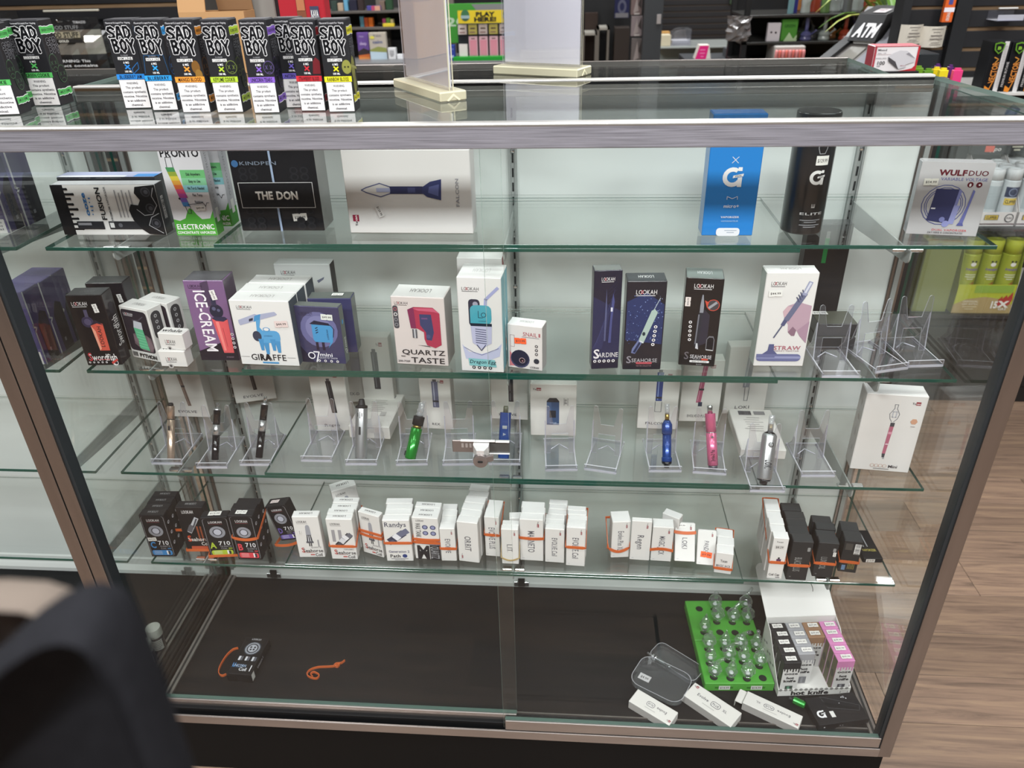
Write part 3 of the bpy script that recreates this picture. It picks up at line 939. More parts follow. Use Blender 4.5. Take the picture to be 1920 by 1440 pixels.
def pronto(A):
    A.H *= .79
    A.r(0, 0, 1, 1.25, '#d7d5da')
    A.t(.5, .935, .085, '#222226', 'PRONTO', fit=.92, bold=.03)
    A.r(.42, .66, 1, .75, '#6fb877'); A.r(.42, .58, 1, .66, '#86c79b'); A.r(.42, .5, 1, .58, '#8fc7cf')
    A.poly([(0, 0), (1, 0), (1, .29), (.9, .2), (.7, .19), (.6, .24), (.52, .3), (.44, .32), (.36, .26), (.3, .2), (.15, .17), (0, .19)], '#54a83e')
    cols = ('#4a8f5a', '#93a23e', '#d3c24a', '#dca043', '#d9703f', '#d24e7a', '#b54a9a', '#7a5fb5', '#4a86c4')
    for k, c in enumerate(cols):
        t0, t1 = k / 9, (k + 1) / 9
        f = lambda t: (.1 + .22 * t, .78 - .44 * t)
        (u0, v0), (u1, v1) = f(t0), f(t1)
        wd = .2 if k < 7 else .16
        A.poly([(u0, v0), (u0 + wd, v0 + .0), (u1 + wd, v1), (u1, v1)], c)
    A.l([(.14, .78), (.15, .89), (.28, .89), (.29, .78)], .012, '#3a3a3e')
    A.l([(.36, .35), (.4, .26), (.48, .26), (.48, .35)], .012, '#3a3a3e')
    A.e(.27, .43, .025, '#3a2040')
    for k, tx in enumerate(('Dab Anywhere', 'Easy to Use', 'No Torch Needed', 'Flex Temp', 'Rainbow')):
        A.t(.72, .705 - k * .078, .032, '#2f3136', tx, fit=(.34, .28, .4, .24, .2)[k])
    A.l([(.44, .36), (.82, .38), (.86, .34), (.9, .38), (.95, .38)], .012, '#2c2c30')
    A.t(.5, .105, .062, '#f4f4f2', 'ELECTRONIC', fit=.92, bold=.025)
    A.t(.5, .035, .032, '#f4f4f2', 'CONCENTRATE VAPORIZER', fit=.94, bold=.02)
def pronto_side(A):
    A.H *= .79
    A.r(0, 0, 1, 1.25, '#bfbdc3'); A.r(0, 0, 1, .2, '#4f9a3f')
    A.t(.5, .86, .05, '#8c8a90', 'PRONTO', rot=PI / 2, fit=.22, sx=1)
    for k in range(6): A.ring(.5, .72 - k * .07, .12, .03, '#8c8a90', '#bfbdc3')
    A.r(.3, .14, .7, .3, '#e4e2de')
for bl, br, tl, lab, dp in (((333, 441), (409, 441), (303, 280), 'white and green carton with a rainbow vaporizer, in front', .028), ((366, 425), (437, 424), (342, 280), 'second white and green rainbow carton standing behind the front one', .034)):
    M, w, d, h = measure(bl, br, tl, dp, ZL(Z1))
    carton_at('vaporizer_carton', M, w, d, .2, '#d7d5da', lab, art={'F': pronto, 'R': pronto_side}, sticker=[('F', .72, .255, .24, '$49.99', .05, '#d9d5d3')] if dp and 'front' in lab[-8:] else None)
def don(A):
    for u, v in ((.2, .72), (.8, .72), (.2, .3), (.8, .3), (.2, .1), (.8, .1)):
        for du, dv in ((-.06, -.04), (.06, -.04), (-.06, .04), (.06, .04)): A.ring(u + du, v + dv, .05, .018, '#26262a', '#1b1b1f', .85)
    A.r(.475, .0, .5, 1, '#9fb0cc')
    A.r(.06, .3, .94, .62, '#1b1b1f'); 
    for (a, b, c, d) in ((.06, .3, .94, .308), (.06, .612, .94, .62), (.06, .3, .068, .62), (.932, .3, .94, .62)): A.r(a, b, c, d, '#d9d9da')
    A.t(.5, .46, .1, '#f2f1ee', 'THE DON', fit=.5, bold=.04)
    A.t(.34, .855, .045, '#7a8494', 'KINDPEN', fit=.44); A.e(.07, .85, .04, '#3f6a9a')
carton('don', (455, 433), (609, 432.6), (427, 283), (452, 268), ZL(Z1) + .0067, 1, '#1b1b1f', art={'F': don}, cm={'R': '#8a8987', 'T': '#2b2b2e'}, label='black carton with a framed white-lettered panel on the top shelf', name='vaporizer_carton', coat=.5,
       sticker=[('F', .73, .18, .17, '$299.99', .06, '#e6e4df')])
def falcon(A):
    A.l([(.13, .53), (.17, .56), (.28, .61), (.36, .57), (.36, .49), (.28, .45), (.17, .5), (.13, .53)], .008, '#5b6086')
    A.r(.25, .505, .36, .555, '#aab0cf'); A.r(.36, .485, .62, .575, '#2f3358'); A.r(.5, .5, .56, .56, '#474c78')
    A.poly([(.61, .5), (.65, .45), (.76, .41), (.77, .66), (.68, .63), (.62, .57)], '#343a66'); A.poly([(.66, .5), (.74, .46), (.75, .6), (.67, .57)], '#5b6296')
    A.t(.89, .5, .04, '#8b8b92', 'FALCON', rot=PI / 2, fit=.34)
    A.t(.06, .12, .03, '#2a2326', 'Yo', rot=PI / 2, fit=.05, bold=.03); A.r(.035, .15, .085, .23, '#8e2440'); A.t(.06, .19, .03, '#e8e2e0', 'can', rot=PI / 2, fit=.07, bold=.02)
carton('falcon', (657.6, 437), (887.4, 438.4), (636, 281), .055, ZU(Z1), 1, '#d4d1cf', art={'F': falcon}, label='large white carton picturing a dark blue glass pipe on the top shelf', name='vaporizer_carton',
       sticker=[('F', .26, .28, .1, '$129.99', -1.2, '#cfccca')])
def gpen(A, col='#e5e4e6', bg='#2b7fcb', u=.5, v=.57, s=1.):
    R = .19 * s * A.W; cu, cv = (u - .02) * A.W, v * A.H
    P = lambda r, a: (cu + r * math.cos(a), cv + r * math.sin(a))
    a0, a1, n = .95, 2 * PI - .55, 14
    pts = [P(R, a0 + (a1 - a0) * k / n) for k in range(n + 1)] + [P(R * .56, a1 - (a1 - a0) * k / n) for k in range(n + 1)]
    for k in range(n):
        A.poly([pts[k], pts[k + 1], pts[2 * n - k], pts[2 * n + 1 - k]], col, True); A.k -= 1
    A.k += 1
    A.poly([(cu + R * .52, cv - R), (cu + R * .96, cv - R), (cu + R * .96, cv + R * .1), (cu + R * .52, cv + R * .1)], col, True)
    A.poly([(cu + R * .5, cv + R * .62), (cu + R * .9, cv + R * .62), (cu + R * .9, cv + R * 1.0), (cu + R * .5, cv + R * 1.0)], col, True)
    A.poly([(cu - R * .05, cv - R * .16), (cu + R * 1.06, cv + R * .04), (cu + R * 1.1, cv + R * .4), (cu - R * .02, cv + R * .2)], bg, True)
    A.poly([(cu + R * .02, cv - R * .1), (cu + R * 1.06, cv + R * .09), (cu + R * 1.09, cv + R * .36), (cu + R * .05, cv + R * .16)], col, True)
    A.t((cu + R * .56) / A.W, (cv + R * .125) / A.H, R * .17 / A.H, '#2a2a2c', 'PEN', fit=R * .6 / A.W, rot=.17)
def micro(A):
    A.l([(.44, .615), (.56, .665)], .01, '#e5e4e6'); A.l([(.44, .665), (.56, .615)], .01, '#e5e4e6')
    gpen(A, v=.5); gpen(A, v=.85)
    A.l([(.42, .315), (.42, .34), (.52, .322), (.62, .34), (.62, .315)], .01, '#e5e4e6')
    A.t(.52, .26, .03, '#e5e4e6', 'micro+', fit=.3); A.t(.52, .165, .017, '#dfe6ef', 'VAPORIZER', fit=.36, bold=.02); A.t(.52, .13, .014, '#9cc3e8', 'VAPORISATEUR', fit=.34)
    A.rr(.28, .0, .74, .07, .06, '#e2e4ea'); A.lines(.56, .045, .006, '#9aa6b8', 2, .24, .018)
carton('micro', (1315, 442), (1410, 442), (1337, 214), .042, ZU(Z1), 1, '#2b7fcb', art={'F': lambda A: micro(A)}, cm={'L': '#6f95c4', 'T': '#1f6fbd'}, label='bright blue carton with a white G logo on the top shelf', name='vaporizer_carton', coat=.3)
# black tube with the same logo
P0 = at_z((1510, 441), ZU(Z1)); R0 = .0345
cyl = put(None, 'tube_package', loc=(P0.x, P0.y + R0, ZU(Z1)), label='black cylindrical package with a white G logo on the top shelf', cat='package')
g = G(); g.lathe([(R0 * .97, 0), (R0, .002), (R0, .168), (R0 * .985, .168)], mat('tube_black', '#1d1e21', .3, coat=.5), n=40); put(g, 'tube_body', parent=cyl)
g = G(); g.lathe([(R0 * 1.012, .17), (R0 * 1.012, .196), (R0 * .96, .198)], mat('tube_black', '#1d1e21', .3), n=40); put(g, 'tube_cap', parent=cyl)
class CylArt(Art):
    """print wrapped on a tube of radius R: u is arc length / W measured from the facing line"""
    def __init__(s, g, R, H, W, a0=0.): s.g = g; s.R = R; s.H = H; s.W = W; s.k = 1; s.a0 = a0
    def poly(s, pts, col, metric=False):
        if not metric: pts = [(u * s.W, v * s.H) for u, v in pts]
        lim = s.R * .22
        def split(t):                            # keep every triangle narrow so that it hugs the tube
            if max(p[0] for p in t) - min(p[0] for p in t) <= lim: return [t]
            a, b, c = t; f = lambda p, q: ((p[0] + q[0]) / 2, (p[1] + q[1]) / 2)
            ab, bc, ca = f(a, b), f(b, c), f(c, a)
            return split((a, ab, ca)) + split((ab, b, bc)) + split((ca, bc, c)) + split((ab, bc, ca))
        vs = []; fs = []
        for t in tessellate_polygon([[Vector((a, b, 0)) for a, b in pts]]):
            a, b, c = (pts[q] for q in t)
            if (b[0] - a[0]) * (c[1] - a[1]) - (b[1] - a[1]) * (c[0] - a[0]) < 0: b, c = c, b
            for tt in split((a, b, c)):
                fs.append((len(vs), len(vs) + 1, len(vs) + 2)); vs += [s.pt(*p) for p in tt]
        s.g.add(vs, fs, card(col) if isinstance(col, str) else col); s.k += 1
    def pt(s, x, y):
        a = (x - s.W / 2) / s.R + s.a0; r = s.R + .0002 + s.LAYER * s.k
        return Vector((r * math.sin(a), -r * math.cos(a), y))
g = G(); A = CylArt(g, R0, .168, .05, .12)
gpen(A, '#e5e4e2', '#1d1e21', .5, .58, 1.25)
A.t(.5, .3, .035, '#cfcfcf', 'E', rot=PI / 2, fit=.05); A.t(.5, .22, .025, '#cfcfcf', 'ELITE', fit=.8, sx=1)
A.lines(.5, .15, .008, '#8d8d90', 2, .7, .02); A.lines(.5, .1, .008, '#8d8d90', 2, .7, .02)
A.l([(.38, .99), (.38, .86), (.44, .81), (.6, .81), (.66, .86), (.66, .99)], .025, '#8f8f92'); A.r(.38, .9, .66, .903, '#8f8f92')
put(g, 'printed_artwork', parent=cyl)
g = G(); A = CylArt(g, R0, .168, .05, .12); A.k = 8; A.r(.36, .7, .78, .79, '#e4e2dd'); A.t(.57, .745, .035, '#4b4646', '$129.99', fit=.34); put(g, 'price_sticker', parent=cyl)
def wulf(A):
    A.r(0, 0, 1, 1, '#b7b5b6')
    A.t(.46, .86, .075, '#5e2029', 'WULF', fit=.38, bold=.05)
    A.t(.8, .86, .07, '#5e2029', 'DUO', fit=.28, bold=.015)
    A.t(.63, .775, .042, '#6a6d9a', 'VARIABLE VOLTAGE', fit=.64)
    A.e(.73, .705, .042, '#5e2029'); A.e(.85, .705, .042, '#5e2029'); A.e(.73, .7, .015, '#d9d7d5', 1.6); A.e(.855, .705, .014, '#d9d7d5')
    for r in (.31, .27, .245): A.ring(.43, .42, r, .012, '#555a8e', '#b7b5b6')
    A.poly([(.24, .2), (.56, .16), (.6, .64), (.28, .64)], '#3a3c62'); A.poly([(.56, .16), (.6, .18), (.64, .62), (.6, .64)], '#7c80b4'); A.r(.27, .36, .33, .38, '#e4e4ea')
    A.e(.46, .22, .04, '#7c80b4'); A.e(.52, .16, .05, '#9094c6'); A.poly([(.55, .16), (.63, .16), (.66, .42), (.58, .42)], '#9498c8')
    A.poly([(.7, .15), (.76, .15), (.79, .4), (.82, .62), (.79, .64), (.76, .42)], '#6a6ea6'); A.poly([(.68, .14), (.78, .14), (.76, .18), (.7, .18)], '#5a5e96')
    A.t(.6, .075, .028, '#c96a6e', 'DUAL VAPORIZER', fit=.5); A.t(.55, .035, .025, '#6a6a6e', 'DRY HERB & CONCENTRATES', fit=.5)
carton('wulf', (1698, 437.5), (1829.5, 443), (1727, 302), .022, ZU(Z1), 1, '#b7b5b6', art={'F': wulf}, cm={'T': '#a9a7a8', 'L': '#8f9096'}, label='silver carton wrapped in film at the right end of the top shelf', name='vaporizer_carton', coat=.9,
       sticker=[('F', .18, .73, .2, '$54.99', .02, '#d8d6cc')])

# neighbouring case: purple cartons
def zig_side(A):
    A.poly([(.35, 0), (1, 0), (1, .75), (.55, .65), (.3, .5)], '#2a272e'); A.poly([(0, .8), (1, .62), (1, 1), (0, 1)], '#4d4568')
    A.l([(.03, 1), (.03, .56), (-.0, .53), (.16, .5), (.03, .46), (.03, 0)], .08, '#c5c2c5'); A.r(.5, .12, .62, .17, '#7d7a82')
def zig_front(A):
    A.poly([(0, .7), (1, .8), (1, 1), (0, 1)], '#4d4568'); A.r(.0, 0, .93, .18, '#dddbd9')
    for k in range(3): A.t(.5, .14 - k * .045, .025, '#4a4850', ('WARNING: nicotine', 'is an addictive', 'chemical')[k], fit=.7)
def zig(brx, tl_y, z, wpx, dep, lab):
    """brx: front lower right corner"""
    B = at_z(brx, z); w = .066
    h = at_plane((brx[0] - .2 * (brx[1] - tl_y), tl_y), B, Vector((0, 1, 0))).z - z
    h = min(h, .16)
    carton_at('purple_carton', Matrix.Translation((B.x - w / 2, B.y, z)), w, dep, h, '#574f7a', lab, art={'F': zig_front, 'R': zig_side}, cm={'R': '#4a4268', 'T': '#5f5680'})
zig((20, 437), 285, ZL(Z1), 0, .056, 'purple carton with zigzag side on the top shelf, left picture edge, in front')
zig((53, 424), 285, ZL(Z1), 0, .056, 'purple carton behind another on the top shelf of the left showcase')
zig((88, 683), 549, ZL(Z2), 0, .045, 'purple zigzag carton, foremost of three on the second shelf of the left showcase')
zig((116, 663), 532, ZL(Z2), 0, .045, 'purple zigzag carton, middle of three on the second shelf of the left showcase')
zig((137, 646), 517, ZL(Z2), 0, .045, 'purple zigzag carton, rearmost of three on the second shelf of the left showcase')
# two screw-top jars on the neighbour's deck
for (p, hh, rr, lab) in (((300, 1216), .075, .0185, 'clear jar with a frosted round lid on the dark deck, farther of two'), ((283, 1246), .075, .0185, 'clear jar with a frosted round lid on the dark deck, nearer of two')):
    P = at_z(p, ZD); j = put(None, 'screw_jar', loc=(P.x, P.y, ZD), label=lab, cat='jar')
    g = G(); g.lathe([(rr * .85, 0), (rr * .95, .004), (rr * .95, hh * .66), (rr * .8, hh * .7)], mat('jar_smoke', '#3a3940', .15, coat=.5), n=20); put(g, 'jar_body', parent=j)
    g = G(); g.lathe([(rr * .9, hh * .66), (rr, hh * .68), (rr, hh * .95), (rr * .93, hh), (rr * .3, hh + .0008)], mat('frosted_lid', '#b9bab2', .45), n=24); put(g, 'jar_lid', parent=j)
    g = G(); A = CylArt(g, rr * .95, hh, rr * 1.5, .5); A.r(0, .15, 1, .58, '#c9c8c4'); A.lines(.5, .5, .02, '#6a6a6a', 5, .8, .07); put(g, 'jar_label', parent=j)

# ================================================================ SECOND SHELF
def lookah(A, u, v, h, fit, col='#e9e6e8', red='#c0394a'):
    A.t(u, v, h, col, 'LOOKAH', fit=fit, bold=0.)
    A.t(u - fit * .2, v, h * .8, red, 'O', fit=fit * .13)
    A.r(u - fit * .48, v - h * .85, u + fit * .42, v - h * .72, col)
def icons(A, u, v, r, n, du, dv, col='#e9e6e8', dark='#2a2a30'):
    for k in range(n):
        A.e(u + k * du, v + k * dv, r, col, 1., 12); A.e(u + k * du, v + k * dv, r * .45, dark, 1.2, 8)
def top_word(word='LOOKAH', col='#bdbab9', rot=PI):
    return lambda A: A.t(.5, .5, .3, col, word, fit=.4, rot=rot)
def swordfish(A):
    lookah(A, .32, .885, .055, .44)
    A.e(.4, .63, .17, '#3a3550'); A.e(.4, .63, .1, '#57506e'); A.r(.37, .7, .47, .8, '#55506a')
    A.poly([(.5, .22), (.78, .22), (.8, .6), (.62, .64), (.45, .58), (.5, .45)], '#cf5a4a'); A.poly([(.45, .58), (.54, .5), (.56, .25), (.5, .22)], '#f0a58d'); A.poly([(.45, .58), (.62, .66), (.82, .58), (.64, .61)], '#2a2636')
    A.t(.64, .42, .05, '#3f2a28', 'LOOKAH', rot=PI / 2 - .05, fit=.3)
    A.t(.52, .125, .1, '#efecec', 'Swordfish', fit=.8, bold=.015); A.t(.16, .135, .12, '#d0414a', 'S', fit=.12)
    A.r(.3, .085, .72, .093, '#c63c46')
    icons(A, .1, .05, .03, 5, .12, 0); A.e(.83, .04, .085, '#e3dfdf'); A.e(.85, .04, .05, '#2a2630'); A.poly([(.72, .05), (.9, .1), (.93, .08), (.75, .02)], '#c94a44')
def sword_side(A):
    A.t(.5, .45, .14, '#e6e3e4', 'Swordfish', rot=PI / 2, fit=.42, bold=.01)
    A.rr(.3, .68, .72, .85, .18, '#33323a')
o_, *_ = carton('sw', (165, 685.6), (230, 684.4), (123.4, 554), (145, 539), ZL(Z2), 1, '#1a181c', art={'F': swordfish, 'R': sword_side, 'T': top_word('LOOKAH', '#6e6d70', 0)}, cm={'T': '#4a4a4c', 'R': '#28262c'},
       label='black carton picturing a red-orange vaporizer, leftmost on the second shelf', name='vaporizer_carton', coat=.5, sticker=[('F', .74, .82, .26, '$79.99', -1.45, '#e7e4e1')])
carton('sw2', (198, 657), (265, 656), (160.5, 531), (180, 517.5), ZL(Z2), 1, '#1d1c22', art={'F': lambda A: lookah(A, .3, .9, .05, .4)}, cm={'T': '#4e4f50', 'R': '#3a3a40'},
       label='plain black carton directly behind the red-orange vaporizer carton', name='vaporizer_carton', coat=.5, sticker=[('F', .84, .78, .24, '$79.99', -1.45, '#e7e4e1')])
def python(A):
    A.poly(rrect(.03 * A.W, .16 * A.H, .94 * A.W, .95 * A.H, .1 * A.W), '#28222c', True)
    lookah(A, .28, .87, .045, .34)
    A.poly([(.24, .3), (.5, .18), (.85, .18), (.94, .3), (.9, .45), (.75, .5), (.3, .5)], '#6a5a60')
    A.poly([(.4, .22), (.74, .2), (.68, .6), (.36, .62)], '#5cae84'); A.poly([(.36, .62), (.68, .6), (.7, .74), (.42, .76)], '#b9bcc4')
    for k in range(6): A.l([(.39 + .008 * k, .27 + k * .055), (.71 - .008 * k, .255 + k * .055)], .012, '#8fd0ab')
    A.l([(.38, .76), (.62, .78), (.8, .86)], .03, '#4a4450')
    A.poly([(.26, .36), (.4, .3), (.42, .4), (.28, .5)], '#7a686e'); A.poly([(.72, .3), (.8, .2), (.94, .28), (.8, .5)], '#7a686e')
    barcode(A, .06, .04, .24, .135, 10, False, '#8a8a88'); A.t(.62, .085, .075, '#18181a', 'PYTHON', fit=.62, bold=.045)
def py_side(A):
    A.rr(.14, .42, .8, .93, .3, '#3c3c40'); icons(A, .47, .84, .1, 4, 0, -.11, '#a9a9ab'); A.e(.5, .34, .12, '#55555a'); A.r(.42, .12, .58, .34, '#77777c')
M, w, d, h = measure((250, 669), (301, 680), (218.5, 572), (244, 558.5), ZL(Z2))
for k, lab in ((0, 'white carton with a green lighter-shaped vaporizer in a hand, beside small white boxes'), (1, 'second white carton behind the green lighter-shaped vaporizer one')):
    carton_at('vaporizer_carton', M @ Matrix.Translation((.012 * k, k * (d + .002), 0)), w, d, h, '#d4d2cf', lab, art={'F': python, 'R': py_side, 'T': top_word('LOOKAH', '#a9a7a5', .0)}, sticker=None)
def whale(A):
    lookah(A, .45, .5, .24, .42, '#3a3438'); A.e(.38, .06, .1, '#b9b5b2'); A.e(.38, .06, .05, '#4a4648')
WT = {'F': whale, 'T': lambda A: A.t(.5, .5, .5, '#3a3a3c', 'whale', fit=.8, bold=.01)}
M, w, d, h = measure((303, 687), (352, 688.5), (298, 658), (310, 646.5), ZL(Z2))
carton_at('battery_box', M, w, d, h, '#dddad7', 'small white box, lower of two stacked beside the purple ice cream carton', cat='box', art=WT, coat=.4)
carton_at('battery_box', M @ Matrix.Translation((.003, .006, h + .0008)) @ Matrix.Rotation(-.08, 4, 'Z'), w * .98, d, h, '#dddad7', 'small white box stacked on top of another small white box', cat='box', art=WT, coat=.4)
def icecream(A):
    A.poly([(0, 0), (1, 0), (1, .3), (.0, .12)], '#231d28'); A.poly([(.62, 1), (.42, .97), (.42, .7), (.62, .68)], '#4d3d56')
    lookah(A, .28, .935, .035, .36, '#2d2033', '#2d2033')
    A.t(.36, .5, .14, '#efe9ee', 'ICE-CREAM', rot=-PI / 2, fit=.78)
    A.e(.68, .63, .17, '#26263a', 1.1); A.r(.6, .7, .72, .8, '#33334a'); A.e(.63, .66, .05, '#5a5a78'); A.e(.74, .64, .04, '#5a5a78')
    A.poly([(.64, .1), (.9, .1), (.92, .53), (.52, .54)], '#d85a5e'); A.poly([(.52, .54), (.6, .56), (.86, .56), (.92, .53), (.8, .5), (.62, .51)], '#33304a'); A.poly([(.6, .5), (.68, .5), (.72, .13), (.66, .13)], '#ec8580'); A.l([(.75, .42), (.77, .18)], .008, '#8d3038')
    icons(A, .95, .34, .04, 4, 0, -.055, '#d5ccd3')
    A.t(.78, .05, .02, '#8d7486', 'e-nectar', fit=.2)
carton('ice', (378.5, 675), (450, 675.6), (345.7, 526), (365, 507), ZL(Z2), 1, '#7a5b84', art={'F': icecream}, cm={'T': '#55545a', 'R': '#4a3d52'}, label='tall purple carton picturing a red cone-shaped vaporizer, second shelf', name='vaporizer_carton', coat=.6,
       sticker=[('F', .7, .83, .26, '$59.99', -1.4, '#e9e4e2')])
def giraffe(A):
    lookah(A, .24, .9, .045, .26, '#3a3a42')
    A.poly([(.12, .62), (.42, .7), (.46, .78), (.4, .8), (.1, .7), (.1, .65)], '#a9adc6'); A.poly([(.42, .7), (.74, .78), (.78, .8), (.74, .84), (.44, .79)], '#a9adc6'); A.poly([(.28, .68), (.35, .7), (.36, .74), (.29, .72)], '#2f3140')
    A.poly([(.36, .68), (.47, .71), (.5, .8), (.39, .77)], '#4a90c4'); A.poly([(.4, .7), (.48, .72), (.44, .6), (.5, .52), (.38, .52)], '#5aa0d2')
    A.rr(.36, .36, .76, .55, .08, '#5aa0d2'); A.e(.37, .46, .075, '#3a3f52', 1.25)
    for a, b in ((.4, .36), (.48, .3), (.6, .36), (.68, .33)): A.poly([(a, b - .12), (a + .05, b - .12), (a + .07, b + .06), (a - .02, b + .06)], '#4a90c4')
    A.t(.56, .47, .018, '#2f5f8a', 'LOOKAH', fit=.14); A.ring(.55, .57, .06, .015, '#4a90c4', '#e6e4e4', .6)
    A.l([(0.02, .135), (.17, .135)], .005, '#55555c'); A.l([(.82, .135), (.96, .135)], .005, '#55555c')
    A.t(.5, .135, .1, '#1f1f24', 'GIRAFFE', fit=.62, bold=.005)
    A.t(.44, .135, .1, '#1f1f24', 'RA', fit=.18, bold=.05); A.rr(.38, .035, .66, .06, .01, '#4a90c4')
carton('giraffe cartons', (454, 683), (561.7, 687), (425, 562), (478, 514), ZL(Z2) + .0067, 3, '#e2e0de', art={'F': giraffe, 'T': top_word('LOOKAH', '#bbb8b6', PI)}, cm={'R': '#4a5560', 'T': '#e2e0de'},
       label='white carton picturing a blue giraffe-shaped vaporizer on the second shelf', group=None, name='vaporizer_carton', sticker=[('F', .82, .66, .22, '$44.99', .06, '#e4d0cd')])
carton('lk', (533, 609), (634, 610), (506, 495), (519, 484), ZU(Z2), 1, '#c9cac9', art={'F': lambda A: (lookah(A, .24, .87, .06, .26, '#2f2f33'), A.poly([(.74, .74), (.88, .8), (.86, .76), (.76, .7)], '#6a6d80'))}, cm={'R': '#33363a', 'T': '#c3c5c4'},
       label='grey-white carton standing at the back behind the blue giraffe cartons', name='vaporizer_carton')
def q7(A):
    A.poly([(0, .3), (.3, .0), (0, 0)], '#232338'); A.e(.5, .6, .42, '#6a6a96'); A.e(.5, .62, .3, '#7d7da8')
    lookah(A, .24, .88, .045, .32, '#2a2a44', '#2a2a44')
    A.poly([(.34, .42), (.38, .38), (.72, .38), (.66, .28), (.78, .4), (.82, .66), (.74, .72), (.34, .7)], '#4a94c8'); A.poly([(.3, .7), (.42, .76), (.74, .72), (.76, .68), (.36, .69)], '#23243a')
    for k in range(3): A.l([(.42, .62 - k * .04), (.47, .64 - k * .04)], .02, '#22304a')
    A.t(.68, .52, .03, '#2a4a6a', 'LOOKAH', rot=PI / 2, fit=.18); A.l([(.76, .7), (.84, .62), (.8, .48)], .015, '#22243a')
    A.r(.38, .24, .44, .38, '#2c2436'); A.r(.52, .24, .58, .38, '#2c2436')
    A.ring(.24, .13, .085, .025, '#eceaf0', '#2a2a42'); A.l([(.3, .2), (.42, .2), (.34, .02)], .03, '#eceaf0')
    A.t(.58, .16, .07, '#eceaf0', 'mini', fit=.3); A.t(.62, .1, .025, '#d0cfda', 'QUARTZ TASTE', fit=.42); icons(A, .4, .045, .03, 4, .14, 0)
carton('q7', (568, 678), (649, 683), (553, 573), (575, 565), ZU(Z2), 1, '#3b3b5c', art={'F': q7, 'R': lambda A: (A.t(.5, .3, .07, '#c5c8c4', 'q7mini', rot=PI / 2, fit=.3), A.e(.5, .72, .16, '#4a94c8', 1.5))}, cm={'R': '#5a635f', 'T': '#6a706d'},
       label='dark violet carton picturing a blue square vaporizer on the second shelf', name='vaporizer_carton', coat=.5, sticker=[('F', .72, .83, .26, '$49.99', -.04, '#dfe3dc')])
carton('q7b', (592, 661), (671, 661), (576, 560), (585, 547), ZU(Z2), 1, '#383a60', cm={'R': '#4a5250', 'T': '#5c625f'}, label='second dark violet carton standing behind the blue square vaporizer one', name='vaporizer_carton', coat=.5,
       sticker=[('T', .66, .5, .26, '$49.99', 0, '#e9e7e2')])
def quartz(A):
    lookah(A, .19, .91, .04, .26, '#3a3236'); A.rr(.02, .54, .12, .87, .04, '#4a4a50')
    for k, c in enumerate(('#a85a64', '#e5e3e3', '#8a8a90', '#8a8a90')): A.ring(.07, .82 - k * .075, .035, .012, c, '#4a4a50')
    A.poly([(.3, .82), (.42, .86), (.78, .86), (.9, .78), (.9, .32), (.78, .27), (.62, .31), (.58, .4), (.58, .5), (.46, .55), (.34, .55)], '#a8354f')
    A.poly([(.3, .82), (.42, .86), (.44, .55), (.34, .55)], '#7d2c52'); A.poly([(.4, .84), (.78, .85), (.9, .78), (.8, .8), (.5, .81)], '#c65a74')
    A.poly([(.52, .76), (.74, .76), (.77, .5), (.72, .38), (.62, .39), (.62, .5), (.52, .6)], '#3a3f66'); A.l([(.56, .7), (.66, .7)], .03, '#6d4a7a'); A.e(.66, .44, .04, '#4a5078')
    A.r(.36, .41, .45, .54, '#5a5a60'); A.r(.39, .41, .42, .54, '#b9b9bd'); A.poly([(.44, .305), (.7, .28), (.66, .3)], '#5a5458')
    A.t(.54, .2, .075, '#2f2c30', 'QUARTZ', fit=.84); A.t(.62, .08, .085, '#2f2c30', 'TASTE', fit=.66); A.t(.14, .13, .03, '#2f2c30', '=', fit=.1); A.t(.15, .055, .03, '#4a4649', '200-750F', fit=.24)
carton('quartz', (745, 682), (841, 687), (728, 555), (740, 531.6), ZU(Z2), 1, '#d3c9c6', art={'F': quartz, 'T': top_word('LOOKAH', '#8a8786', PI)}, cm={'R': '#9b9a98', 'T': '#d6d4d2'}, label='white carton picturing a red pistol-shaped vaporizer on the second shelf', name='vaporizer_carton', coat=.3)
def dragon(A):
    lookah(A, .3, .885, .035, .4, '#3a3236')
    A.poly([(.05, .3), (.2, .22), (.5, .2), (.8, .24), (.97, .32), (.92, .18), (.6, .12), (.12, .14)], '#b9bcd6')
    A.l([(.62, .69), (.64, .78), (.92, .9)], .07, '#9ea2cc'); A.rr(.24, .5, .5, .78, .08, '#2f2f42'); A.e(.4, .73, .06, '#9a9aac')
    A.rr(.27, .52, .76, .72, .12, '#4a9fb0'); A.rr(.27, .52, .5, .6, .02, '#4a9fb0'); A.r(.27, .5, .76, .53, '#232a38')
    A.ring(.58, .62, .06, .015, '#2a3a48', '#4a9fb0'); A.l([(.46, .66), (.46, .59), (.56, .59)], .014, '#2a3a48'); A.t(.55, .555, .012, '#2a4a58', 'LOOKAH', fit=.18)
    A.poly([(.27, .5), (.76, .5), (.74, .32), (.5, .26), (.3, .32)], '#b7b8d2')
    for k in range(7): A.l([(.38, .47 - k * .024), (.62, .46 - k * .024)], .022, '#5d6078')
    A.l([(.1, .27), (.3, .22), (.5, .19), (.7, .23), (.9, .27)], .012, '#6a6d96'); A.l([(.4, .3), (.5, .24), (.6, .3)], .02, '#3f4468')
    A.poly([(.18, .15), (.8, .14), (.84, .06), (.2, .07)], '#7fb9bd'); A.t(.52, .115, .04, '#253038', 'Dragon Egg', fit=.62, shear=.2); icons(A, .3, .05, .04, 4, .13, 0, '#26262c', '#c9c9cc')
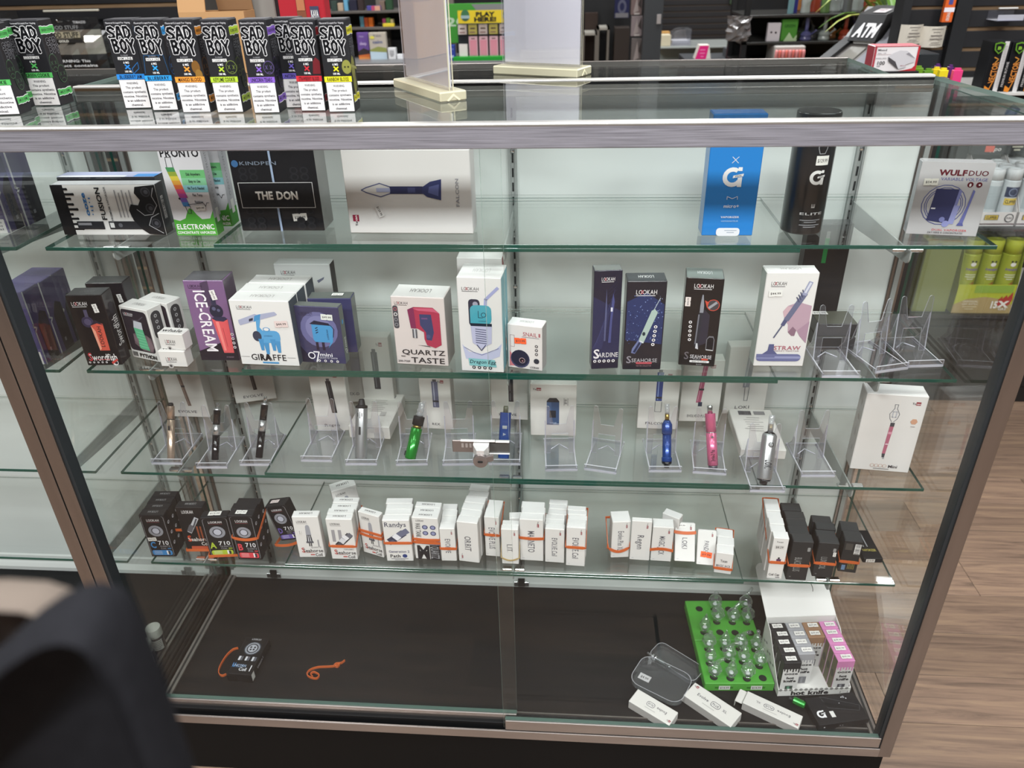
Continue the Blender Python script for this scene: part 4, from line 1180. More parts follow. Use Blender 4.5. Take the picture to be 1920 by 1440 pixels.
carton('egg', (866, 695), (944.6, 699), (858, 519), (868, 493), ZU(Z2), 1, '#dcdad9', art={'F': dragon, 'T': top_word('LOOKAH', '#c5c3c2', PI)}, cm={'R': '#7fb0bb', 'T': '#dcdad9'}, label='tall white carton picturing a teal bubbler, second shelf under the door lap', name='vaporizer_carton')
carton('egg2', (866, 655), (946, 657), (858, 483), (862, 471), ZU(Z2), 1, '#d8d6d5', cm={'R': '#8a4a4e', 'T': '#d8d6d5'}, label='white carton with a red side standing behind the teal bubbler carton', name='vaporizer_carton')
def snail(A):
    A.t(.66, .81, .09, '#b06a70', 'SNAIL', fit=.42); A.r(.9, .77, .95, .85, '#b06a70'); A.r(.42, .735, .92, .745, '#7a7074')
    A.l([(.08, .5), (.08, .76), (.2, .76), (.2, .5), (.08, .5)], .012, '#a48f92'); A.l([(.08, .5), (.08, .1)], .012, '#a48f92'); A.poly([(.05, .05), (.5, .07), (.25, .2), (.06, .4)], '#c97a80')
    A.e(.36, .23, .28, '#4a4a66'); A.e(.36, .25, .255, '#2c2c3e'); A.e(.42, .2, .09, '#a08a90'); A.e(.42, .2, .07, '#2a2024'); A.e(.43, .19, .025, '#a87a84')
    icons(A, .84, .56, .045, 3, 0, -.09, '#4a4448', '#d8d4d2'); A.e(.84, .22, .08, '#3a3a42'); A.t(.78, .07, .05, '#3a3236', 'LOOKAH', fit=.26)
carton('snail', (953, 688), (1016.5, 696.4), (950.6, 606.6), (959, 593), ZU(Z2), 1, '#dfd9d6', art={'F': snail, 'T': top_word('LOOKAH', '#b5b2b0', PI)}, cm={'T': '#e2dfdd', 'R': '#aaa6a4'}, label='small white carton with an orange price sticker and round black device', name='vaporizer_carton',
       sticker=[('F', .38, .65, .34, '$12.99', .05, '#ff6a3c')])
def sardine(A):
    A.poly([(.0, .1), (1, .1), (1, .6), (0, .75)], '#2a2c4c')
    for k in range(12): A.l([(.02 + k * .03, .22), (.2 + k * .05, .22 + .045 * k + .1)], .006, '#4a4e80')
    for k in range(16): A.l([(.52, .24 + k * .038), (.82, .32 + k * .038)], .006, '#34375e')
    lookah(A, .5, .92, .036, .48)
    A.poly([(.42, .3), (.48, .3), (.5, .6), (.46, .83), (.43, .6)], '#55597e'); A.poly([(.58, .28), (.68, .28), (.7, .52), (.76, .7), (.7, .78), (.66, .7), (.62, .52)], '#4a4f82'); A.r(.63, .6, .7, .64, '#d5d6e2')
    A.t(.56, .155, .05, '#cfcbd0', 'SARDINE', fit=.84); A.t(.17, .17, .1, '#e6e2e4', 'S', fit=.24); icons(A, .12, .09, .06, 5, .17, 0)
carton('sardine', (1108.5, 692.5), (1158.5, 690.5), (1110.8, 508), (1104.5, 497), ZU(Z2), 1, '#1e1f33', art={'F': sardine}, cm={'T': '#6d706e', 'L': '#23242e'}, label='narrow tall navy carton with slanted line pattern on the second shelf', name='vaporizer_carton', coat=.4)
def seahorse(A):
    rr = random.Random(4)
    A.poly([(.03, .35), (.97, .3), (.97, .75), (.5, .88), (.03, .78)], '#2c3660')
    for k in range(120):
        u = rr.uniform(.05, .95); v = rr.uniform(.3, .85); A.e(u, v, rr.uniform(.006, .018), rr.choice(('#6a7cb4', '#8fa0d0', '#3d4a80', '#1f2748')), 1, 6); A.k -= 1
    A.k += 1
    lookah(A, .5, .885, .05, .54)
    A.l([(.62, .6), (.86, .82)], .018, '#aab3bd'); A.poly([(.36, .33), (.5, .31), (.82, .66), (.74, .7), (.66, .68)], '#a9bcb4'); A.e(.5, .42, .04, '#2d3a40', 1.4)
    A.poly([(.2, .2), (.3, .19), (.46, .31), (.38, .36), (.22, .25)], '#6d76a0'); A.poly([(.24, .21), (.3, .2), (.43, .31), (.39, .33)], '#28304e'); A.l([(.4, .34), (.5, .32)], .03, '#d5d9e0')
    icons(A, .79, .5, .045, 5, -.01, -.05)
    A.t(.56, .115, .045, '#a9a6ac', 'SEAHORSE', fit=.68); A.t(.15, .125, .085, '#8f8a94', 'S', fit=.14); A.rr(.34, .07, .76, .095, .02, '#b4525c'); A.t(.55, .05, .018, '#8d6a72', 'NECTAR COLLECTOR', fit=.4)
carton('seahorse', (1167, 693), (1238, 693), (1175.5, 527.5), (1178, 511), ZU(Z2), 1, '#20202a', art={'F': seahorse, 'T': top_word('LOOKAH', '#c9c9c9', PI)}, cm={'T': '#30343a'}, label='dark carton with blue sparkle print and a silver pen, second shelf', name='vaporizer_carton', coat=.4)
def seapro(A):
    lookah(A, .48, .915, .045, .52)
    A.poly([(.44, .6), (.54, .6), (.54, .7), (.5, .82), (.47, .82), (.44, .7)], '#8d8f98'); A.poly([(.37, .24), (.52, .2), (.54, .62), (.42, .62)], '#2f3038'); A.poly([(.5, .24), (.72, .28), (.72, .6), (.56, .66), (.52, .6)], '#33303c'); A.poly([(.41, .6), (.45, .6), (.42, .26), (.39, .26)], '#75767f'); A.poly([(.42, .21), (.5, .2), (.47, .27), (.43, .27)], '#c9cad0')
    A.e(.78, .71, .17, '#c8503f'); A.e(.78, .71, .15, '#4a4448'); A.l([(.68, .68), (.86, .74)], .07, '#9a9aa0'); A.poly([(.55, .76), (.66, .74), (.62, .68)], '#c8503f')
    A.poly([(.7, .2), (.92, .19), (.92, .32), (.88, .36), (.76, .36), (.7, .32)], '#77777e'); A.poly([(.72, .21), (.9, .2), (.9, .32), (.87, .345), (.77, .345), (.72, .32)], '#1d1c20'); A.l([(.72, .2), (.9, .195)], .02, '#e5e5e8')
    icons(A, .22, .51, .045, 5, .005, -.05)
    A.t(.6, .115, .045, '#c9c5ca', 'SEAHORSE', fit=.6); A.t(.2, .125, .09, '#6a656c', 'S', fit=.14); A.t(.5, .085, .02, '#8d898e', 'PRO', fit=.2); A.rr(.62, .075, .8, .095, .01, '#c8503f'); A.rr(.3, .045, .84, .07, .02, '#e6e4e4'); A.t(.57, .057, .015, '#2a2a2c', 'EASY TO CLEAN', fit=.4); A.t(.57, .025, .014, '#9a9a9e', 'BLACK', fit=.16)
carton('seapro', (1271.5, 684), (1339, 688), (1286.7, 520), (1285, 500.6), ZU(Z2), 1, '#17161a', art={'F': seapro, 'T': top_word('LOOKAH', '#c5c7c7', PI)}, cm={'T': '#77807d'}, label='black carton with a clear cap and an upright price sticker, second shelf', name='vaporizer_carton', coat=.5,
       sticker=[('F', .1, .74, .27, '$44.99', PI / 2, '#e8ddd9')])
def straw(A):
    lookah(A, .26, .89, .04, .3, '#3a3236')
    A.poly([(.96, .66), (.7, .7), (.5, .66), (.42, .6), (.46, .54), (.56, .46), (.58, .38), (.66, .34), (.72, .34), (.74, .4), (.82, .34), (.97, .26)], '#b79aa8'); A.poly([(.42, .6), (.5, .66), (.62, .64), (.56, .56), (.46, .54)], '#c9a9b2'); A.poly([(.58, .38), (.66, .34), (.72, .34), (.74, .4), (.66, .44)], '#8a6c7c'); A.poly([(.76, .4), (.82, .34), (.97, .26), (.97, .5)], '#a98a9c')
    A.l([(.32, .32), (.5, .5)], .03, '#5d6078'); A.l([(.46, .46), (.52, .53)], .08, '#55587a'); A.l([(.52, .52), (.78, .78)], .11, '#6a6d88')
    for k in range(4): A.l([(.7 + k * .025, .73 + k * .025 - .03), (.64 + k * .03, .75 + k * .025)], .02, '#4a4d68')
    A.l([(.78, .78), (.86, .9)], .085, '#9a9db8'); A.l([(.79, .8), (.86, .895)], .04, '#d0d1de')
    A.t(.62, .21, .045, '#b06a78', 'STRAW', fit=.54); A.t(.62, .175, .012, '#a89098', 'SMART NECTAR', fit=.5)
    A.rr(.03, .06, .92, .14, .08, '#6d7099'); A.r(.03, .09, .92, .115, '#9396bc'); A.r(.03, .1, .4, .14, '#6d7099'); A.poly([(.14, .14), (.44, .14), (.36, .18), (.35, .25), (.25, .25), (.24, .18)], '#5a5d85')
carton('straw', (1412, 686.4), (1505, 687), (1440, 511), (1435, 497), ZU(Z2), 1, '#dfdcda', art={'F': straw, 'T': top_word('LOOKAH', '#bdbab8', PI)}, cm={'L': '#a9b3ad', 'T': '#e0dedc'}, label='white carton picturing a hand holding a blue-grey straw vaporizer', name='vaporizer_carton',
       sticker=[('F', .22, .79, .26, '$44.99', .03, '#e8e6e2')])
# dark stock at the back right
def gstand(A): A.t(.3, .2, .06, '#4a4a4e', 'G', fit=.2); A.l([(.46, .62), (.46, .86)], .1, '#2f8a4a'); A.r(.42, .86, .5, .93, '#8a8c8a')
M, w, d, h = measure((1487, 600), (1566, 600), (1512, 472), .03, ZU(Z2))
carton_at('vaporizer_carton', M, w, d, .205, '#2b2a2c', 'tall dark grey carton with a green pen print at the back of the second shelf', art={'F': gstand}, coat=.2)
M, w, d, h = measure((1527, 656), (1600, 656), (1527, 626), .05, ZU(Z2))
carton_at('vaporizer_carton', M, w, .062, .026, '#3a3a3b', 'flat black box lying under another behind the clear stands', cm={'T': '#4f5048'}, coat=.3)
carton_at('vaporizer_carton', M @ Matrix.Translation((.001, .004, .0268)), w, .06, .026, '#3c3c3d', 'flat black box lying on top of another behind the clear stands', cm={'T': '#55564d'}, coat=.3, sticker=[('T', .2, .8, .4, '$39.99', 0, '#dcdad6')])

# clear easel stands
def make_stand(label):
    """front lip at local y = 0"""
    W, D = .066, .112
    t = .0022
    root = put(None, 'display_stand', label=label, cat='display stand', group=None)
    g = G()
    for sx in (-1, 1): g.box(sx * (W / 2 - t) - t / 2, sx * (W / 2 - t) + t / 2, .001, D, 0, .0065, ACRYL, cm={'T': ACRYL_E, 'B': ACRYL_E})
    g.box(-W / 2 + t, W / 2 - t, .002, D, .001, .0024, ACRYL)
    g.box(-W / 2, W / 2, D - .003, D, 0, .0065, ACRYL, cm={'T': ACRYL_E})
    put(g, 'stand_base', parent=root)
    g = G()
    g.box(-W / 2, W / 2, -.001, .0022, 0, .0135, ACRYL, cm={'T': ACRYL_E, 'F': ACRYL, 'D': ACRYL_E, 'L': ACRYL_E, 'R': ACRYL_E})
    g.box(-W / 2, W / 2, -.0012, .0022, 0, .0035, ACRYL_E)
    put(g, 'front_lip', parent=root)
    g = G()
    H = .108; w2 = W / 2 - .003
    prof = [(-w2, 0), (-w2 + .011, 0), (-w2 + .0125, .045), (w2 - .0125, .045), (w2 - .011, 0), (w2, 0)]
    up = [(w2, H - .006)] + [(w2 - .0045 + .0045 * math.cos(a), H - .0045 + .0045 * math.sin(a)) for a in (.4, .9, 1.57, 2.2, 2.7)] + [(w2 - .0165, H * .62), (-w2 + .0165, H * .62)] + \
         [(-w2 + .0045 + .0045 * math.cos(a), H - .0045 + .0045 * math.sin(a)) for a in (.44, .94, 1.57, 2.24, 2.74)] + [(-w2, H - .006)]
    M = Matrix.Translation((0, .062, .002)) @ Matrix.Rotation(-.12, 4, 'X')
    g.prism(prof + up, 0, t, ACRYL, M, side=ACRYL_E)
    put(g, 'easel_back', parent=root)
    g = G()
    for sx in (-1, 1): g.prism([(.062, .002), (.112, .002), (.085, .03), (.074, .075)], sx * w2 - t / 2, sx * w2 + t / 2, ACRYL, plane='yz', side=ACRYL_E)
    for sx in (-1, 1): g.tube([(sx * .018, .075, .003), (0, .09, .006)], .0012, ACRYL_E, 5)
    put(g, 'stand_brace', parent=root)
    return root
stand0 = None
def stand(l, r, z, label):
    global stand0
    A, B = at_z(l, z), at_z(r, z)
    u = (B - A).normalized(); rz = math.atan2(u.y, u.x)
    c = (A + B) / 2
    loc = (c.x, c.y, z)
    if stand0 is None:
        stand0 = make_stand(label); stand0.location = loc; stand0.rotation_euler = (0, 0, rz); return stand0
    return clone(stand0, loc, (0, 0, rz), label)
stand((1540, 708), (1611, 708), ZU(Z2), 'empty clear easel stand right beside the straw vaporizer carton')
stand((1643, 700), (1700, 692), ZU(Z2), 'empty clear easel stand turned askew on the second shelf, holding crumpled film')
stand((1704, 689), (1764, 687), ZU(Z2), 'empty clear easel stand, rightmost on the second shelf')
P = at_z((1672, 655), ZU(Z2))
g = G()
rr = random.Random(3)
vs = [(x * .012 - .03, .012 * math.sin(x * 1.3 + y) + rr.uniform(-.004, .004), .008 + y * .014 + rr.uniform(-.002, .002)) for y in range(5) for x in range(6)]
vs2 = [(a, b + .0008, c) for a, b, c in vs]
fs = [(y * 6 + x, y * 6 + x + 1, y * 6 + x + 7, y * 6 + x + 6) for y in range(4) for x in range(5)]
g.add(vs, fs, PIPE, smooth=True); g.add(vs2, [tuple(reversed(f)) for f in fs], PIPE, smooth=True)
put(g, 'film_scrap', loc=(P.x, P.y + .012, ZU(Z2)), label='crumpled clear film stuck in the askew easel stand', cat='plastic film')

# ================================================================ THIRD SHELF
def yocan(A, u, v, h, fit=.16, rot=0.):
    c, d = math.cos(rot), math.sin(rot)
    W_ = fit
    if abs(c) > .5:
        A.r(u, v - h * .75, u + W_ * .55, v + h * .75, '#8e2f3a'); A.t(u - W_ * .22, v, h, '#2a2628', 'Yo', fit=W_ * .4, bold=.02); A.t(u + W_ * .28, v, h * .8, '#e9e6e4', 'can', fit=W_ * .48, bold=.01)
    else:
        A.r(u - h * .8, v - W_ * .6, u + h * .8, v, '#8e2f3a'); A.t(u, v + W_ * .22, h * A.W / A.H, '#2a2628', 'Yo', rot=rot, fit=W_ * .4, bold=.02); A.t(u, v - W_ * .3, h * .8 * A.W / A.H, '#e9e6e4', 'can', rot=rot, fit=W_ * .5, bold=.01)
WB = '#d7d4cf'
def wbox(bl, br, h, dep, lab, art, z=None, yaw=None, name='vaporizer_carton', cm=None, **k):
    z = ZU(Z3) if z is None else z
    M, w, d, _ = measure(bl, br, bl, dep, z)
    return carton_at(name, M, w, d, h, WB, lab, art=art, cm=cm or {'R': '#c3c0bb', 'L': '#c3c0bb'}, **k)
def pen_art(word, col, hi, tilt=0., v0=.2, v1=.78, wd=.09, u=.5, extra=None):
    def f(A):
        yocan(A, .68, .9, .035, .2)
        dx = tilt
        A.poly([(u - wd / 2 + dx, v0), (u + wd / 2 + dx, v0), (u + wd / 2 - dx, v1), (u - wd / 2 - dx, v1)], col)
        A.poly([(u - wd / 4 + dx, v0 + .02), (u - wd / 10 + dx, v0 + .02), (u - wd / 10 - dx, v1 - .02), (u - wd / 4 - dx, v1 - .02)], hi)
        A.r(u - wd * .3 - dx, v1, u + wd * .3 - dx, v1 + .04, '#55555a')
        A.r(u - wd / 2, .52, u + wd / 2, .55, '#3a3a3e')
        A.t(.45, .1, .045, '#55535a', word, fit=min(.5, .09 * len(word)), bold=.01)
        if extra: extra(A)
    return f
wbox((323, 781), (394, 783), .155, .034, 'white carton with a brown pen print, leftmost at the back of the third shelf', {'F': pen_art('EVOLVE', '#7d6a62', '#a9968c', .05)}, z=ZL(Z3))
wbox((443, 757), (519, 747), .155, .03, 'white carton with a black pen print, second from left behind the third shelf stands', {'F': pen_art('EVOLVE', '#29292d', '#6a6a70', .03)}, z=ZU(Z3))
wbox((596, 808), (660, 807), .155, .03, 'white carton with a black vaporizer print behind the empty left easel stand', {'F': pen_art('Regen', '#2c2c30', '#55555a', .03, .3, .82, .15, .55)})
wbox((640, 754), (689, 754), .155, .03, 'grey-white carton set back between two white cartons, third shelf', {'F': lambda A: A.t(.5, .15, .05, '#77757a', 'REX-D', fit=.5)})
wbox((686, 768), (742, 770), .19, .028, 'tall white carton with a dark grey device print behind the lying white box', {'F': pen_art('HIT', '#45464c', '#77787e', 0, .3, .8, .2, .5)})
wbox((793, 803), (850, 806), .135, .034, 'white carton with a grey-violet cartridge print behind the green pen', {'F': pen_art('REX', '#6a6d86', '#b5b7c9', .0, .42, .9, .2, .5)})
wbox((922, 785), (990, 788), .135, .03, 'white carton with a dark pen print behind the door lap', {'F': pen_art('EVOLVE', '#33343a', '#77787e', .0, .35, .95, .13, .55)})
def vane(A):
    yocan(A, .14, .9, .035, .18)
    A.poly([(.36, .22), (.63, .22), (.63, .68), (.57, .74), (.42, .74), (.36, .68)], '#3f5478'); A.poly([(.36, .68), (.42, .74), (.57, .74), (.63, .68), (.63, .66), (.36, .66)], '#2f3138'); A.r(.36, .25, .46, .66, '#50678e'); A.r(.42, .36, .56, .5, '#2a2c33'); A.t(.5, .26, .03, '#9fb0cc', 'VANE', fit=.16)
    A.r(.73, .6, .74, .74, '#8a888a'); A.t(.77, .67, .035, '#6a686a', '0.E', rot=-PI / 2, fit=.1); A.r(.81, .6, .82, .74, '#8a888a')
M, w, d, h = measure((994.7, 816), (1079.5, 818), (996, 719.5), (999, 713), ZU(Z3))
carton_at('vaporizer_carton', M, w, .022, h, WB, 'white carton with a blue box-shaped device print at the centre of the third shelf', art={'F': vane})
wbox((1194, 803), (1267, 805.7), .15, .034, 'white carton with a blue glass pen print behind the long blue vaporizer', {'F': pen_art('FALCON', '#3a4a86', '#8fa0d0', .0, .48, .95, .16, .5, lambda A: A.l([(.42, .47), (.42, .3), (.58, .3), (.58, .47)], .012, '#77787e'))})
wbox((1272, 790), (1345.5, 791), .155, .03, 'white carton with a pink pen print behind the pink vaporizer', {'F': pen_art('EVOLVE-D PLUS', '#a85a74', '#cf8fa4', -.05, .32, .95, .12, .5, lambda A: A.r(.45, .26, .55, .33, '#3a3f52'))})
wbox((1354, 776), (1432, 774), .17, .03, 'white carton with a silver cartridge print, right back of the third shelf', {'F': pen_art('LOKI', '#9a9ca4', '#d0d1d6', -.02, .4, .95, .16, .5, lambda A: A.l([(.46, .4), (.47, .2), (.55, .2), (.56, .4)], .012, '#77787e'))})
def back_label(A):
    barcode(A, .2, .84, .5, .95, 12, False, '#77757a', '#3a3a3c'); A.r(.56, .85, .82, .94, '#8a888a')
    for k in range(7): A.lines(.5 - .05 * (k % 2), .76 - k * .055, .012, '#a5a2a0', 1, .5 + .1 * (k % 3), .05)
    A.r(.64, .3, .78, .42, '#bcb9b6')
def lying(bl, br, tl_back, hpx_top, z, lab, art, name='vaporizer_carton', col=WB, h=None, cm=None, **k):
    """a carton lying flat: bl, br lower front corners, hpx_top: upper front-left corner, tl_back: upper rear-left corner"""
    M, w, d, hh = measure(bl, br, hpx_top, tl_back, z)
    return carton_at(name, M, w, d, h or hh, col, lab, art=art, cm=cm, **k)
lying((656, 820.5), (732, 824), (690, 737), (654, 798), ZU(Z3), 'white box lying flat with its barcode side up, behind the silver vaporizer', {'T': back_label}, cm={'T': '#dedbd6'})
lying((1387, 859), (1472, 861.5), (1371, 767), (1387, 842), ZU(Z3), 'white box lying flat with its barcode side up, beside the silver LOKI vaporizer', {'T': back_label}, cm={'T': '#dedbd6'})
def mini(A):
    yocan(A, .82, .905, .028, .14)
    A.l([(.5, .66), (.46, .7), (.44, .76), (.5, .83), (.49, .88), (.545, .88), (.54, .83), (.6, .76), (.58, .7), (.53, .66)], .01, '#77787e'); A.l([(.49, .72), (.49, .79), (.55, .79), (.55, .72), (.49, .72)], .02, '#b9bac0')
    A.poly([(.475, .24), (.53, .24), (.56, .64), (.49, .64)], '#b0687c'); A.poly([(.475, .24), (.53, .24), (.527, .19), (.485, .19)], '#4a4a50'); A.poly([(.49, .6), (.56, .6), (.56, .65), (.49, .65)], '#4a4a50'); A.r(.49, .36, .55, .375, '#e2c9cf'); A.r(.49, .5, .555, .53, '#d79aaa'); A.r(.5, .17, .53, .19, '#9a9a9e')
    A.e(.86, .68, .06, '#c99a80', 1., 6); A.lines(.86, .61, .01, '#a9a2a0', 1, .12, .02)
    for k in range(4): A.ring(.36 + k * .07, .075, .035, .006, '#b98a7c', WB)
    A.t(.71, .075, .04, '#4a4448', 'Mini', fit=.16); A.lines(.52, .03, .01, '#8a8684', 1, .44, .02)
M, w, d, h = measure((1593, 878.5), (1702.6, 887), (1628, 737), (1616, 717), ZU(Z3))
carton_at('vaporizer_carton', M, w, d, h, '#dcd9d6', 'large white carton with a pink pen print at the right end of the third shelf', art={'F': mini, 'L': lambda A: [A.r(.4, .2 + k * .2, .6, .26 + k * .2, '#b5b2ae') for k in range(4)]}, cm={'T': '#e4e2df', 'L': '#b9b6b2'}, coat=.4)

S3 = [((286, 870.5), (341, 871), ZL(Z3), 'clear easel stand under the gold vape pen'), ((369, 878), (427, 878), ZL(Z3), 'clear easel stand under the short black and silver vape pen'),
      ((450, 873), (509, 873), ZL(Z3), 'clear easel stand under the tall black and silver vape pen'), ((566, 865), (622, 866), ZU(Z3), 'empty clear easel stand before the black vaporizer carton'),
      ((648.5, 872), (707, 872), ZU(Z3), 'clear easel stand under the thick silver vaporizer with black mouthpiece'), ((745, 873), (800, 872), ZU(Z3), 'clear easel stand under the green vaporizer'),
      ((832, 873), (887, 872), ZU(Z3), 'empty clear easel stand behind the ratchet lock'), ((917, 871.5), (975, 872), ZU(Z3), 'clear easel stand under the short blue vaporizer behind the door lap'),
      ((1024.5, 883.5), (1080.6, 882.5), ZU(Z3), 'empty clear easel stand before the blue-device white carton'), ((1098, 881), (1153, 889), ZU(Z3), 'empty clear easel stand turned askew, centre of the third shelf'),
      ((1217, 885), (1276.5, 885), ZU(Z3), 'clear easel stand under the long blue vaporizer with glass tip'), ((1300.5, 887), (1359.5, 891), ZU(Z3), 'clear easel stand under the pink vaporizer'),
      ((1406, 922), (1470.6, 923.4), ZU(Z3), 'clear easel stand at the shelf edge under the silver glass-tipped vaporizer'), ((1503, 894), (1563.4, 894), ZU(Z3), 'empty clear easel stand, rightmost on the third shelf')]
for a in S3: stand(*a)

def vape(bot, top, z, label, build):
    """axis from a photo point at the foot to one at the tip, leaning back on the stand"""
    P = at_z(bot, z + .004)
    lean = .47
    dirn = Vector((0, math.sin(lean), math.cos(lean)))
    T = at_plane(top, P, Vector((1, 0, 0)).cross(dirn).normalized())
    L = (T - P).length; ax = (T - P).normalized()
    x = (Vector((1, 0, 0)) - ax * ax.x).normalized(); y = ax.cross(x)
    M = Matrix.Translation(P) @ Matrix(((x.x, y.x, ax.x, 0), (x.y, y.y, ax.y, 0), (x.z, y.z, ax.z, 0), (0, 0, 0, 1)))
    root = put(None, 'vaporizer', M=M, label=label, cat='vaporizer')
    build(root, L)
    return root
GOLD = mat('rose_gold', '#c9b2a0', .25, .8); BLK = mat('gloss_black', '#101116', .12, coat=.6); SIL = mat('satin_silver', '#c3c4c6', .28, .85); BLU = mat('metallic_blue', '#27468c', .25, .45, coat=.4)
GRN = mat('metallic_green', '#1f8a30', .2, .5, coat=.5); PNK = mat('metallic_pink', '#d66d92', .25, .4, coat=.4); BRASS = mat('brass', '#b59a5a', .3, .9); RUB = mat('matte_black', '#17171a', .6)
def lp(root, nm, prof, mt, n=20, M=None):
    g = G(); g.lathe(prof, mt, M, n); return put(g, nm, parent=root)
def btn(root, r, z, w_=.0022, h_=.0045, mt=None, frame=None):
    g = G(); M = Matrix.Translation((0, -r, z)) @ Matrix.Rotation(PI / 2, 4, 'X')
    g.prism(rrect(-w_, -h_, w_, h_, w_ * .6), -.0002, .0008, mt or RUB, M, plane='xy')
    return put(g, 'button', parent=root)
def v_gold(o, L):
    r = .0078
    lp(o, 'battery_tube', [(r * .9, 0), (r, .002), (r, L * .7)], GOLD); lp(o, 'seam_ring', [(r * .97, L * .7), (r * .97, L * .715)], RUB)
    lp(o, 'tank_cap', [(r, L * .715), (r, L * .93), (r * .8, L * .945)], GOLD); lp(o, 'mouthpiece', [(r * .72, L * .94), (r * .72, L * .975), (r * .5, L)], RUB); btn(o, r, L * .56)
def v_black(o, L, r=.0075):
    lp(o, 'battery_tube', [(r * .8, 0, SIL), (r * .9, .004, SIL), (r, .006, SIL), (r, L * .46, BLK)], BLK); lp(o, 'middle_collar', [(r * 1.02, L * .46), (r * 1.02, L * .63)], SIL)
    lp(o, 'upper_tube', [(r, L * .63), (r, L * .87, BLK), (r * 1.02, L * .875, SIL), (r, L * .9, SIL)], BLK); btn(o, r * 1.02, L * .53, .0018, .002, CHROME)
    return r
def v_black1(o, L):
    r = v_black(o, L); lp(o, 'bead_tip', [(r * .4, L * .9), (r * .35, L * .93), (r * .55, L * .96), (r * .5, L * .99), (r * .2, L)], CHROME)
def v_black2(o, L):
    r = v_black(o, L); lp(o, 'mouthpiece', [(r * .45, L * .9), (r * .45, L * .99), (r * .3, L)], CHROME)
def v_silver(o, L):
    r = .0125
    lp(o, 'body', [(r * .96, 0), (r, .002), (r, L * .84), (r * .97, L * .85)], SIL, 28); lp(o, 'mouthpiece', [(r * 1.02, L * .85), (r, L * .885), (r * .62, L * .9), (r * .45, L * .99), (r * .35, L)], RUB, 28)
    btn(o, r, L * .47, .0021, .0085)
    for dx, hh in ((-.0042, .004), (0, .0075), (.0042, .004)):
        g = G(); M = Matrix.Translation((dx, -r * .97 + abs(dx) * .2, L * .74)) @ Matrix.Rotation(PI / 2, 4, 'X'); g.prism(rrect(-.0007, -hh, .0007, hh, .0006), -.0004, .001, RUB, M, plane='xy'); put(g, 'sound_slot', parent=o)
def v_green(o, L):
    r = .0118
    lp(o, 'body', [(r * .96, 0), (r, .002), (r, L * .55)], GRN, 28); lp(o, 'threaded_ring', [(r * .75, L * .55), (r * .75, L * .6)], BRASS); lp(o, 'grip_collar', [(r * .98, L * .6), (r, L * .75), (r * .9, L * .755)], RUB, 28)
    g = G(); g.lathe([(r * .55, L * .755), (r * .7, L * .79), (r * .52, L * .83), (r * .66, L * .87), (r * .5, L * .9), (r * .6, L * .95), (r * .5, L)], MOUTH); put(g, 'glass_mouthpiece', parent=o)
    g = G(); g.box(-r * 1.18, -r * .9, -.003, .003, .004, L * .12, RUB, .001); put(g, 'charging_cap', parent=o)
def v_blue_box(o, L):
    w_, d_ = .0115, .0085
    g = G(); g.prism(rrect(-w_, -d_, w_, d_, .005), .004, L * .88, BLU, plane='xy', smooth=False); put(g, 'body', parent=o)
    lp(o, 'mouthpiece', [(.0055, L * .88), (.0055, L * .97), (.0045, L)], mat('olive_tip', '#54584a', .4))
    g = G(); g.box(-.005, .005, -d_ - .0006, -d_ + .001, L * .58, L * .64, SIL, .0005); put(g, 'screen', parent=o)
    g = G(); g.prism([(-.003, -.003), (.0035, 0), (-.003, .003)], 0, .0006, SIL, Matrix.Translation((0, -d_, L * .48)) @ Matrix.Rotation(PI / 2, 4, 'X'), plane='xy'); put(g, 'button', parent=o)
def v_falcon(o, L):
    r = .0105
    lp(o, 'dark_tip', [(r * .5, 0), (r * .55, L * .04), (r * .95, L * .07), (r, L * .1)], BLK); lp(o, 'lower_body', [(r * .98, L * .1), (r, L * .12), (r, L * .16), (r * .86, L * .17), (r * .86, L * .53)], BLU, 26)
    lp(o, 'upper_collar', [(r, L * .53), (r * 1.02, L * .6), (r, L * .68), (r * .55, L * .745)], BLU, 26); lp(o, 'brass_ring', [(r * .42, L * .745), (r * .42, L * .86)], BRASS)
    g = G(); g.lathe([(r * .45, L * .84), (r * .48, L * .98), (r * .4, L)], MOUTH); put(g, 'glass_tip', parent=o)
def v_pink(o, L):
    r = .0104
    lp(o, 'clear_base', [(r * .85, 0), (r * .9, L * .06)], mat('smoked_plastic', '#4a4750', .15, coat=.5)); lp(o, 'battery_tube', [(r, L * .06), (r, L * .57)], PNK, 26); lp(o, 'seam_ring', [(r * .97, L * .57), (r * .97, L * .585)], SIL); lp(o, 'tank_tube', [(r, L * .585), (r, L * .87), (r * .9, L * .875)], PNK, 26)
    lp(o, 'mouthpiece', [(r * .5, L * .875), (r * .55, L * .98), (r * .45, L)], CHROME); btn(o, r, L * .51, .002, .002, CHROME)
    g = G(); A = CylArt(g, r, L, r * 1.2, -.1); A.k = 14; A.t(.5, .22, .06, '#3a2a32', 'Evolve-D Plus', rot=PI / 2, fit=.18, sx=1); put(g, 'printed_artwork', parent=o)
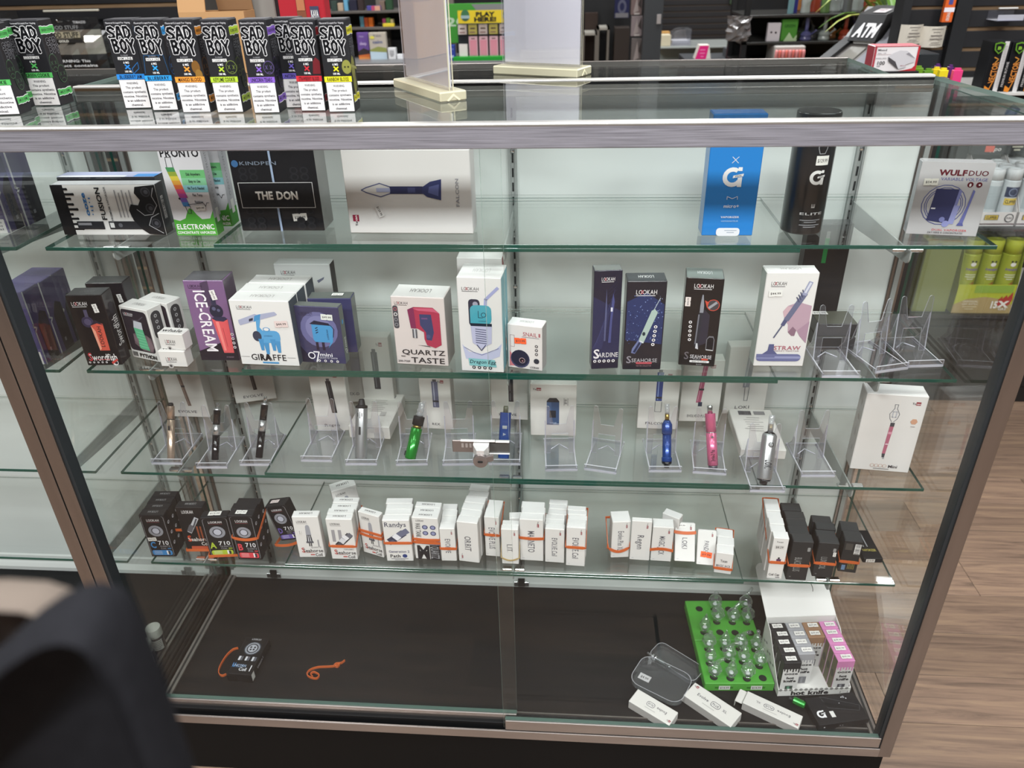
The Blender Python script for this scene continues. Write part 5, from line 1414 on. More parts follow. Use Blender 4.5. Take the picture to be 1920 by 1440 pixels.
def v_loki(o, L):
    r = .0138
    lp(o, 'dark_foot', [(r * .5, 0), (r * .6, L * .04), (r * .95, L * .06), (r, L * .08)], BLK, 8); lp(o, 'body', [(r, L * .08), (r * 1.02, L * .1), (r * 1.02, L * .7), (r * .85, L * .735)], SIL, 30); lp(o, 'dark_shoulder', [(r * .8, L * .735), (r * .45, L * .76)], BLK); lp(o, 'brass_core', [(r * .3, L * .76), (r * .3, L * .87)], BRASS)
    g = G(); g.lathe([(r * .4, L * .76), (r * .42, L * .98), (r * .33, L)], MOUTH); put(g, 'glass_tip', parent=o)
    g = G(); M = Matrix.Translation((.001, -r * 1.0, L * .585)) @ Matrix.Rotation(PI / 2, 4, 'X'); g.lathe([(.0052, 0), (.0052, .0008), (.0042, .0009, BLK), (.0036, .0016, SIL), (.0005, .0018, SIL)], BLK, M, 18); put(g, 'round_button', parent=o)
    g = G(); A = CylArt(g, r * 1.02, L, r * 1.4, .1); A.k = 22; A.t(.5, .3, .1, '#3a3a3e', 'LOKI', rot=-PI / 2, fit=.13); put(g, 'printed_artwork', parent=o)
vape((321, 861), (320, 755), ZL(Z3), 'rose gold vape pen leaning in its clear stand, leftmost on the third shelf', v_gold)
vape((403, 867), (408, 754), ZL(Z3), 'black and silver vape pen with a bead tip, second from left on the third shelf', v_black1)
vape((485, 863), (498, 743), ZL(Z3), 'black and silver vape pen with a straight silver tip, third from left', v_black2)
vape((677, 858.5), (678, 748), ZU(Z3), 'thick silver vaporizer with a black mouthpiece in a clear stand', v_silver)
vape((769, 859.5), (792, 755), ZU(Z3), 'bright green tilted vaporizer with a glass mouthpiece', v_green)
vape((944, 862), (949, 761), ZU(Z3), 'short blue vaporizer seen through the door lap behind the lock', v_blue_box)
vape((1250, 877), (1251, 757), ZU(Z3), 'long blue vaporizer with a brass ring and glass tip', v_falcon)
vape((1337, 879), (1330.6, 760), ZU(Z3), 'pink vape pen leaning in its clear stand', v_pink)
vape((1431, 908), (1448, 778), ZU(Z3), 'thick silver vaporizer with a round button and glass tip', v_loki)

# ================================================================ LOWEST SHELF
def coil710(L, col, name='quartz'):
    def f(A):
        for a, c in ((.05, '#8d8d92'), (.065, '#1a1a1d')): A.poly(rrect(a * A.W, .03 * A.H, (1 - a) * A.W, .97 * A.H, .1 * A.W), c, True)
        A.t(.5, .88, .055, '#d5d2d4', 'LOOKAH', fit=.5); A.r(.25, .83, .75, .836, '#8a4048')
        A.ring(.5, .63, .29, .11, '#8b8d95', '#3a3b42', .95); A.e(.5, .63, .14, '#b5b7c4')
        A.t(.22, .3, .15, col, L, fit=.22, bold=.03); A.t(.65, .35, .1, '#dfdfe2', '710', fit=.44, bold=.01)
        A.t(.68, .265, .04, '#8d8d92', 'QUARTZ', fit=.42); A.t(.6, .21, .035, '#8d8d92', 'COIL', fit=.24); A.r(.76, .2, .9, .22, col)
        A.poly(rrect(.1 * A.W, .05 * A.H, .9 * A.W, .17 * A.H, .08 * A.W), col, True)
        for k in range(3): A.r(.18, .14 - k * .032, .5, .147 - k * .032, '#dcdcdc')
        A.r(.68, .065, .74, .16, '#e6e6e8'); A.r(.74, .065, .82, .155, '#33343c')
    return f
def coil_side(A):
    for k in range(3): A.e(.45 + .06 * (k % 2), .3 + k * .24, .2, '#c9cad0', 1.); A.e(.5 + .06 * (k % 2), .3 + k * .24, .13, '#77787f'); A.k -= 0
def seaIII(A):
    A.t(.4, .9, .07, '#d5d2d4', 'LOOKAH', fit=.42); A.t(.72, .42, .34, '#8a4a32', 'III', fit=.36); A.l([(.3, .45), (.66, .75)], .16, '#b5b6bb'); A.l([(.3, .47), (.42, .58)], .18, '#5a5a60'); A.l([(.48, .56), (.66, .74)], .06, '#4a4a50')
    A.t(.56, .28, .085, '#d9d3d0', 'Seahorse', fit=.82); A.t(.22, .3, .14, '#d0502f', 'S', fit=.15); A.t(.76, .18, .08, '#d9d3d0', 'Coil', fit=.32); A.rr(.2, .02, .98, .12, .04, '#b5543a')
def seacoil(num, kind):
    def f(A):
        A.t(.33, .88, .055, '#3a3638', 'LOOKAH', fit=.38); A.r(.14, .83, .55, .836, '#8a8688')
        if num == 'I':
            A.poly([(.42, .55), (.62, .55), (.6, .76), (.56, .8), (.48, .8), (.44, .76)], '#9a9ca4'); A.poly([(.4, .36), (.64, .36), (.6, .56), (.44, .56)], '#3a3b42'); A.poly([(.46, .38), (.5, .38), (.5, .55), (.48, .55)], '#d5d6da'); A.poly([(.55, .38), (.58, .38), (.56, .55), (.54, .55)], '#d5d6da'); A.r(.38, .36, .66, .4, '#55565e'); A.r(.47, .28, .51, .36, '#2a2a30'); A.r(.54, .28, .58, .36, '#2a2a30')
            A.t(.84, .36, .18, '#9a989c', 'I', fit=.1)
        else:
            A.t(.34, .6, .3, '#9a989c', 'II', fit=.5)
            A.l([(.36, .36), (.8, .6)], .26, '#25262c'); A.l([(.5, .46), (.86, .62)], .2, '#6a6b74'); A.l([(.48, .44), (.56, .49)], .22, '#d0d1d6'); A.l([(.64, .54), (.68, .56)], .24, '#e0e0e4'); A.l([(.3, .34), (.44, .41)], .14, '#4a4b54')
        A.t(.72, .255, .035, '#8d898b', kind, fit=.4)
        A.t(.58, .175, .085, '#3a3436', 'Seahorse', fit=.78); A.t(.2, .195, .12, '#b5443c', 'S', fit=.13); A.r(.2, .12, .62, .126, '#b5443c'); A.r(.46, .06, .62, .085, '#b5443c'); A.t(.78, .075, .075, '#3a3436', 'Coil', fit=.28)
    return f
def randys(A):
    A.t(.46, .9, .11, '#5a5a68', "Randys", fit=.82); A.r(.2, .83, .7, .837, '#a9a7ac')
    A.l([(.24, .5), (.7, .68)], .3, '#3a3d52'); A.l([(.5, .62), (.86, .74)], .24, '#6a6d84'); A.l([(.44, .58), (.5, .61)], .28, '#e0e1e8'); A.l([(.2, .44), (.34, .5)], .14, '#55586e')
    A.t(.5, .245, .06, '#3a3d66', 'Generation 2', fit=.78, bold=.01); A.t(.34, .135, .08, '#2a2a32', 'Path', fit=.4, bold=.02); A.e(.7, .135, .09, '#2f3f78'); A.lines(.5, .06, .012, '#77757a', 2, .64, .03)
def emm(A):
    A.t(.3, .93, .045, '#3a3638', 'LOOKAH', fit=.3); A.t(.22, .7, .1, '#2a2a2c', 'WAX TANK', rot=-PI / 2, fit=.34)
    for u in (.48, .78):
        for v in (.78, .64): A.e(u, v, .11, '#4a4d6e', .95); A.e(u, v, .07, '#8f93b5')
    A.poly([(.02, .42), (.3, .5), (.6, .4), (1, .48), (1, .36), (0, .38)], '#6a6d84')
    A.r(.6, 0, 1, .36, '#26262a'); A.t(.34, .18, .32, '#26262a', 'M', fit=.5, bold=.05); A.t(.8, .18, .16, '#9a9a9e', 'QUARTZ', rot=-PI / 2, fit=.3)
def yc(word, bottom=False, sub='Quartz Coil'):
    def f(A):
        if bottom: yocan(A, .18, .16, .045, .12, -PI / 2)
        else: yocan(A, .78, .9, .05, .13, -PI / 2)
        A.t(.5, .47, .13, '#6a686e', word, rot=-PI / 2, fit=min(.55, .075 * len(word)), bold=.01)
        A.r(.34, .34, .37, .56, '#b5b3b6'); A.r(.1, .06, .2, .07, '#b5b3b6')
    return f
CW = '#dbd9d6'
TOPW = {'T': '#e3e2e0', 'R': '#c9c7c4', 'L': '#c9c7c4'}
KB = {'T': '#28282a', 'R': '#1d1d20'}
lt = lambda A: A.t(.5, .5, .3, '#9a9a9c', 'LOOKAH', fit=.4, rot=PI)
dk = lambda A: A.t(.5, .5, .3, '#4a4648', 'LOOKAH', fit=.5, rot=PI)
def coils(what, *a, group=True, **k):
    return stack(what, *a, group=(what if group else None), name='coil_carton', **k)
zl, zu = ZL(Z4), ZU(Z4)
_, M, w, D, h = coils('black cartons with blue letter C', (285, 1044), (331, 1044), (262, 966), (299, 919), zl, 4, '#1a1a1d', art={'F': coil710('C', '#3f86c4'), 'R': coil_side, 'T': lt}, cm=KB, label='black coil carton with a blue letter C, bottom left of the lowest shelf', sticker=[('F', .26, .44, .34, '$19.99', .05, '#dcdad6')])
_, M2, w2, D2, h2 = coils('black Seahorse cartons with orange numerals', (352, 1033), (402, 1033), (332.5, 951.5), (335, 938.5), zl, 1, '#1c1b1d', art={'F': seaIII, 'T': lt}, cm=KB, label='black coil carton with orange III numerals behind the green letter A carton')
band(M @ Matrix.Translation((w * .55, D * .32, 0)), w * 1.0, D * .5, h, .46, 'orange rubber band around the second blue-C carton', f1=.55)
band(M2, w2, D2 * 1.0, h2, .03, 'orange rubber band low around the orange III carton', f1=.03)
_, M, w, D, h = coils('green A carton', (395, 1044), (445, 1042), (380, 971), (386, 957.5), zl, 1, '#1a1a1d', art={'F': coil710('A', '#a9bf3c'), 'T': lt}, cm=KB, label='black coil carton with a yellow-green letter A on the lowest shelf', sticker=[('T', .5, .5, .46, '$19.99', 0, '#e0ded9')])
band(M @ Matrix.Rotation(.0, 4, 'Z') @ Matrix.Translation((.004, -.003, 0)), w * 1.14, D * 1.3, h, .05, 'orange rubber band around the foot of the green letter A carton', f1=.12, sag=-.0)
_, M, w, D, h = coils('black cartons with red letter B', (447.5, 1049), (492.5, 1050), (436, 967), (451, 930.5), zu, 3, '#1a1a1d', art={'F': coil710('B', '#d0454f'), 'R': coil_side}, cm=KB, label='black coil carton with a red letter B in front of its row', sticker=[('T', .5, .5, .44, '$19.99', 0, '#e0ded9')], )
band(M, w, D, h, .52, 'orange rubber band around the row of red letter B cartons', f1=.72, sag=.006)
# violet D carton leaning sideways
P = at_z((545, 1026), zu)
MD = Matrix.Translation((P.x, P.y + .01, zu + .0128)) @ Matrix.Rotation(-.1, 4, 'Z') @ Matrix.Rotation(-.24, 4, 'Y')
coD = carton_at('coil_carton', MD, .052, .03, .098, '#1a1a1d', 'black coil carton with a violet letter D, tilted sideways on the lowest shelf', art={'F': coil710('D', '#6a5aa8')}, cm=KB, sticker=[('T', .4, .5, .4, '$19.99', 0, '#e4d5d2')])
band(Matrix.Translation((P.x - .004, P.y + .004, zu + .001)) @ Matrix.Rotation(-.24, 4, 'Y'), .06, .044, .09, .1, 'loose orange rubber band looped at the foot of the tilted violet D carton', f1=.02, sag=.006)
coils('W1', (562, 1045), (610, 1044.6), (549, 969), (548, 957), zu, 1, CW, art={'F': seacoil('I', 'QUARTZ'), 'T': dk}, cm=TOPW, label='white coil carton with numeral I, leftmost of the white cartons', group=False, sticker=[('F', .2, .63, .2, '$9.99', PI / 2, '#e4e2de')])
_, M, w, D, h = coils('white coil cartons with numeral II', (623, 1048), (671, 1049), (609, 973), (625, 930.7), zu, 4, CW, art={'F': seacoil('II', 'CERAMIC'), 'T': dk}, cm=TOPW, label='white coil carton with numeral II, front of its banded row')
band(M, w, D, h, .34, 'orange rubber band around the row of white numeral II cartons', f1=.75)
Mt = M @ Matrix.Translation((-.008, D + .03, .0035)) @ Matrix.Rotation(.45, 4, 'Z') @ Matrix.Rotation(-.06, 4, 'Y')
carton_at('coil_carton', Mt, w, .03, h * 1.0, CW, 'white coil carton turned askew behind the numeral II row', art={'T': dk, 'F': seacoil('I', 'QUARTZ')}, cm=TOPW)
_, M, w, D, h = coils('W3', (682, 1034.5), (720, 1046), (668, 957.7), (675, 948), zu, 1, CW, art={'F': seacoil('I', 'QUARTZ'), 'T': dk}, cm=TOPW, label='white coil carton with numeral I, double banded and turned slightly', group=False)
band(M, w, D, h, .56, 'upper orange rubber band on the slightly turned white numeral I carton', f1=.6)
band(M, w, D, h, .48, 'lower orange rubber band on the slightly turned white numeral I carton', f1=.42, sag=.002)
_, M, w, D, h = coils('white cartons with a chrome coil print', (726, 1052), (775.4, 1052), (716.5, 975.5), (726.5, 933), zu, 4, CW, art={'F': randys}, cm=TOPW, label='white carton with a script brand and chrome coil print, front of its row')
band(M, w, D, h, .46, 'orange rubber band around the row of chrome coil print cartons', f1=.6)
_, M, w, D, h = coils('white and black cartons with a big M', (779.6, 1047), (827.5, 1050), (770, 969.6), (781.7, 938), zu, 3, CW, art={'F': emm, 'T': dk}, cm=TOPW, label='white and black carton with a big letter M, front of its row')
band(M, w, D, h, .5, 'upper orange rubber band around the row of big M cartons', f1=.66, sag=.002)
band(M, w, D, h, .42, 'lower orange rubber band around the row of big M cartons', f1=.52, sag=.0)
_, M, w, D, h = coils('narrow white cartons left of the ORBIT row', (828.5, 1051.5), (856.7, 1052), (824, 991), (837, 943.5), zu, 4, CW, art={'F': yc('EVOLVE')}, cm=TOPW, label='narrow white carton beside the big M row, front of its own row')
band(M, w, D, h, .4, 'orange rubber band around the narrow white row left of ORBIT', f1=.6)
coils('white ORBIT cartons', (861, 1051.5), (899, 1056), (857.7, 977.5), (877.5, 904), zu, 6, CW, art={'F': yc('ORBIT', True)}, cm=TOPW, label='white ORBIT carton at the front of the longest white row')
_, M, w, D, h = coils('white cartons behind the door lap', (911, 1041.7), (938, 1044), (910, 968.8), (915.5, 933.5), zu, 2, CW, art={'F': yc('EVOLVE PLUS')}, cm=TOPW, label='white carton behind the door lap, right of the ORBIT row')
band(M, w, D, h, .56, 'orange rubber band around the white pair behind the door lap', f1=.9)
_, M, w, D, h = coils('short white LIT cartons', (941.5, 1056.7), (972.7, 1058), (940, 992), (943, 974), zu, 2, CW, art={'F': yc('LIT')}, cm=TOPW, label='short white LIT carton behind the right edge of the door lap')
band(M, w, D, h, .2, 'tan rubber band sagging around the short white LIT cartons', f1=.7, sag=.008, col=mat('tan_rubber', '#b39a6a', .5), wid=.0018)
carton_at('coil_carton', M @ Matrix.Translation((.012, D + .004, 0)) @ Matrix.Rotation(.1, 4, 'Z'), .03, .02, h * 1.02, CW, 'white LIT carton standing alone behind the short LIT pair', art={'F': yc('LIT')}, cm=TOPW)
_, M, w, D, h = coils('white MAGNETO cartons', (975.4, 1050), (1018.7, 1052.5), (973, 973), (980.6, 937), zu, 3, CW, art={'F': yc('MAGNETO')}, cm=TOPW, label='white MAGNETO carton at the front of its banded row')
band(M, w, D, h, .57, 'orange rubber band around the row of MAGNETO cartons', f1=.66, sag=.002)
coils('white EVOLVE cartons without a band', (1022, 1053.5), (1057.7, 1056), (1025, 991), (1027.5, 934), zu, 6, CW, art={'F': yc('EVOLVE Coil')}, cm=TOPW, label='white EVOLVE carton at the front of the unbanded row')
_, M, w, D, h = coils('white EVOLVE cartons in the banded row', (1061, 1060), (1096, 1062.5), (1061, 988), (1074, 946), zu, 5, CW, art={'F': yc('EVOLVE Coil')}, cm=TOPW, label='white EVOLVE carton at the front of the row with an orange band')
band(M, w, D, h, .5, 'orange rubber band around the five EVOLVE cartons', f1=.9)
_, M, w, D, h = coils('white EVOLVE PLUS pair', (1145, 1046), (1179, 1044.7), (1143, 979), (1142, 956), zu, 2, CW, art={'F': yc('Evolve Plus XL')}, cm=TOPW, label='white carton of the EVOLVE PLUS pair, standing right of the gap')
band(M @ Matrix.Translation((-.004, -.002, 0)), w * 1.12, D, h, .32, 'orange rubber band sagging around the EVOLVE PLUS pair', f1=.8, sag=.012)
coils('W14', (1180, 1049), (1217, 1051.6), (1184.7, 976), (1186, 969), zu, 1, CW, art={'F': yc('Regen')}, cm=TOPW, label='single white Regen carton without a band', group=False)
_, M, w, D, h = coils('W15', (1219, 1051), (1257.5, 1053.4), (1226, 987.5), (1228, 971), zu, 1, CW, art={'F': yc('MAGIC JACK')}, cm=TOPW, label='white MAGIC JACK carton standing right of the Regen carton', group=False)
band(M, w * 1.03, D, h, .34, 'orange rubber band around the single MAGIC JACK carton', f1=.42, sag=-.004)
carton_at('coil_carton', M @ Matrix.Translation((.018, D + .012, 0)) @ Matrix.Rotation(-.5, 4, 'Z'), w * .9, .02, h * .98, CW, 'white carton turned askew behind the single MAGIC JACK one', cm=TOPW)
# two cartons leaning back
def lean(bl, br, hh, dd, ang, lab, art, sticker=None):
    A_, B_ = at_z(bl, zu), at_z(br, zu)
    u = (B_ - A_).normalized()
    Mx = Matrix.Translation(((A_ + B_) / 2).to_tuple()[:2] + (zu + dd * math.sin(ang) * .0 + .0003,)) @ Matrix.Rotation(math.atan2(u.y, u.x), 4, 'Z')
    Mx = Mx @ Matrix.Translation((0, 0, 0)) @ Matrix.Rotation(-ang, 4, 'X') 
    Mx = Matrix.Translation((0, 0, dd * math.sin(ang))) @ Mx
    w_ = (B_ - A_).length
    o = carton_at('coil_carton', Mx, w_, dd, hh, CW, lab, art=art, cm=TOPW, sticker=sticker)
    g = G(); return o, Mx, w_
o, Mx, w_ = lean((1264, 1058), (1302, 1060), .083, .016, .62, 'white LOKI carton leaning back, second right of the Regen carton', {'F': yc('LOKI')}, [('F', .34, .93, .4, '$9.99', 0, '#e4e2de')])
band(Mx, w_, .016, .083, .76, 'orange rubber band high around the leaning LOKI carton', f1=.76, sag=.002)
lean((1305, 1063), (1340, 1066), .075, .014, .55, 'white carton with an orange sticker leaning back on the lowest shelf', {'F': yc('PANDON')}, [('F', .5, .3, .6, '$9.99', -.1, '#ff6a3c')])
_, M, w, D, h = coils('short white MAGIC JACK cartons', (1338, 1073), (1370, 1077.5), (1342, 1035), (1341, 988), zu, 3, CW, art={'F': lambda A: (A.t(.5, .62, .14, '#3a3638', 'Yocan', fit=.4), A.t(.5, .38, .12, '#6a686e', 'MAGIC JACK', fit=.84))}, cm=TOPW, label='short white MAGIC JACK carton in front of its row')
band(M, w, D, h, .26, 'orange rubber band around the short MAGIC JACK row', f1=.9, sag=.0)
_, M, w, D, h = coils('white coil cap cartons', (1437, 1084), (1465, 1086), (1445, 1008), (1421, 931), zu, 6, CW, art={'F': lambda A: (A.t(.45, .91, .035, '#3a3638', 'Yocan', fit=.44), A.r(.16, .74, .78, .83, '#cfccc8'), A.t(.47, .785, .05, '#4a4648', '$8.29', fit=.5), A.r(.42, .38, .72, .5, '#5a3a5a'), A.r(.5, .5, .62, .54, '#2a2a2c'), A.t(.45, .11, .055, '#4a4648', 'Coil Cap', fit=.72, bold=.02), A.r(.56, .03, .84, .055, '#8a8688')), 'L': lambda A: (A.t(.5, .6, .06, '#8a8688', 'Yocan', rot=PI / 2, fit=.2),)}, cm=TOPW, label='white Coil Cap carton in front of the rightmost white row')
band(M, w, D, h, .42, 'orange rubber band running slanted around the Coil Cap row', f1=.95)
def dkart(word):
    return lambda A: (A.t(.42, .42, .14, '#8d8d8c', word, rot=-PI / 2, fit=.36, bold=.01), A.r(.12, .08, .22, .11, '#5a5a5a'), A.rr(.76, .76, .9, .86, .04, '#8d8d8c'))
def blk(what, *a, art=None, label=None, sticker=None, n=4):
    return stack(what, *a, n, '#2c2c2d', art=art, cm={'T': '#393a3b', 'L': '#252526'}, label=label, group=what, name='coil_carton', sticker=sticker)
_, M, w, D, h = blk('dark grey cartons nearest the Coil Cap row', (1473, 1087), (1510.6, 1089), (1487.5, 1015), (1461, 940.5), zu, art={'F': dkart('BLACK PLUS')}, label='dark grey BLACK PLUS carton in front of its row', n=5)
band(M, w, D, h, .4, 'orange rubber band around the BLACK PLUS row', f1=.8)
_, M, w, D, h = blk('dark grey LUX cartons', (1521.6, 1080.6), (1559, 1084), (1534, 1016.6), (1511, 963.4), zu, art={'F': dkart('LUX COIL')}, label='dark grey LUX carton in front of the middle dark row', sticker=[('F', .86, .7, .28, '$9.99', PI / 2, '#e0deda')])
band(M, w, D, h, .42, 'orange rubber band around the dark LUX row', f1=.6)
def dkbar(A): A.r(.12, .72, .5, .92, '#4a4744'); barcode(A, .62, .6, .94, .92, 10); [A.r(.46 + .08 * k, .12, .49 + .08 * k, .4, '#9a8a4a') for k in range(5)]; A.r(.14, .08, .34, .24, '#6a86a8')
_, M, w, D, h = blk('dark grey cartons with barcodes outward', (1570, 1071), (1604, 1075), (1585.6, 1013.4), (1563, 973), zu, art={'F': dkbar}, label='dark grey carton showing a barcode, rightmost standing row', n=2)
band(M, w, D, h, .35, 'orange rubber band around the barcode row', f1=.5)
lying((1617, 1055), (1654, 1055.5), (1611, 994), (1617, 1047), zu, 'flat black box with pale print lying at the right end of the lowest shelf', {'T': lambda A: (A.l([(.3, .4), (.3, .85)], .06, '#8d8d90'), A.l([(.5, .4), (.5, .85)], .06, '#8d8d90'), A.t(.5, .28, .08, '#b5a85a', 'VAPORIZER', fit=.7)), 'F': lambda A: (A.r(.15, .15, .6, .85, '#d5d0ca'), A.t(.38, .5, .5, '#6a5a50', '$19.99', fit=.36))}, name='coil_carton', col='#1c1b1c')

# ================================================================ ON THE DECK
zd = ZD
def flatbox(p_fl, p_fr, p_bl, z, h, label, art, col=WB, name='coil_carton', cm=None, cat='box', sticker=None, flap=False):
    """a carton lying flat; photo points of its upper face: front-left, front-right, rear-left corner"""
    A_, B_, C_ = at_z(p_fl, z + h), at_z(p_fr, z + h), at_z(p_bl, z + h)
    u = (B_ - A_); w_ = u.length; u.normalize(); n_ = Vector((-u.y, u.x, 0)); d_ = (C_ - A_).dot(n_)
    c = (A_ + B_) / 2
    M = Matrix(((u.x, n_.x, 0, c.x), (u.y, n_.y, 0, c.y), (0, 0, 1, z), (0, 0, 0, 1)))
    return carton_at(name, M, w_, d_, h, col, label, cat=cat, art=art, cm=cm, sticker=sticker, flap=flap), M, w_, d_
def uni(A):
    A.t(.5, .955, .05, '#a9a7aa', 'LOOKAH', fit=.4)
    A.e(.52, .7, .34, '#3a4048', 1.); A.e(.52, .7, .3, '#8d9098', 1.); A.e(.52, .7, .24, '#33343a'); A.e(.52, .7, .19, '#a5a8b0'); [A.e(.52 + du, .7 + dv, .045, '#26262a') for du, dv in ((-.08, .03), (.08, .03), (-.06, -.035), (.07, -.03))]
    for k in range(3): A.r(.16 + k * .28, .36, .24 + k * .28, .47, '#c9cad0'); A.r(.25 + k * .28, .36, .34 + k * .28, .47, '#5a5b62')
    A.t(.36, .22, .07, '#9fb4d0', 'UNICORN', fit=.56); A.t(.12, .235, .11, '#3f86c4', 'U', fit=.13); A.t(.56, .13, .085, '#dfe0e4', 'Coil', fit=.32); A.t(.86, .17, .16, '#dfe0e4', 'I', fit=.07); A.r(.05, .17, .4, .176, '#3f6a94')
o, M, w_, d_ = flatbox((425, 1262), (470, 1266), (457, 1194), zd, .026, 'black coil carton lying on the dark deck with an orange band', {'T': uni}, col='#151517')
g = G(); 
for sx in (-1, 1): g.box(sx * w_ * .3 - .012, sx * w_ * .3 + .012, -.0012, -.0004, .001, .022, card('#0f0f10'), M=Matrix.Rotation(sx * .06, 4, 'Y'))
put(g, 'end_flap', parent=o)
g = G(); A = face_art(g, w_, d_, .026, 'R'); A.t(.45, .5, .3, '#b9bac0', 'Unicorn I', fit=.3); A.r(.02, .1, .14, .9, '#d5d3ce'); put(g, 'printed_artwork', parent=o)
def ribbon(pts_px, z, label, wid=.0032, closed=False, lift=None):
    pts = []
    P_ = [at_z(p, z) for p in pts_px]
    for i in range(len(P_) - 1):                       # smooth the polyline
        a = P_[max(i - 1, 0)]; b = P_[i]; c = P_[i + 1]; d = P_[min(i + 2, len(P_) - 1)]
        for t in (0, .25, .5, .75):
            pts.append(.5 * ((2 * b) + (c - a) * t + (2 * a - 5 * b + 4 * c - d) * t * t + (3 * b - a - 3 * c + d) * t ** 3))
    pts.append(P_[-1])
    pts = [Vector((p.x, p.y, p.z + wid + .0003)) for p in pts]
    g = G(); g.tube(pts, wid, BAND, flat=.0008)
    return put(g, 'rubber_band', label=label, cat='rubber band')
ribbon([(447, 1217), (437, 1220), (424, 1233), (413, 1252), (411, 1264), (417, 1269), (425, 1266)], zd, 'orange rubber band looping out from the lying black coil carton')
ribbon([(647, 1240), (640, 1245), (631, 1246), (627, 1250), (633, 1252), (637, 1247), (626, 1251), (612, 1252), (596, 1253), (582, 1258), (576, 1266), (582, 1272), (594, 1274), (599, 1268), (594, 1264), (588, 1262), (583, 1266), (587, 1271)], zd, 'loose curled orange rubber band lying alone on the dark deck')
# clear hinged case
def shell(corners, z, h, label_part, parent, t=.0012):
    P_ = [at_z(c, z) for c in corners]                # front-left, front-right, rear-left
    u = (P_[1] - P_[0]); w_ = u.length; u.normalize(); n_ = Vector((-u.y, u.x, 0)); d_ = (P_[2] - P_[0]).dot(n_)
    M = Matrix(((u.x, n_.x, 0, P_[0].x), (u.y, n_.y, 0, P_[0].y), (0, 0, 1, z), (0, 0, 0, 1)))
    g = G(); out = rrect(0, 0, w_, d_, min(w_, d_) * .28, 5); inn = rrect(t, t, w_ - t, d_ - t, min(w_, d_) * .27, 5)
    n = len(out)
    g.prism(out, 0, t, ACRYL, plane='xy')
    vs = [(x, y, t) for x, y in out] + [(x, y, h) for x, y in out] + [(x, y, h) for x, y in inn] + [(x, y, t) for x, y in inn]
    fs = []; ms = []
    for i in range(n):
        j = (i + 1) % n
        for a, mm in ((0, PIPE), (1, ACRYL_E), (2, PIPE)):
            fs.append((a * n + i, a * n + j, (a + 1) * n + j, (a + 1) * n + i)); ms.append(mm)
    g.add(vs, fs, ms)
    return put(g, label_part, parent=parent, M=M), w_, d_
hc = put(None, 'hinged_case', label='open clear plastic case with a small tank inside, lying on the deck', cat='case')
lid, w_, d_ = shell([(1214, 1233), (1299, 1287), (1226, 1200)], zd + .0005, .012, 'case_base', hc)
b2, w2, d2 = shell([(1176, 1283), (1272, 1331), (1196, 1226)], zd + .013, .014, 'case_lid', hc)
g = G(); A = Art(g, (.012, .03, .0006), (1, 0, 0), (0, 1, 0), .028, .018); A.r(0, 0, 1, 1, '#cfcdca'); A.t(.5, .5, .4, '#4b4646', '$4.99', fit=.7); put(g, 'price_sticker', parent=b2)
Pa, Pb = at_z((1258, 1252), zd + .012), at_z((1214, 1224), zd + .012)
ax = (Pb - Pa).normalized(); L_ = (Pb - Pa).length
q = ax.to_track_quat('Z', 'Y').to_matrix().to_4x4()
tk = put(None, 'vaporizer_tank', M=Matrix.Translation(Pa) @ q, label='small glass and metal tank lying in the open clear case', cat='tank')
lp(tk, 'metal_base', [(.0025, 0), (.003, L_ * .08), (.006, L_ * .1), (.006, L_ * .22)], SIL); lp(tk, 'coil_core', [(.003, L_ * .22), (.003, L_ * .6)], STEEL)
g = G(); g.lathe([(.006, L_ * .22), (.0062, L_ * .6)], PIPE, cap=False); put(g, 'glass_tube', parent=tk)
lp(tk, 'ring_stack', [(.0062, L_ * .6), (.0062, L_ * .66), (.005, L_ * .665, RUB), (.005, L_ * .7, RUB), (.006, L_ * .705), (.006, L_ * .78), (.003, L_ * .8), (.0028, L_)], SIL)
def evo(flip, a='Evolve', b='PLUS', c=''):
    def f(A):
        k = -1 if flip else 1
        R = PI if flip else 0
        A.t(.5 - .2 * k, .52, .17, '#55535a', a, fit=.24, rot=R, bold=.01); A.poly(rrect(.47 * A.W, .36 * A.H, .66 * A.W, .68 * A.H, .05 * A.W) if not flip else rrect(.34 * A.W, .36 * A.H, .53 * A.W, .68 * A.H, .05 * A.W), '#6a686e', True)
        x0, x1 = (.48, .65) if not flip else (.35, .52)
        A.poly(rrect(x0 * A.W, .39 * A.H, x1 * A.W, .65 * A.H, .045 * A.W), '#d9d6d2', True); A.t((x0 + x1) / 2, .52, .13, '#55535a', b, fit=.13, rot=R, bold=.02)
        if c: A.t(.5 + .26 * k, .52, .15, '#77757a', c, fit=.09, rot=R)
        A.r(.35, .2, .6, .24, '#b5b3b0')
        yocan(A, .93 if flip else .08, .2 if flip else .82, .09, .09)
    return f
flatbox((1178.6, 1314), (1255, 1360), (1197, 1291.6), zd, .024, 'white Evolve box lying nearest the clear plastic case, smallest of three', {'T': evo(True)}, cm={'F': '#b3afab'}, sticker=None)
flatbox((1281.5, 1303), (1370, 1363), (1302.6, 1278.5), zd, .024, 'white Evolve box lying between two others before the green rack', {'T': evo(False, c='XL')}, cm={'F': '#b3afab'})
o, M, w_, d_ = flatbox((1392, 1317), (1497, 1366), (1404, 1296), zd, .024, 'white Evolve box with an open end flap, rightmost of three on the deck', {'T': evo(True, c='XL')}, cm={'F': '#b3afab'})
g = G(); g.box(-w_ / 2 - .016, -w_ / 2 - .001, 0, d_, .018, .0192, card(WB), M=Matrix.Identity(4)); g.box(-w_ / 2 - .0172, -w_ / 2 - .016, 0, d_ * .95, .002, .0192, card('#c3c0bb')); put(g, 'end_flap', parent=o)

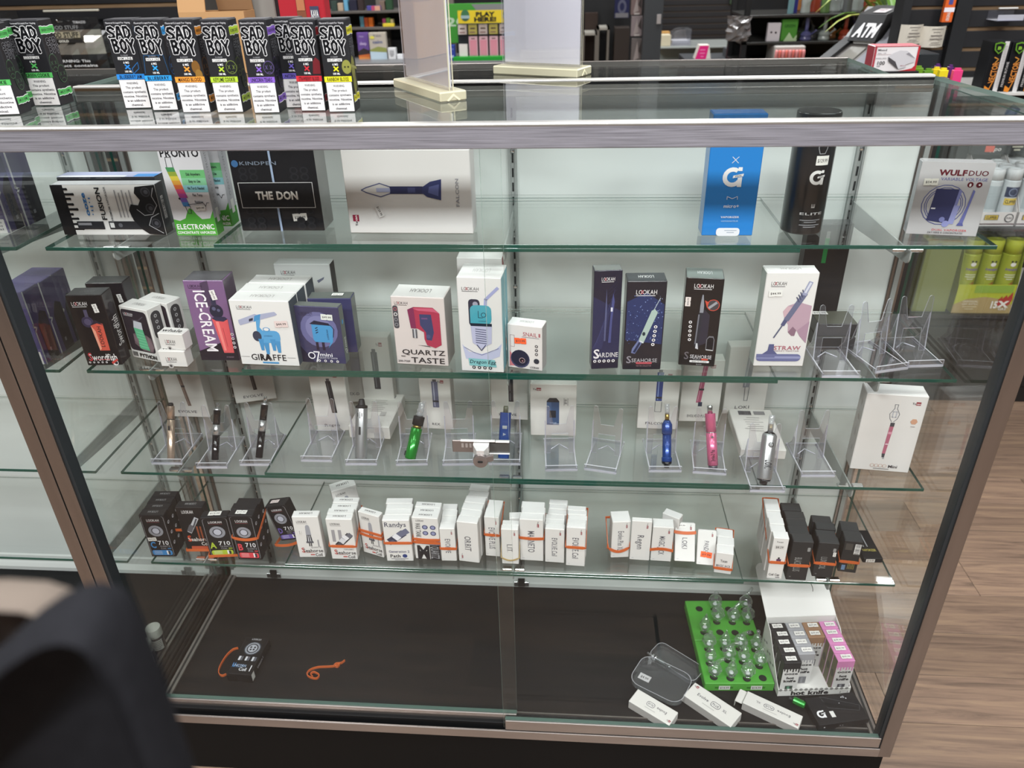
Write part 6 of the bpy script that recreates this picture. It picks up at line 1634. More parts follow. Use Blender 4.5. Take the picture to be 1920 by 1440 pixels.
# green foam rack with glass carb caps
GF = mat('green_foam', '#4a9a34', .6, noise=(30, 30, 30, .06)); HOLE = mat('foam_hole', '#0d140b', .9)
zh = .026
fr = put(None, 'foam_rack', label='bright green two-block foam rack with round holes, standing on the deck', cat='rack')
TL, TR, BL_, BR_ = [at_z(p, zd + zh) for p in ((1291.6, 1126), (1408, 1128), (1322, 1281.4), (1453, 1281.4))]
uu = (BR_ - BL_).normalized(); nn = Vector((-uu.y, uu.x, 0)); RW = (BR_ - BL_).length; RD = (TL - BL_).dot(nn)
RM = Matrix(((uu.x, nn.x, 0, BL_.x), (uu.y, nn.y, 0, BL_.y), (0, 0, 1, zd), (0, 0, 0, 1)))
fr.matrix_local = RM
RI = RM.inverted()
def rp_(px): return RI @ at_z(px, zd + zh)
crop = lambda x, y: (1260 + x / 4.115, 1070 + y / 4.115)
caps = {'A': [(325, 300), (560, 300)], 'B': [(345, 397), (465, 400), (575, 402)], 'C': [(247, 478)], 'D': [(278, 608), (400, 604), (520, 604), (640, 612)], 'E': [(290, 716), (430, 692), (545, 706), (672, 738)], 'F': [(322, 822), (450, 830), (577, 834)]}
empt = [(210, 295), (437, 298), (370, 476), (487, 479), (605, 481), (700, 829)]
ysplit = rp_((1306, 1201)).y
allh = [rp_(crop(*p)) for r_ in caps.values() for p in r_] + [rp_(crop(*p)) for p in empt]
for (y0, y1) in ((0, ysplit - .001), (ysplit + .001, RD)):
    g = G(); g.box(0, RW, y0, y1, 0, zh, GF, .0015); b_ = put(g, 'foam_block', parent=fr)
    hs = G()
    for hpt in allh:
        if y0 <= hpt.y < y1:
            hs.lathe([(.0092, zh + .0002), (.0088, zh + .0003)], HOLE, Matrix.Translation((hpt.x, hpt.y, 0)), 18)
    o = put(hs, 'peg_hole', parent=b_); o['kind'] = 'stuff'
g = G()
for k, u in enumerate((.28, .74)):
    g.box(RW * u - RW * .13, RW * u + RW * .13, -.0006, 0, zh * .35, zh * .55, card('#2a6a1c'))
put(g, 'front_slot', parent=fr)
for u in (.28, .74):
    g = G(); A = Art(g, (RW * u - .012, -.0009, zh * .22), (1, 0, 0), (0, 0, 1), .026, .013); A.r(0, 0, 1, 1, '#c9c8c3'); A.t(.5, .5, .45, '#4b4646', '$14.99', fit=.8); put(g, 'price_sticker', parent=fr)
ROWN = {'A': 'rearmost', 'B': 'second', 'C': 'third', 'D': 'fourth', 'E': 'fifth', 'F': 'front'}
KIND = ['round bulb', 'tall pointed', 'bent-spout', 'double bulb']
def cap_glass(kind):
    root = put(None, 'carb_cap', cat='glass cap', group='glass caps in the green foam rack')
    g = G(); g.lathe([(.0065, -.008), (.0068, .01), (.0074, .0115), (.0058, .013)], PIPE, n=16); put(g, 'glass_stem', parent=root)
    body = {0: [(.0058, .013), (.0128, .019), (.0152, .027), (.013, .035), (.006, .040)], 1: [(.0058, .013), (.0105, .018), (.012, .026), (.008, .038), (.0035, .048)], 2: [(.0058, .013), (.0135, .02), (.0145, .027), (.010, .036), (.005, .041)], 3: [(.0058, .013), (.0118, .018), (.0125, .024), (.007, .031), (.0088, .036), (.007, .042), (.004, .045)]}[kind]
    g = G(); g.lathe(body, PIPE, n=18); put(g, 'glass_bubble', parent=root)
    z1 = body[-1][1]
    g = G()
    if kind == 2: g.tube([(0, 0, z1 - .003), (.003, 0, z1 + .004), (.011, 0, z1 + .010), (.018, 0, z1 + .013)], [.0048, .0042, .0036, .0032], PIPE, 10)
    elif kind == 0: g.lathe([(.004, z1 - .002), (.0032, z1 + .004), (.0055, z1 + .008), (.005, z1 + .0125), (.002, z1 + .015)], PIPE, n=12)
    elif kind == 1: g.lathe([(.0036, z1 - .001), (.0024, z1 + .006), (.001, z1 + .009)], PIPE, n=12)
    else: g.lathe([(.004, z1 - .001), (.004, z1 + .01), (.0034, z1 + .012)], PIPE, n=12)
    put(g, 'spout', parent=root)
    g = G(); g.lathe([(.003, .0145), (.0048, .0175), (.003, .0205)], mat('milky_bead', '#dfe3e2', .15), n=10); put(g, 'inner_bead', parent=root)
    return root
proto = {}
for rname, lst in caps.items():
    for i, pxy in enumerate(lst):
        kind = {('A', 0): 0, ('A', 1): 2, ('B', 0): 0, ('B', 1): 2, ('C', 0): 1}.get((rname, i), (i + ord(rname)) % 4)
        P = RM @ Vector((rp_(crop(*pxy)).x, rp_(crop(*pxy)).y, zh))
        n_ = len(lst)
        pos = 'single' if n_ == 1 else ['leftmost', 'second from left', 'third from left', 'rightmost'][i if i < n_ - 1 or n_ == 4 else 3]
        lab = f"{KIND[kind]} clear glass cap, {pos} in the {ROWN[rname]} row of the green rack"
        if kind not in proto: o = cap_glass(kind); proto[kind] = o; o['label'] = lab
        else: o = clone(proto[kind], label=lab)
        o.location = P; o.scale = (1.14,) * 3; o.rotation_euler = (0, 0, (i * .9 + ord(rname)) % 1.2 - .3)

# open white display box of slim cartons
hk = put(None, 'display_carton', label='white open display box holding slim boxed knives, lid leaning back', cat='display box')
D0, D1, D2 = at_z((1457, 1304.5), zd), at_z((1592, 1299.6), zd), at_z((1442, 1157.5), zd + .1225)
uu = (D1 - D0).normalized(); nn = Vector((-uu.y, uu.x, 0)); DW = (D1 - D0).length; DDp = .13
HM = Matrix(((uu.x, nn.x, 0, D0.x), (uu.y, nn.y, 0, D0.y), (0, 0, 1, zd), (0, 0, 0, 1)))
hk.matrix_local = HM
CWT = card('#dddbd7')
g = G(); g.box(0, DW, 0, DDp, 0, .002, CWT); put(g, 'tray_floor', parent=hk)
g = G(); g.box(0, DW, -.001, .0008, 0, .021, CWT); A = Art(g, (0, -.0012, 0), (1, 0, 0), (0, 0, 1), DW, .021)
A.t(.44, .42, .62, '#26262a', 'hot knife', fit=.52, bold=.05); A.r(.86, .1, .97, .5, '#8d8b88'); A.r(.87, .15, .96, .45, '#dddbd7')
for k in range(14): A.e(.03 + k * .07, .95, .025, '#8d8b88', 1, 8)
put(g, 'front_panel', parent=hk)
for x_ in (0, DW - .0015):
    g = G(); g.prism([(0, 0), (DDp, 0), (DDp, .114), (DDp * .75, .105), (DDp * .12, .03), (0, .021)], x_, x_ + .0015, CWT, plane='yz')
    A = Art(g, (-.0003 if x_ == 0 else x_ + .0018, DDp if x_ == 0 else 0, 0), (0, -1, 0) if x_ == 0 else (0, 1, 0), (0, 0, 1), DDp, .11)
    for k in range(6): A.e((.12 + k * .1) if x_ == 0 else (.88 - k * .1), .3 + .1 * (k % 2) + .04 * (5 - k), .035, '#77757a', .6, 8)
    put(g, 'side_panel', parent=hk)
g = G(); g.box(0, DW, DDp - .0015, DDp, 0, .115, CWT); put(g, 'rear_panel', parent=hk)
La, Lb = at_plane((1414, 1066), HM @ Vector((0, DDp, .12)), Vector((0, 1, 0))), None
g = G(); LH = .135
g.prism([(0, 0), (DW, 0), (DW, LH - .025)] + [(DW - .016 + .016 * math.cos(a), LH - .016 + .016 * math.sin(a)) for a in (.3, .8, 1.3)] + [(.016 + .016 * math.cos(a), LH - .016 + .016 * math.sin(a)) for a in (1.84, 2.34, 2.84)] + [(0, LH - .025)], 0, .0012, card('#e6e4e1'),
        Matrix.Translation((0, DDp + .0002, .115)) @ Matrix.Rotation(-1.1, 4, 'X'), plane='xz')
o = put(g, 'box_lid', parent=hk)
g = G(); g.tube([(DW * .74 + .004 * math.cos(a), -.001, LH * .5 + .011 * math.sin(a)) for a in (-1, -.5, 0, .5, 1)], .0006, card('#55534f'), 5, Matrix.Translation((0, DDp + .0002, .115)) @ Matrix.Rotation(-1.1, 4, 'X')); put(g, 'lid_tab_cut', parent=o)
cw = (DW - .006) / 4; cdp = (DDp - .01) / 5; chh = .101
def hot(col, dark, front=True):
    def f(A):
        A.r(0, 0, 1, .8, '#d3d1cf')
        for k in range(6): A.r(.04 + k * .165, .8 - (.05, .09, .04, .08, .06, .1)[k], .12 + k * .165, .81, col); A.e(.08 + k * .165, .8 - (.05, .09, .04, .08, .06, .1)[k], .04, col, 1, 8)
        A.t(.5, .66, .075, '#1f1f24', 'ooze', fit=.78, bold=.03)
        A.t(.5, .52, .07, '#2a2a2e', 'hot', fit=.44, bold=.05); A.t(.5, .42, .075, '#2a2a2e', 'knife', fit=.72, bold=.05)
        A.r(.3, .04, .74, .26, dark); A.r(.42, .06, .56, .24, '#5f8f76' if col == '#2a2a2c' else '#8d8d92')
    return f
cols_ = [('black', '#2a2a2c', '#3a4a42', 5, 0), ('grey', '#9d9da1', '#77777c', 4, 1), ('brown', '#96755c', '#77777c', 2, 3), ('pink', '#cf86b6', '#4a4a50', 5, 0)]
for c, (cn, colr, dk_, n_, skip) in enumerate(cols_):
    for k in range(n_):
        r_ = skip + k                                     # row from the front
        M = HM @ Matrix.Translation((.003 + cw * (c + .5), .004 + cdp * r_, .0025))
        nth = ['front', 'second', 'third', 'fourth', 'rearmost'][k] if n_ == 5 else ['front', 'second', 'third', 'rearmost'][k] if n_ == 4 else ['front', 'rear'][k]
        sideart = {'L': lambda A: (A.e(.5, .5, .3, '#55554a', 1.6), A.r(.3, .1, .5, .3, '#6a6a58'))} if cn in ('pink', 'black') else {}
        carton_at('knife_carton', M, cw - .001, cdp - .001, chh * (1 - .006 * ((k * 3 + c) % 3)), colr, f'slim {cn}-topped carton, {nth} of its column in the white display box', art={'F': hot(colr, dk_), **sideart} if k == 0 or True else None,
                  cm={'L': '#6d6a52' if cn == 'pink' else '#3a3a3c' if cn == 'black' else colr, 'R': colr}, group='slim cartons in the white display box', sticker=[('T', .46 + .1 * ((k + c) % 2), .5, .6, '$39.99', 0, '#e4e1dd')], flap=False)
# flat black carton with a white G and a green pen behind it
def gflat(A):
    gpen(A, '#e5e4e6', '#1c1c1e', .17, .36, .42)
    A.l([(.3, .98), (.96, .5), (.9, .32), (.34, .55), (.3, .98)], .006, '#55565a'); A.poly([(.3, .78), (.9, .42), (.9, .34), (.34, .58)], '#141416')
    A.e(.7, .86, .012, '#d5d5d8'); A.e(.78, .8, .012, '#d5d5d8'); A.rr(.72, .82, .76, .9, .01, '#8d8d92'); A.e(.6, .66, .008, '#d5d5d8')
    A.r(.32, .2, .4, .42, '#d9d7d4')
flatbox((1536, 1360), (1631, 1347), (1502, 1310), zd, .02, 'flat black carton with a white G logo, right front corner of the deck', {'T': gflat, 'F': lambda A: (A.e(.12, .5, .015, '#cfcfd2'), A.r(.42, .45, .44, .55, '#8d8d92'), A.r(.47, .45, .49, .55, '#8d8d92'))}, col='#1c1c1e', name='vaporizer_carton')
Pa, Pb = at_z((1510, 1323), zd + .009), at_z((1479, 1308), zd + .009)
ax = (Pb - Pa).normalized(); L_ = (Pb - Pa).length
gp = put(None, 'vaporizer', M=Matrix.Translation(Pa) @ ax.to_track_quat('Z', 'Y').to_matrix().to_4x4(), label='small green pen lying between the white display box and flat black carton', cat='vaporizer')
lp(gp, 'body', [(.007, 0), (.0085, .002), (.0085, L_ * .7), (.006, L_ * .74)], GRN); lp(gp, 'mouthpiece', [(.005, L_ * .74), (.0045, L_ * .96), (.003, L_)], RUB)

# ================================================================ THE SHOP BEHIND
SLAT = mat('black_slatwall', '#1c1c1f', .45); WOODEDGE = mat('raw_groove_wood', '#8a6f52', .7, noise=(8, 60, 60, .2)); DKGROOVE = mat('dim_groove', '#4a4038', .7)
def slatwall(x0, x1, z0, z1, y, pitch, label, groove, gh=.012, name='wall_slatted', z_first=None):
    root = put(None, name, loc=(x0, y, z0), kind='structure')
    g = G(); g.box(0, x1 - x0, .010, .03, 0, z1 - z0, groove); put(g, 'groove_backing', parent=root)
    z = (z_first - z0) % pitch if z_first else 0
    zs = []
    a = 0.
    while z < z1 - z0:
        if z - a > .02: zs.append((a, z - gh / 2))
        a = z + gh / 2; z += pitch
    zs.append((a, z1 - z0))
    for a, b in zs:
        g = G(); g.box(0, x1 - x0, 0, .012, a, b, SLAT, .0015); put(g, 'slat', parent=root)
    return root
YR = 2.15
p1 = at_y((1850, 15), YR); p2 = at_y((1850, 54), YR)
pit = p1.z - p2.z
xs = at_y((1800, 90), YR).x
slatwall(xs, 4.2, 0, 2.4, YR, pit, '', WOODEDGE, .014, 'wall_right_slats', z_first=p1.z)
xl = at_y((1688, 90), YR).x; xm = at_y((1772, 90), YR).x
slatwall(xl, xm, 0, 2.4, YR + .01, pit, '', WOODEDGE, .012, 'wall_right_slats', z_first=at_y((1735, 15), YR).z)
g = G(); g.box(xm, xs, YR - .02, YR + .03, 0, 2.4, mat('post_black', '#17181b', .5)); struct(g, 'trim_1')
g = G(); g.box(xl - .03, xl, YR - .03, YR + .06, 0, 2.4, mat('post_black', '#17181b', .5)); struct(g, 'trim_2')
YLW = 2.3
pz = at_y((200, 11), YLW).z
slatwall(at_y((-400, 20), YLW).x, at_y((352, 20), YLW).x, 0, 2.4, YLW, .105, '', WOODEDGE, .016, 'wall_left_slats', z_first=pz)
YF = 8.6
q1, q2 = at_y((1350, 100 / 4.8), YF).z, at_y((1350, 155 / 4.8), YF).z
slatwall(at_y((1242, 30), YF).x, at_y((1530, 30), YF).x, 0, 2.6, YF, q1 - q2, '', DKGROOVE, .016, 'wall_far_slats', z_first=q1)

def bg(px0, py0, px1, py1, Y, dep, col, label, cat, name, art=None, coat=0., cm=None, z0=None, rz=0., c=.002):
    """a real box whose front face fills these photo points at depth Y"""
    a, b = at_y((px0, py1), Y), at_y((px1, py1), Y)
    t = at_y(((px0 + px1) / 2, py0), Y)
    w_ = b.x - a.x; zb_ = (a.z + b.z) / 2 if z0 is None else z0
    h_ = t.z - zb_
    M = Matrix.Translation(((a.x + b.x) / 2, Y, zb_)) @ Matrix.Rotation(rz, 4, 'Z')
    g = G(); m_ = card(col, coat) if isinstance(col, str) else col
    g.box(-w_ / 2, w_ / 2, 0, dep, 0, h_, m_, min(c, w_ * .04), cm={k: card(v) for k, v in (cm or {}).items()})
    o = put(g, name, M=M, label=label, cat=cat)
    for face, fn in (art or {}).items():
        pg = G()
        A = face_art(pg, w_, dep, h_, face); A.LAYER = .0004; fn(A)
        put(pg, 'front_print', parent=o)
    return o, M, w_, h_
def shelf_at(px0, px1, py, Y, dep, th, col, label, cat='shelf', name='wall_shelf'):
    a, b = at_y((px0, py), Y), at_y((px1, py), Y)
    g = G(); g.box(a.x, b.x, Y, Y + dep, (a.z + b.z) / 2 - th, (a.z + b.z) / 2, col if not isinstance(col, str) else mat('shelf_' + col, col, .4), .001)
    return put(g, name, label=label, cat=cat), (a.z + b.z) / 2

# --- right: fixture with lighters and gas
YS1 = 1.80
_, zsA = shelf_at(1770, 2250, 428, YS1 - .02, YR - YS1, .012, '#2a2b2d', 'dark shelf under the white lighter gas trays, right wall')
_, zsB = shelf_at(1700, 2250, 592, YS1 - .02, YR - YS1, .014, '#232426', 'dark shelf under the yellow-green gas display, right wall')
g = G(); cb0 = at_y((1690, 620), YS1 + .08)
g.box(cb0.x, cb0.x + 1.5, YS1 + .05, YR - .01, 0, zsB - .05, mat('cabinet_dark', '#1e1d1d', .5), .004)
fc = put(g, 'base_cabinet', label='dark low base cabinet under the right wall shelves', cat='cabinet')
for k in range(3):
    g = G(); g.box(cb0.x + .02 + k * .49, cb0.x + .49 + k * .49 - .01, YS1 + .04, YS1 + .052, .08, zsB - .08, mat('cabinet_dark', '#1e1d1d', .5), .002); put(g, 'cabinet_door', parent=fc)
def spray(P, r, h, label, body, art, cap, group=None):
    o = put(None, 'gas_can', loc=P, label=label, cat='gas can', group=group)
    g = G(); g.lathe([(r * .9, 0), (r, .004), (r, h * .8), (r * .92, h * .815)], body, n=20); put(g, 'can_body', parent=o)
    g = G(); g.lathe([(r * .96, h * .815), (r * .97, h * .97), (r * .9, h), (r * .62, h), (r * .6, h * .985), (.001, h * .985)], cap, n=20); put(g, 'can_cap', parent=o)
    if art:
        g = G(); A = CylArt(g, r, h, r * 1.8, 0); A.LAYER = .0003; art(A); put(g, 'can_label', parent=o)
    return o
def clip_art(A): A.r(0, .52, 1, .7, '#26304f'); A.ring(.5, .61, .28, .05, '#8d9ab5', '#26304f'); A.r(.08, .38, .92, .5, '#d8b93c'); A.r(.12, .4, .88, .48, '#e3c95a'); A.t(.5, .44, .06, '#26262a', 'CLIPPER', fit=.7, bold=.03); A.t(.4, .16, .09, '#33343a', '12', fit=.5)
def clip_plain(A): A.r(0, .3, 1, .72, '#a9b4b9'); A.r(.1, .2, .9, .23, '#7a8288')
tr0 = None
for (x0, x1, n_) in ((1834, 1900, 0), (1903, 1985, 1)):
    a, b = at_y((x0, 424), YS1), at_y((x1, 424), YS1); w_ = b.x - a.x
    t_ = at_y(((x0 + x1) / 2, 398), YS1).z - zsA
    o = put(None, 'gas_tray', loc=(a.x, YS1, zsA), label=f"white cardboard tray of white lighter gas cans, {'left' if n_ == 0 else 'right'} one by the shelf", cat='tray')
    CW2 = card('#dcd8d6')
    g = G(); g.box(0, w_, 0, .0015, 0, t_, CW2); A = Art(g, (0, -.0003, 0), (1, 0, 0), (0, 0, 1), w_, t_); A.LAYER = .0003; A.r(0, .14, 1, .22, '#55343c')
    A.r(.1, .46, .5, .82, '#26262a'); A.r(.12, .49, .48, .79, '#dcbc3c'); A.t(.3, .64, .2, '#26262a', 'CLIPPER', fit=.32, bold=.03); A.ring(.8, .6, .13, .03, '#33343a', '#dcd8d6', 1); A.t(.8, .6, .14, '#33343a', 'PURE', fit=.16, bold=.03)
    put(g, 'tray_front', parent=o)
    for xx in (0, w_ - .0015):
        g = G(); g.prism([(0, 0), (.22, 0), (.22, t_ * 4.4), (.06, t_ * 2.4), (0, t_)], xx, xx + .0015, CW2, plane='yz'); put(g, 'tray_side', parent=o)
    g = G(); g.box(0, w_, 0, .22, 0, .0015, CW2); put(g, 'tray_floor', parent=o)
    r_ = w_ / 4 - .001
    hh = at_y((1860, 318), YS1 + .03).z - zsA
    for row in range(3):
        for c in range(2):
            ar = clip_art if (c == 1 and n_ == 0) else clip_plain
            spray((a.x + w_ * (.25 + .5 * c), YS1 + .006 + r_ + row * (r_ * 2.06), zsA + .0018), r_ * .96, hh, f"white gas can, {'left' if c == 0 else 'right'} can of {['front', 'middle', 'rear'][row]} row in {'left' if n_ == 0 else 'right'} white tray", card('#c9d0d3'), ar, card('#d5d9db'), 'white lighter gas cans')
# yellow-green gas display
a, b = at_y((1782, 588), YS1), at_y((1892, 588), YS1); w_ = b.x - a.x
YG = card('#b5bd3a')
o = put(None, 'gas_display', loc=(a.x, YS1, zsB), label='yellow-green cardboard display of gas cans on the right wall shelf', cat='display box')
fh = at_y((1850, 534), YS1).z - zsB; sh = at_y((1820, 462), YS1).z - zsB; dp = .22
g = G(); g.box(0, w_, 0, .002, 0, fh, YG)
A = Art(g, (0, -.0004, 0), (1, 0, 0), (0, 0, 1), w_, fh); A.LAYER = .0004
A.poly([(0, 0), (1, 0), (1, .3), (.8, .5), (.5, .58), (.2, .5), (0, .3)], '#b09a6a'); A.r(.3, .72, .95, .98, '#8fae45')
A.t(.28, .42, .07, '#e3dcc5', 'UNIVERSAL', fit=.26, bold=.02); A.t(.28, .33, .06, '#e3dcc5', 'GAS REFILL', fit=.28, bold=.02); A.lines(.28, .22, .03, '#d5c9a5', 2, .24, .08)
A.poly([(.72, .3), (.74, .5), (.79, .62), (.8, .52), (.86, .66), (.88, .56), (.95, .76), (.97, .5), (.94, .32), (.85, .24)], '#b03a34'); A.t(.68, .32, .24, '#eeeae2', '15', fit=.13, bold=.05); A.t(.84, .34, .22, '#eeeae2', 'X', fit=.16, bold=.05); A.t(.84, .17, .08, '#eeeae2', 'GAS', fit=.14, bold=.02)
put(g, 'display_front', parent=o)
for xx in (0, w_ - .002):
    g = G(); g.prism([(0, 0), (dp, 0), (dp, sh * 1.15), (.03, sh), (0, fh)], xx, xx + .002, card('#97a13f'), plane='yz'); put(g, 'display_side', parent=o)
g = G(); g.box(0, w_, dp - .002, dp, 0, sh * 1.1, YG); put(g, 'display_back', parent=o)
g = G(); g.box(0, w_, 0, dp, 0, .002, YG); put(g, 'display_floor', parent=o)
r_ = w_ / 6 - .001; hh = at_y((1868, 450), YS1 + .03).z - zsB
def gasart(A): A.poly([(.5, .3), (.52, .38), (.6, .42), (.62, .38), (.72, .44), (.74, .36), (.85, .46), (.88, .32), (.7, .26)], '#b03a34'); A.t(.55, .32, .08, '#eeeae2', '15X', fit=.6, bold=.05); A.e(.5, .68, .16, '#e5e2dc', .8); A.e(.4, .72, .06, '#2a2a2c'); A.e(.6, .72, .06, '#2a2a2c'); A.t(.5, .61, .03, '#7d6aa8', 'PANDA', fit=.7, bold=.03); A.lines(.5, .53, .012, '#d9dcc0', 3, .6, .03)
for row in range(3):
    for c in range(3):
        spray((a.x + .003 + r_ + c * (r_ * 2 + .001), YS1 + .006 + r_ + row * r_ * 2.08, zsB + .0022), r_ * .95, hh, f"yellow-green gas can, {['left', 'middle', 'right'][c]} can of the {['front', 'middle', 'rear'][row]} row", mat('can_lime', '#aab540', .3, .2), gasart, mat('cap_lime', '#b9c23c', .35), 'yellow-green gas cans')
bg(1893, 522, 1960, 585, YS1 + .004, .12, '#d5d0ce', 'white carton numbered 27 beside the yellow-green gas display', 'box', 'gas_carton', {'F': lambda A: A.t(.35, .2, .16, '#55535a', '27', fit=.3)}, z0=zsB)
bg(1708, 452, 1772, 585, YS1 + .01, .16, '#7d8548', 'dull olive carton standing left of the yellow-green gas display', 'box', 'gas_carton', None, z0=zsB)
P = at_y((1695, 545), 1.95); cz = at_y((1695, 492), 1.95).z
spray((P.x, 1.95, zsB + .0005), .022, cz - zsB, 'small red can standing left of the olive carton on the shelf', card('#a84a44'), lambda A: (A.r(.1, .3, .9, .7, '#d5c9c0'), A.r(.1, .45, .9, .5, '#8d3a36')), card('#8d3a36'))
# hanging lighter card and the shelf goods over it
def zip_art(A):
    for u, c, t_ in ((.28, '#c9c5bf', ''), (.6, '#d8c83a', ''), (.9, '#b9b4a5', '')):
        A.rr(u - .07, .4, u + .07, .95, .06, c); A.r(u - .07, .6, u, .95, '#b0453c' if u < .4 else '#e5d84a' if u < .7 else '#8d8a84')
    A.t(.05, .6, .12, '#cfcfcf', 'zippo', fit=.14, shear=.2); A.t(.3, .2, .14, '#e6e3df', 'zippo', fit=.2, shear=.2); A.t(.9, .22, .14, '#e6e3df', 'zippo', fit=.2, shear=.2); A.r(.18, .1, .3, .3, '#e0604a')
    A.lines(.6, .24, .05, '#c9c5b0', 2, .14, .1)
bg(1818, 232, 1960, 290, 1.98, .02, '#232427', 'black card of pocket lighters hanging above the white gas trays', 'display card', 'lighter_card', {'F': zip_art})
bg(1858, 192, 1925, 216, 1.9, .1, '#dfdee0', 'white carton with a blue five-sided emblem seen through the counter glass', 'box', 'reflection_carton', {'F': lambda A: (A.poly([(.36, .05), (.7, .05), (.78, .45), (.55, .9), (.4, .5)], '#4a62a0'), A.poly([(.45, .1), (.62, .1), (.66, .45), (.55, .6)], '#8fa0cc'))})  # box added in place of a reflection in the counter glass
bg(1765, 175, 1806, 218, 1.9, .08, '#6a4048', 'dull red carton seen through the right end of the counter glass', 'box', 'reflection_carton')  # reddish counter glass reflection, built as a solid box
_, zsC = shelf_at(1790, 2250, 172, 1.78, YR - 1.78, .01, '#d0cfcb', 'white-edged shelf under the black torch gas cartons, right wall')
def vec_art(A):
    A.r(.62, 0, .86, 1, '#cfcccb'); A.lines(.74, .9, .006, '#6a6a6e', 26, .16, .032)
    A.poly([(.06, .97), (.34, 1.0), (.6, .97), (.56, .84), (.34, .76), (.1, .84)], '#5d8f2a'); A.poly([(.12, .95), (.34, .97), (.54, .95), (.5, .85), (.34, .79), (.16, .85)], '#141518'); A.t(.33, .88, .06, '#7fb03a', 'B', fit=.2, bold=.05)
    A.l([(.2, .7), (.42, .66), (.3, .6)], .05, '#c98a3a'); A.poly([(.05, .02), (.3, .0), (.5, .3), (.56, .6), (.5, .36), (.3, .08), (.05, .14)], '#d9862c')
    A.t(.32, .4, .12, '#c9803a', 'VECTOR', rot=PI / 2, fit=.42, bold=.03); A.t(.93, .36, .05, '#b9b6b5', 'PREMIUM BUTANE', rot=PI / 2, fit=.5)
for k, (x0, x1) in enumerate(((1838, 1874), (1876, 1911), (1913, 1950))):
    bg(x0, 78, x1, 170, 1.8, .075, '#141518', f"black torch gas carton with green shield, {['left', 'middle', 'right'][k]} of three on the right wall", 'box', 'gas_carton', {'F': vec_art}, z0=zsC)
bg(1874, 14, 1910, 17, YR - .012, .011, '#e0deda', 'small white price strip in the wall groove at the right', 'price strip', 'price_strip')
g = G(); a, b = at_y((1872, 40), YR - .1), at_y((1905, 18), YR - .02)
g.box(a.x, b.x, YR - .09, YR - .005, a.z, a.z + .0015, ACRYL_E); g.box(a.x, b.x, YR - .012, YR - .008, a.z, b.z, ACRYL); g.box(a.x, b.x, YR - .09, YR - .088, a.z, a.z + .02, ACRYL_E)
put(g, 'acrylic_holder', label='small empty clear acrylic holder hanging on the right slatwall', cat='holder')
# coloured tall lighters in a rack, envelope carton, device, on a side cabinet
g = G(); YC_ = 1.5
ct = at_y((1700, 190), YC_)
a, b = at_y((1560, 150), YC_), at_y((1800, 150), YC_)
g.box(a.x, b.x, YC_ - .02, 2.1, 0, ct.z, mat('side_cabinet', '#1b1b1d', .5), .004)
sc_ = put(g, 'side_cabinet', label='dark side cabinet just behind the counter at the right', cat='cabinet')
g = G(); g.box(a.x + .02, b.x - .02, YC_ - .028, YC_ - .018, .08, ct.z - .06, mat('side_cabinet', '#1b1b1d', .5), .002); put(g, 'cabinet_door', parent=sc_)
g = G(); a, b = at_y((1700, 175), 1.52), at_y((1800, 175), 1.52)
for yy in (1.52, 1.64): g.box(a.x, b.x, yy, yy + .003, ct.z, ct.z + .05, ACRYL, cm={'T': ACRYL_E})
g.box(a.x, b.x, 1.52, 1.643, ct.z, ct.z + .002, ACRYL)
put(g, 'lighter_rack', label='clear acrylic rack of tall coloured lighters by the counter edge', cat='rack')
for k, (x0, x1, y0, col, cn, Yk) in enumerate(((1703, 1722, 128, '#6f9a2c', 'green lighter, rear one of two in the clear rack', 1.60), (1725, 1741, 133, '#5d8a24', 'green lighter, front one of two in the clear rack', 1.545), (1741, 1755, 130, '#d9c324', 'yellow lighter, rear one of two in the clear rack', 1.60), (1753, 1769, 132, '#e6cf2a', 'yellow lighter, front one of two in the clear rack', 1.545), (1769, 1777, 126, '#5a2a6a', 'purple lighter behind the pink one in the clear rack', 1.60), (1744, 1753, 124, '#53286a', 'purple lighter at the back of the clear rack', 1.63), (1779, 1796, 132, '#e0427e', 'pink lighter at the right end of the clear rack', 1.545))):
    o, M_, w_, h_ = bg(x0, y0, x1, 175, Yk, .018, col, 'tall ' + cn, 'lighter', 'tall_lighter', z0=ct.z + .0022, coat=.4, c=.003)
    g = G(); g.box(-w_ * .3, w_ * .3, .004, .014, h_, h_ + .006, card(col)); put(g, 'lighter_cap', parent=o)
def mead(A):
    A.r(0, 0, 1, 1, '#e3dfe0'); A.r(0, 0, .05, 1, '#a8404a'); A.poly([(.6, 0), (1, 0), (1, .3), (.9, .1), (.75, .04)], '#b8323a'); A.r(.955, 0, 1, 1, '#b8323a'); A.r(0, .96, 1, 1, '#b05058')
    A.t(.17, .85, .08, '#6a686c', 'Mead', fit=.2); A.t(.17, .72, .035, '#8a888c', 'No. 10', fit=.18); A.r(.06, .66, .38, .67, '#8a5a5e'); A.t(.17, .52, .05, '#77757a', 'ENVELOPES', fit=.24); A.t(.18, .34, .15, '#2f2e32', '100', fit=.19); A.lines(.14, .2, .03, '#8a888c', 1, .12, .05)
    A.poly([(.32, .58), (.5, .34), (.6, .08), (.76, .16), (.74, .26), (.92, .36), (.92, .52), (.72, .8), (.56, .82), (.42, .72)], '#c9c7cb'); A.poly([(.32, .58), (.5, .38), (.6, .06), (.34, .4)], '#4a474a'); A.poly([(.7, .68), (.92, .5), (.76, .74)], '#8f8c92'); A.t(.68, .22, .03, '#a84a52', 'Mead', fit=.12)
bg(1622, 134, 1718, 160, 1.555, .09, '#1a1b1d', 'low black riser block under the envelope carton', 'riser', 'riser_block', z0=ct.z)
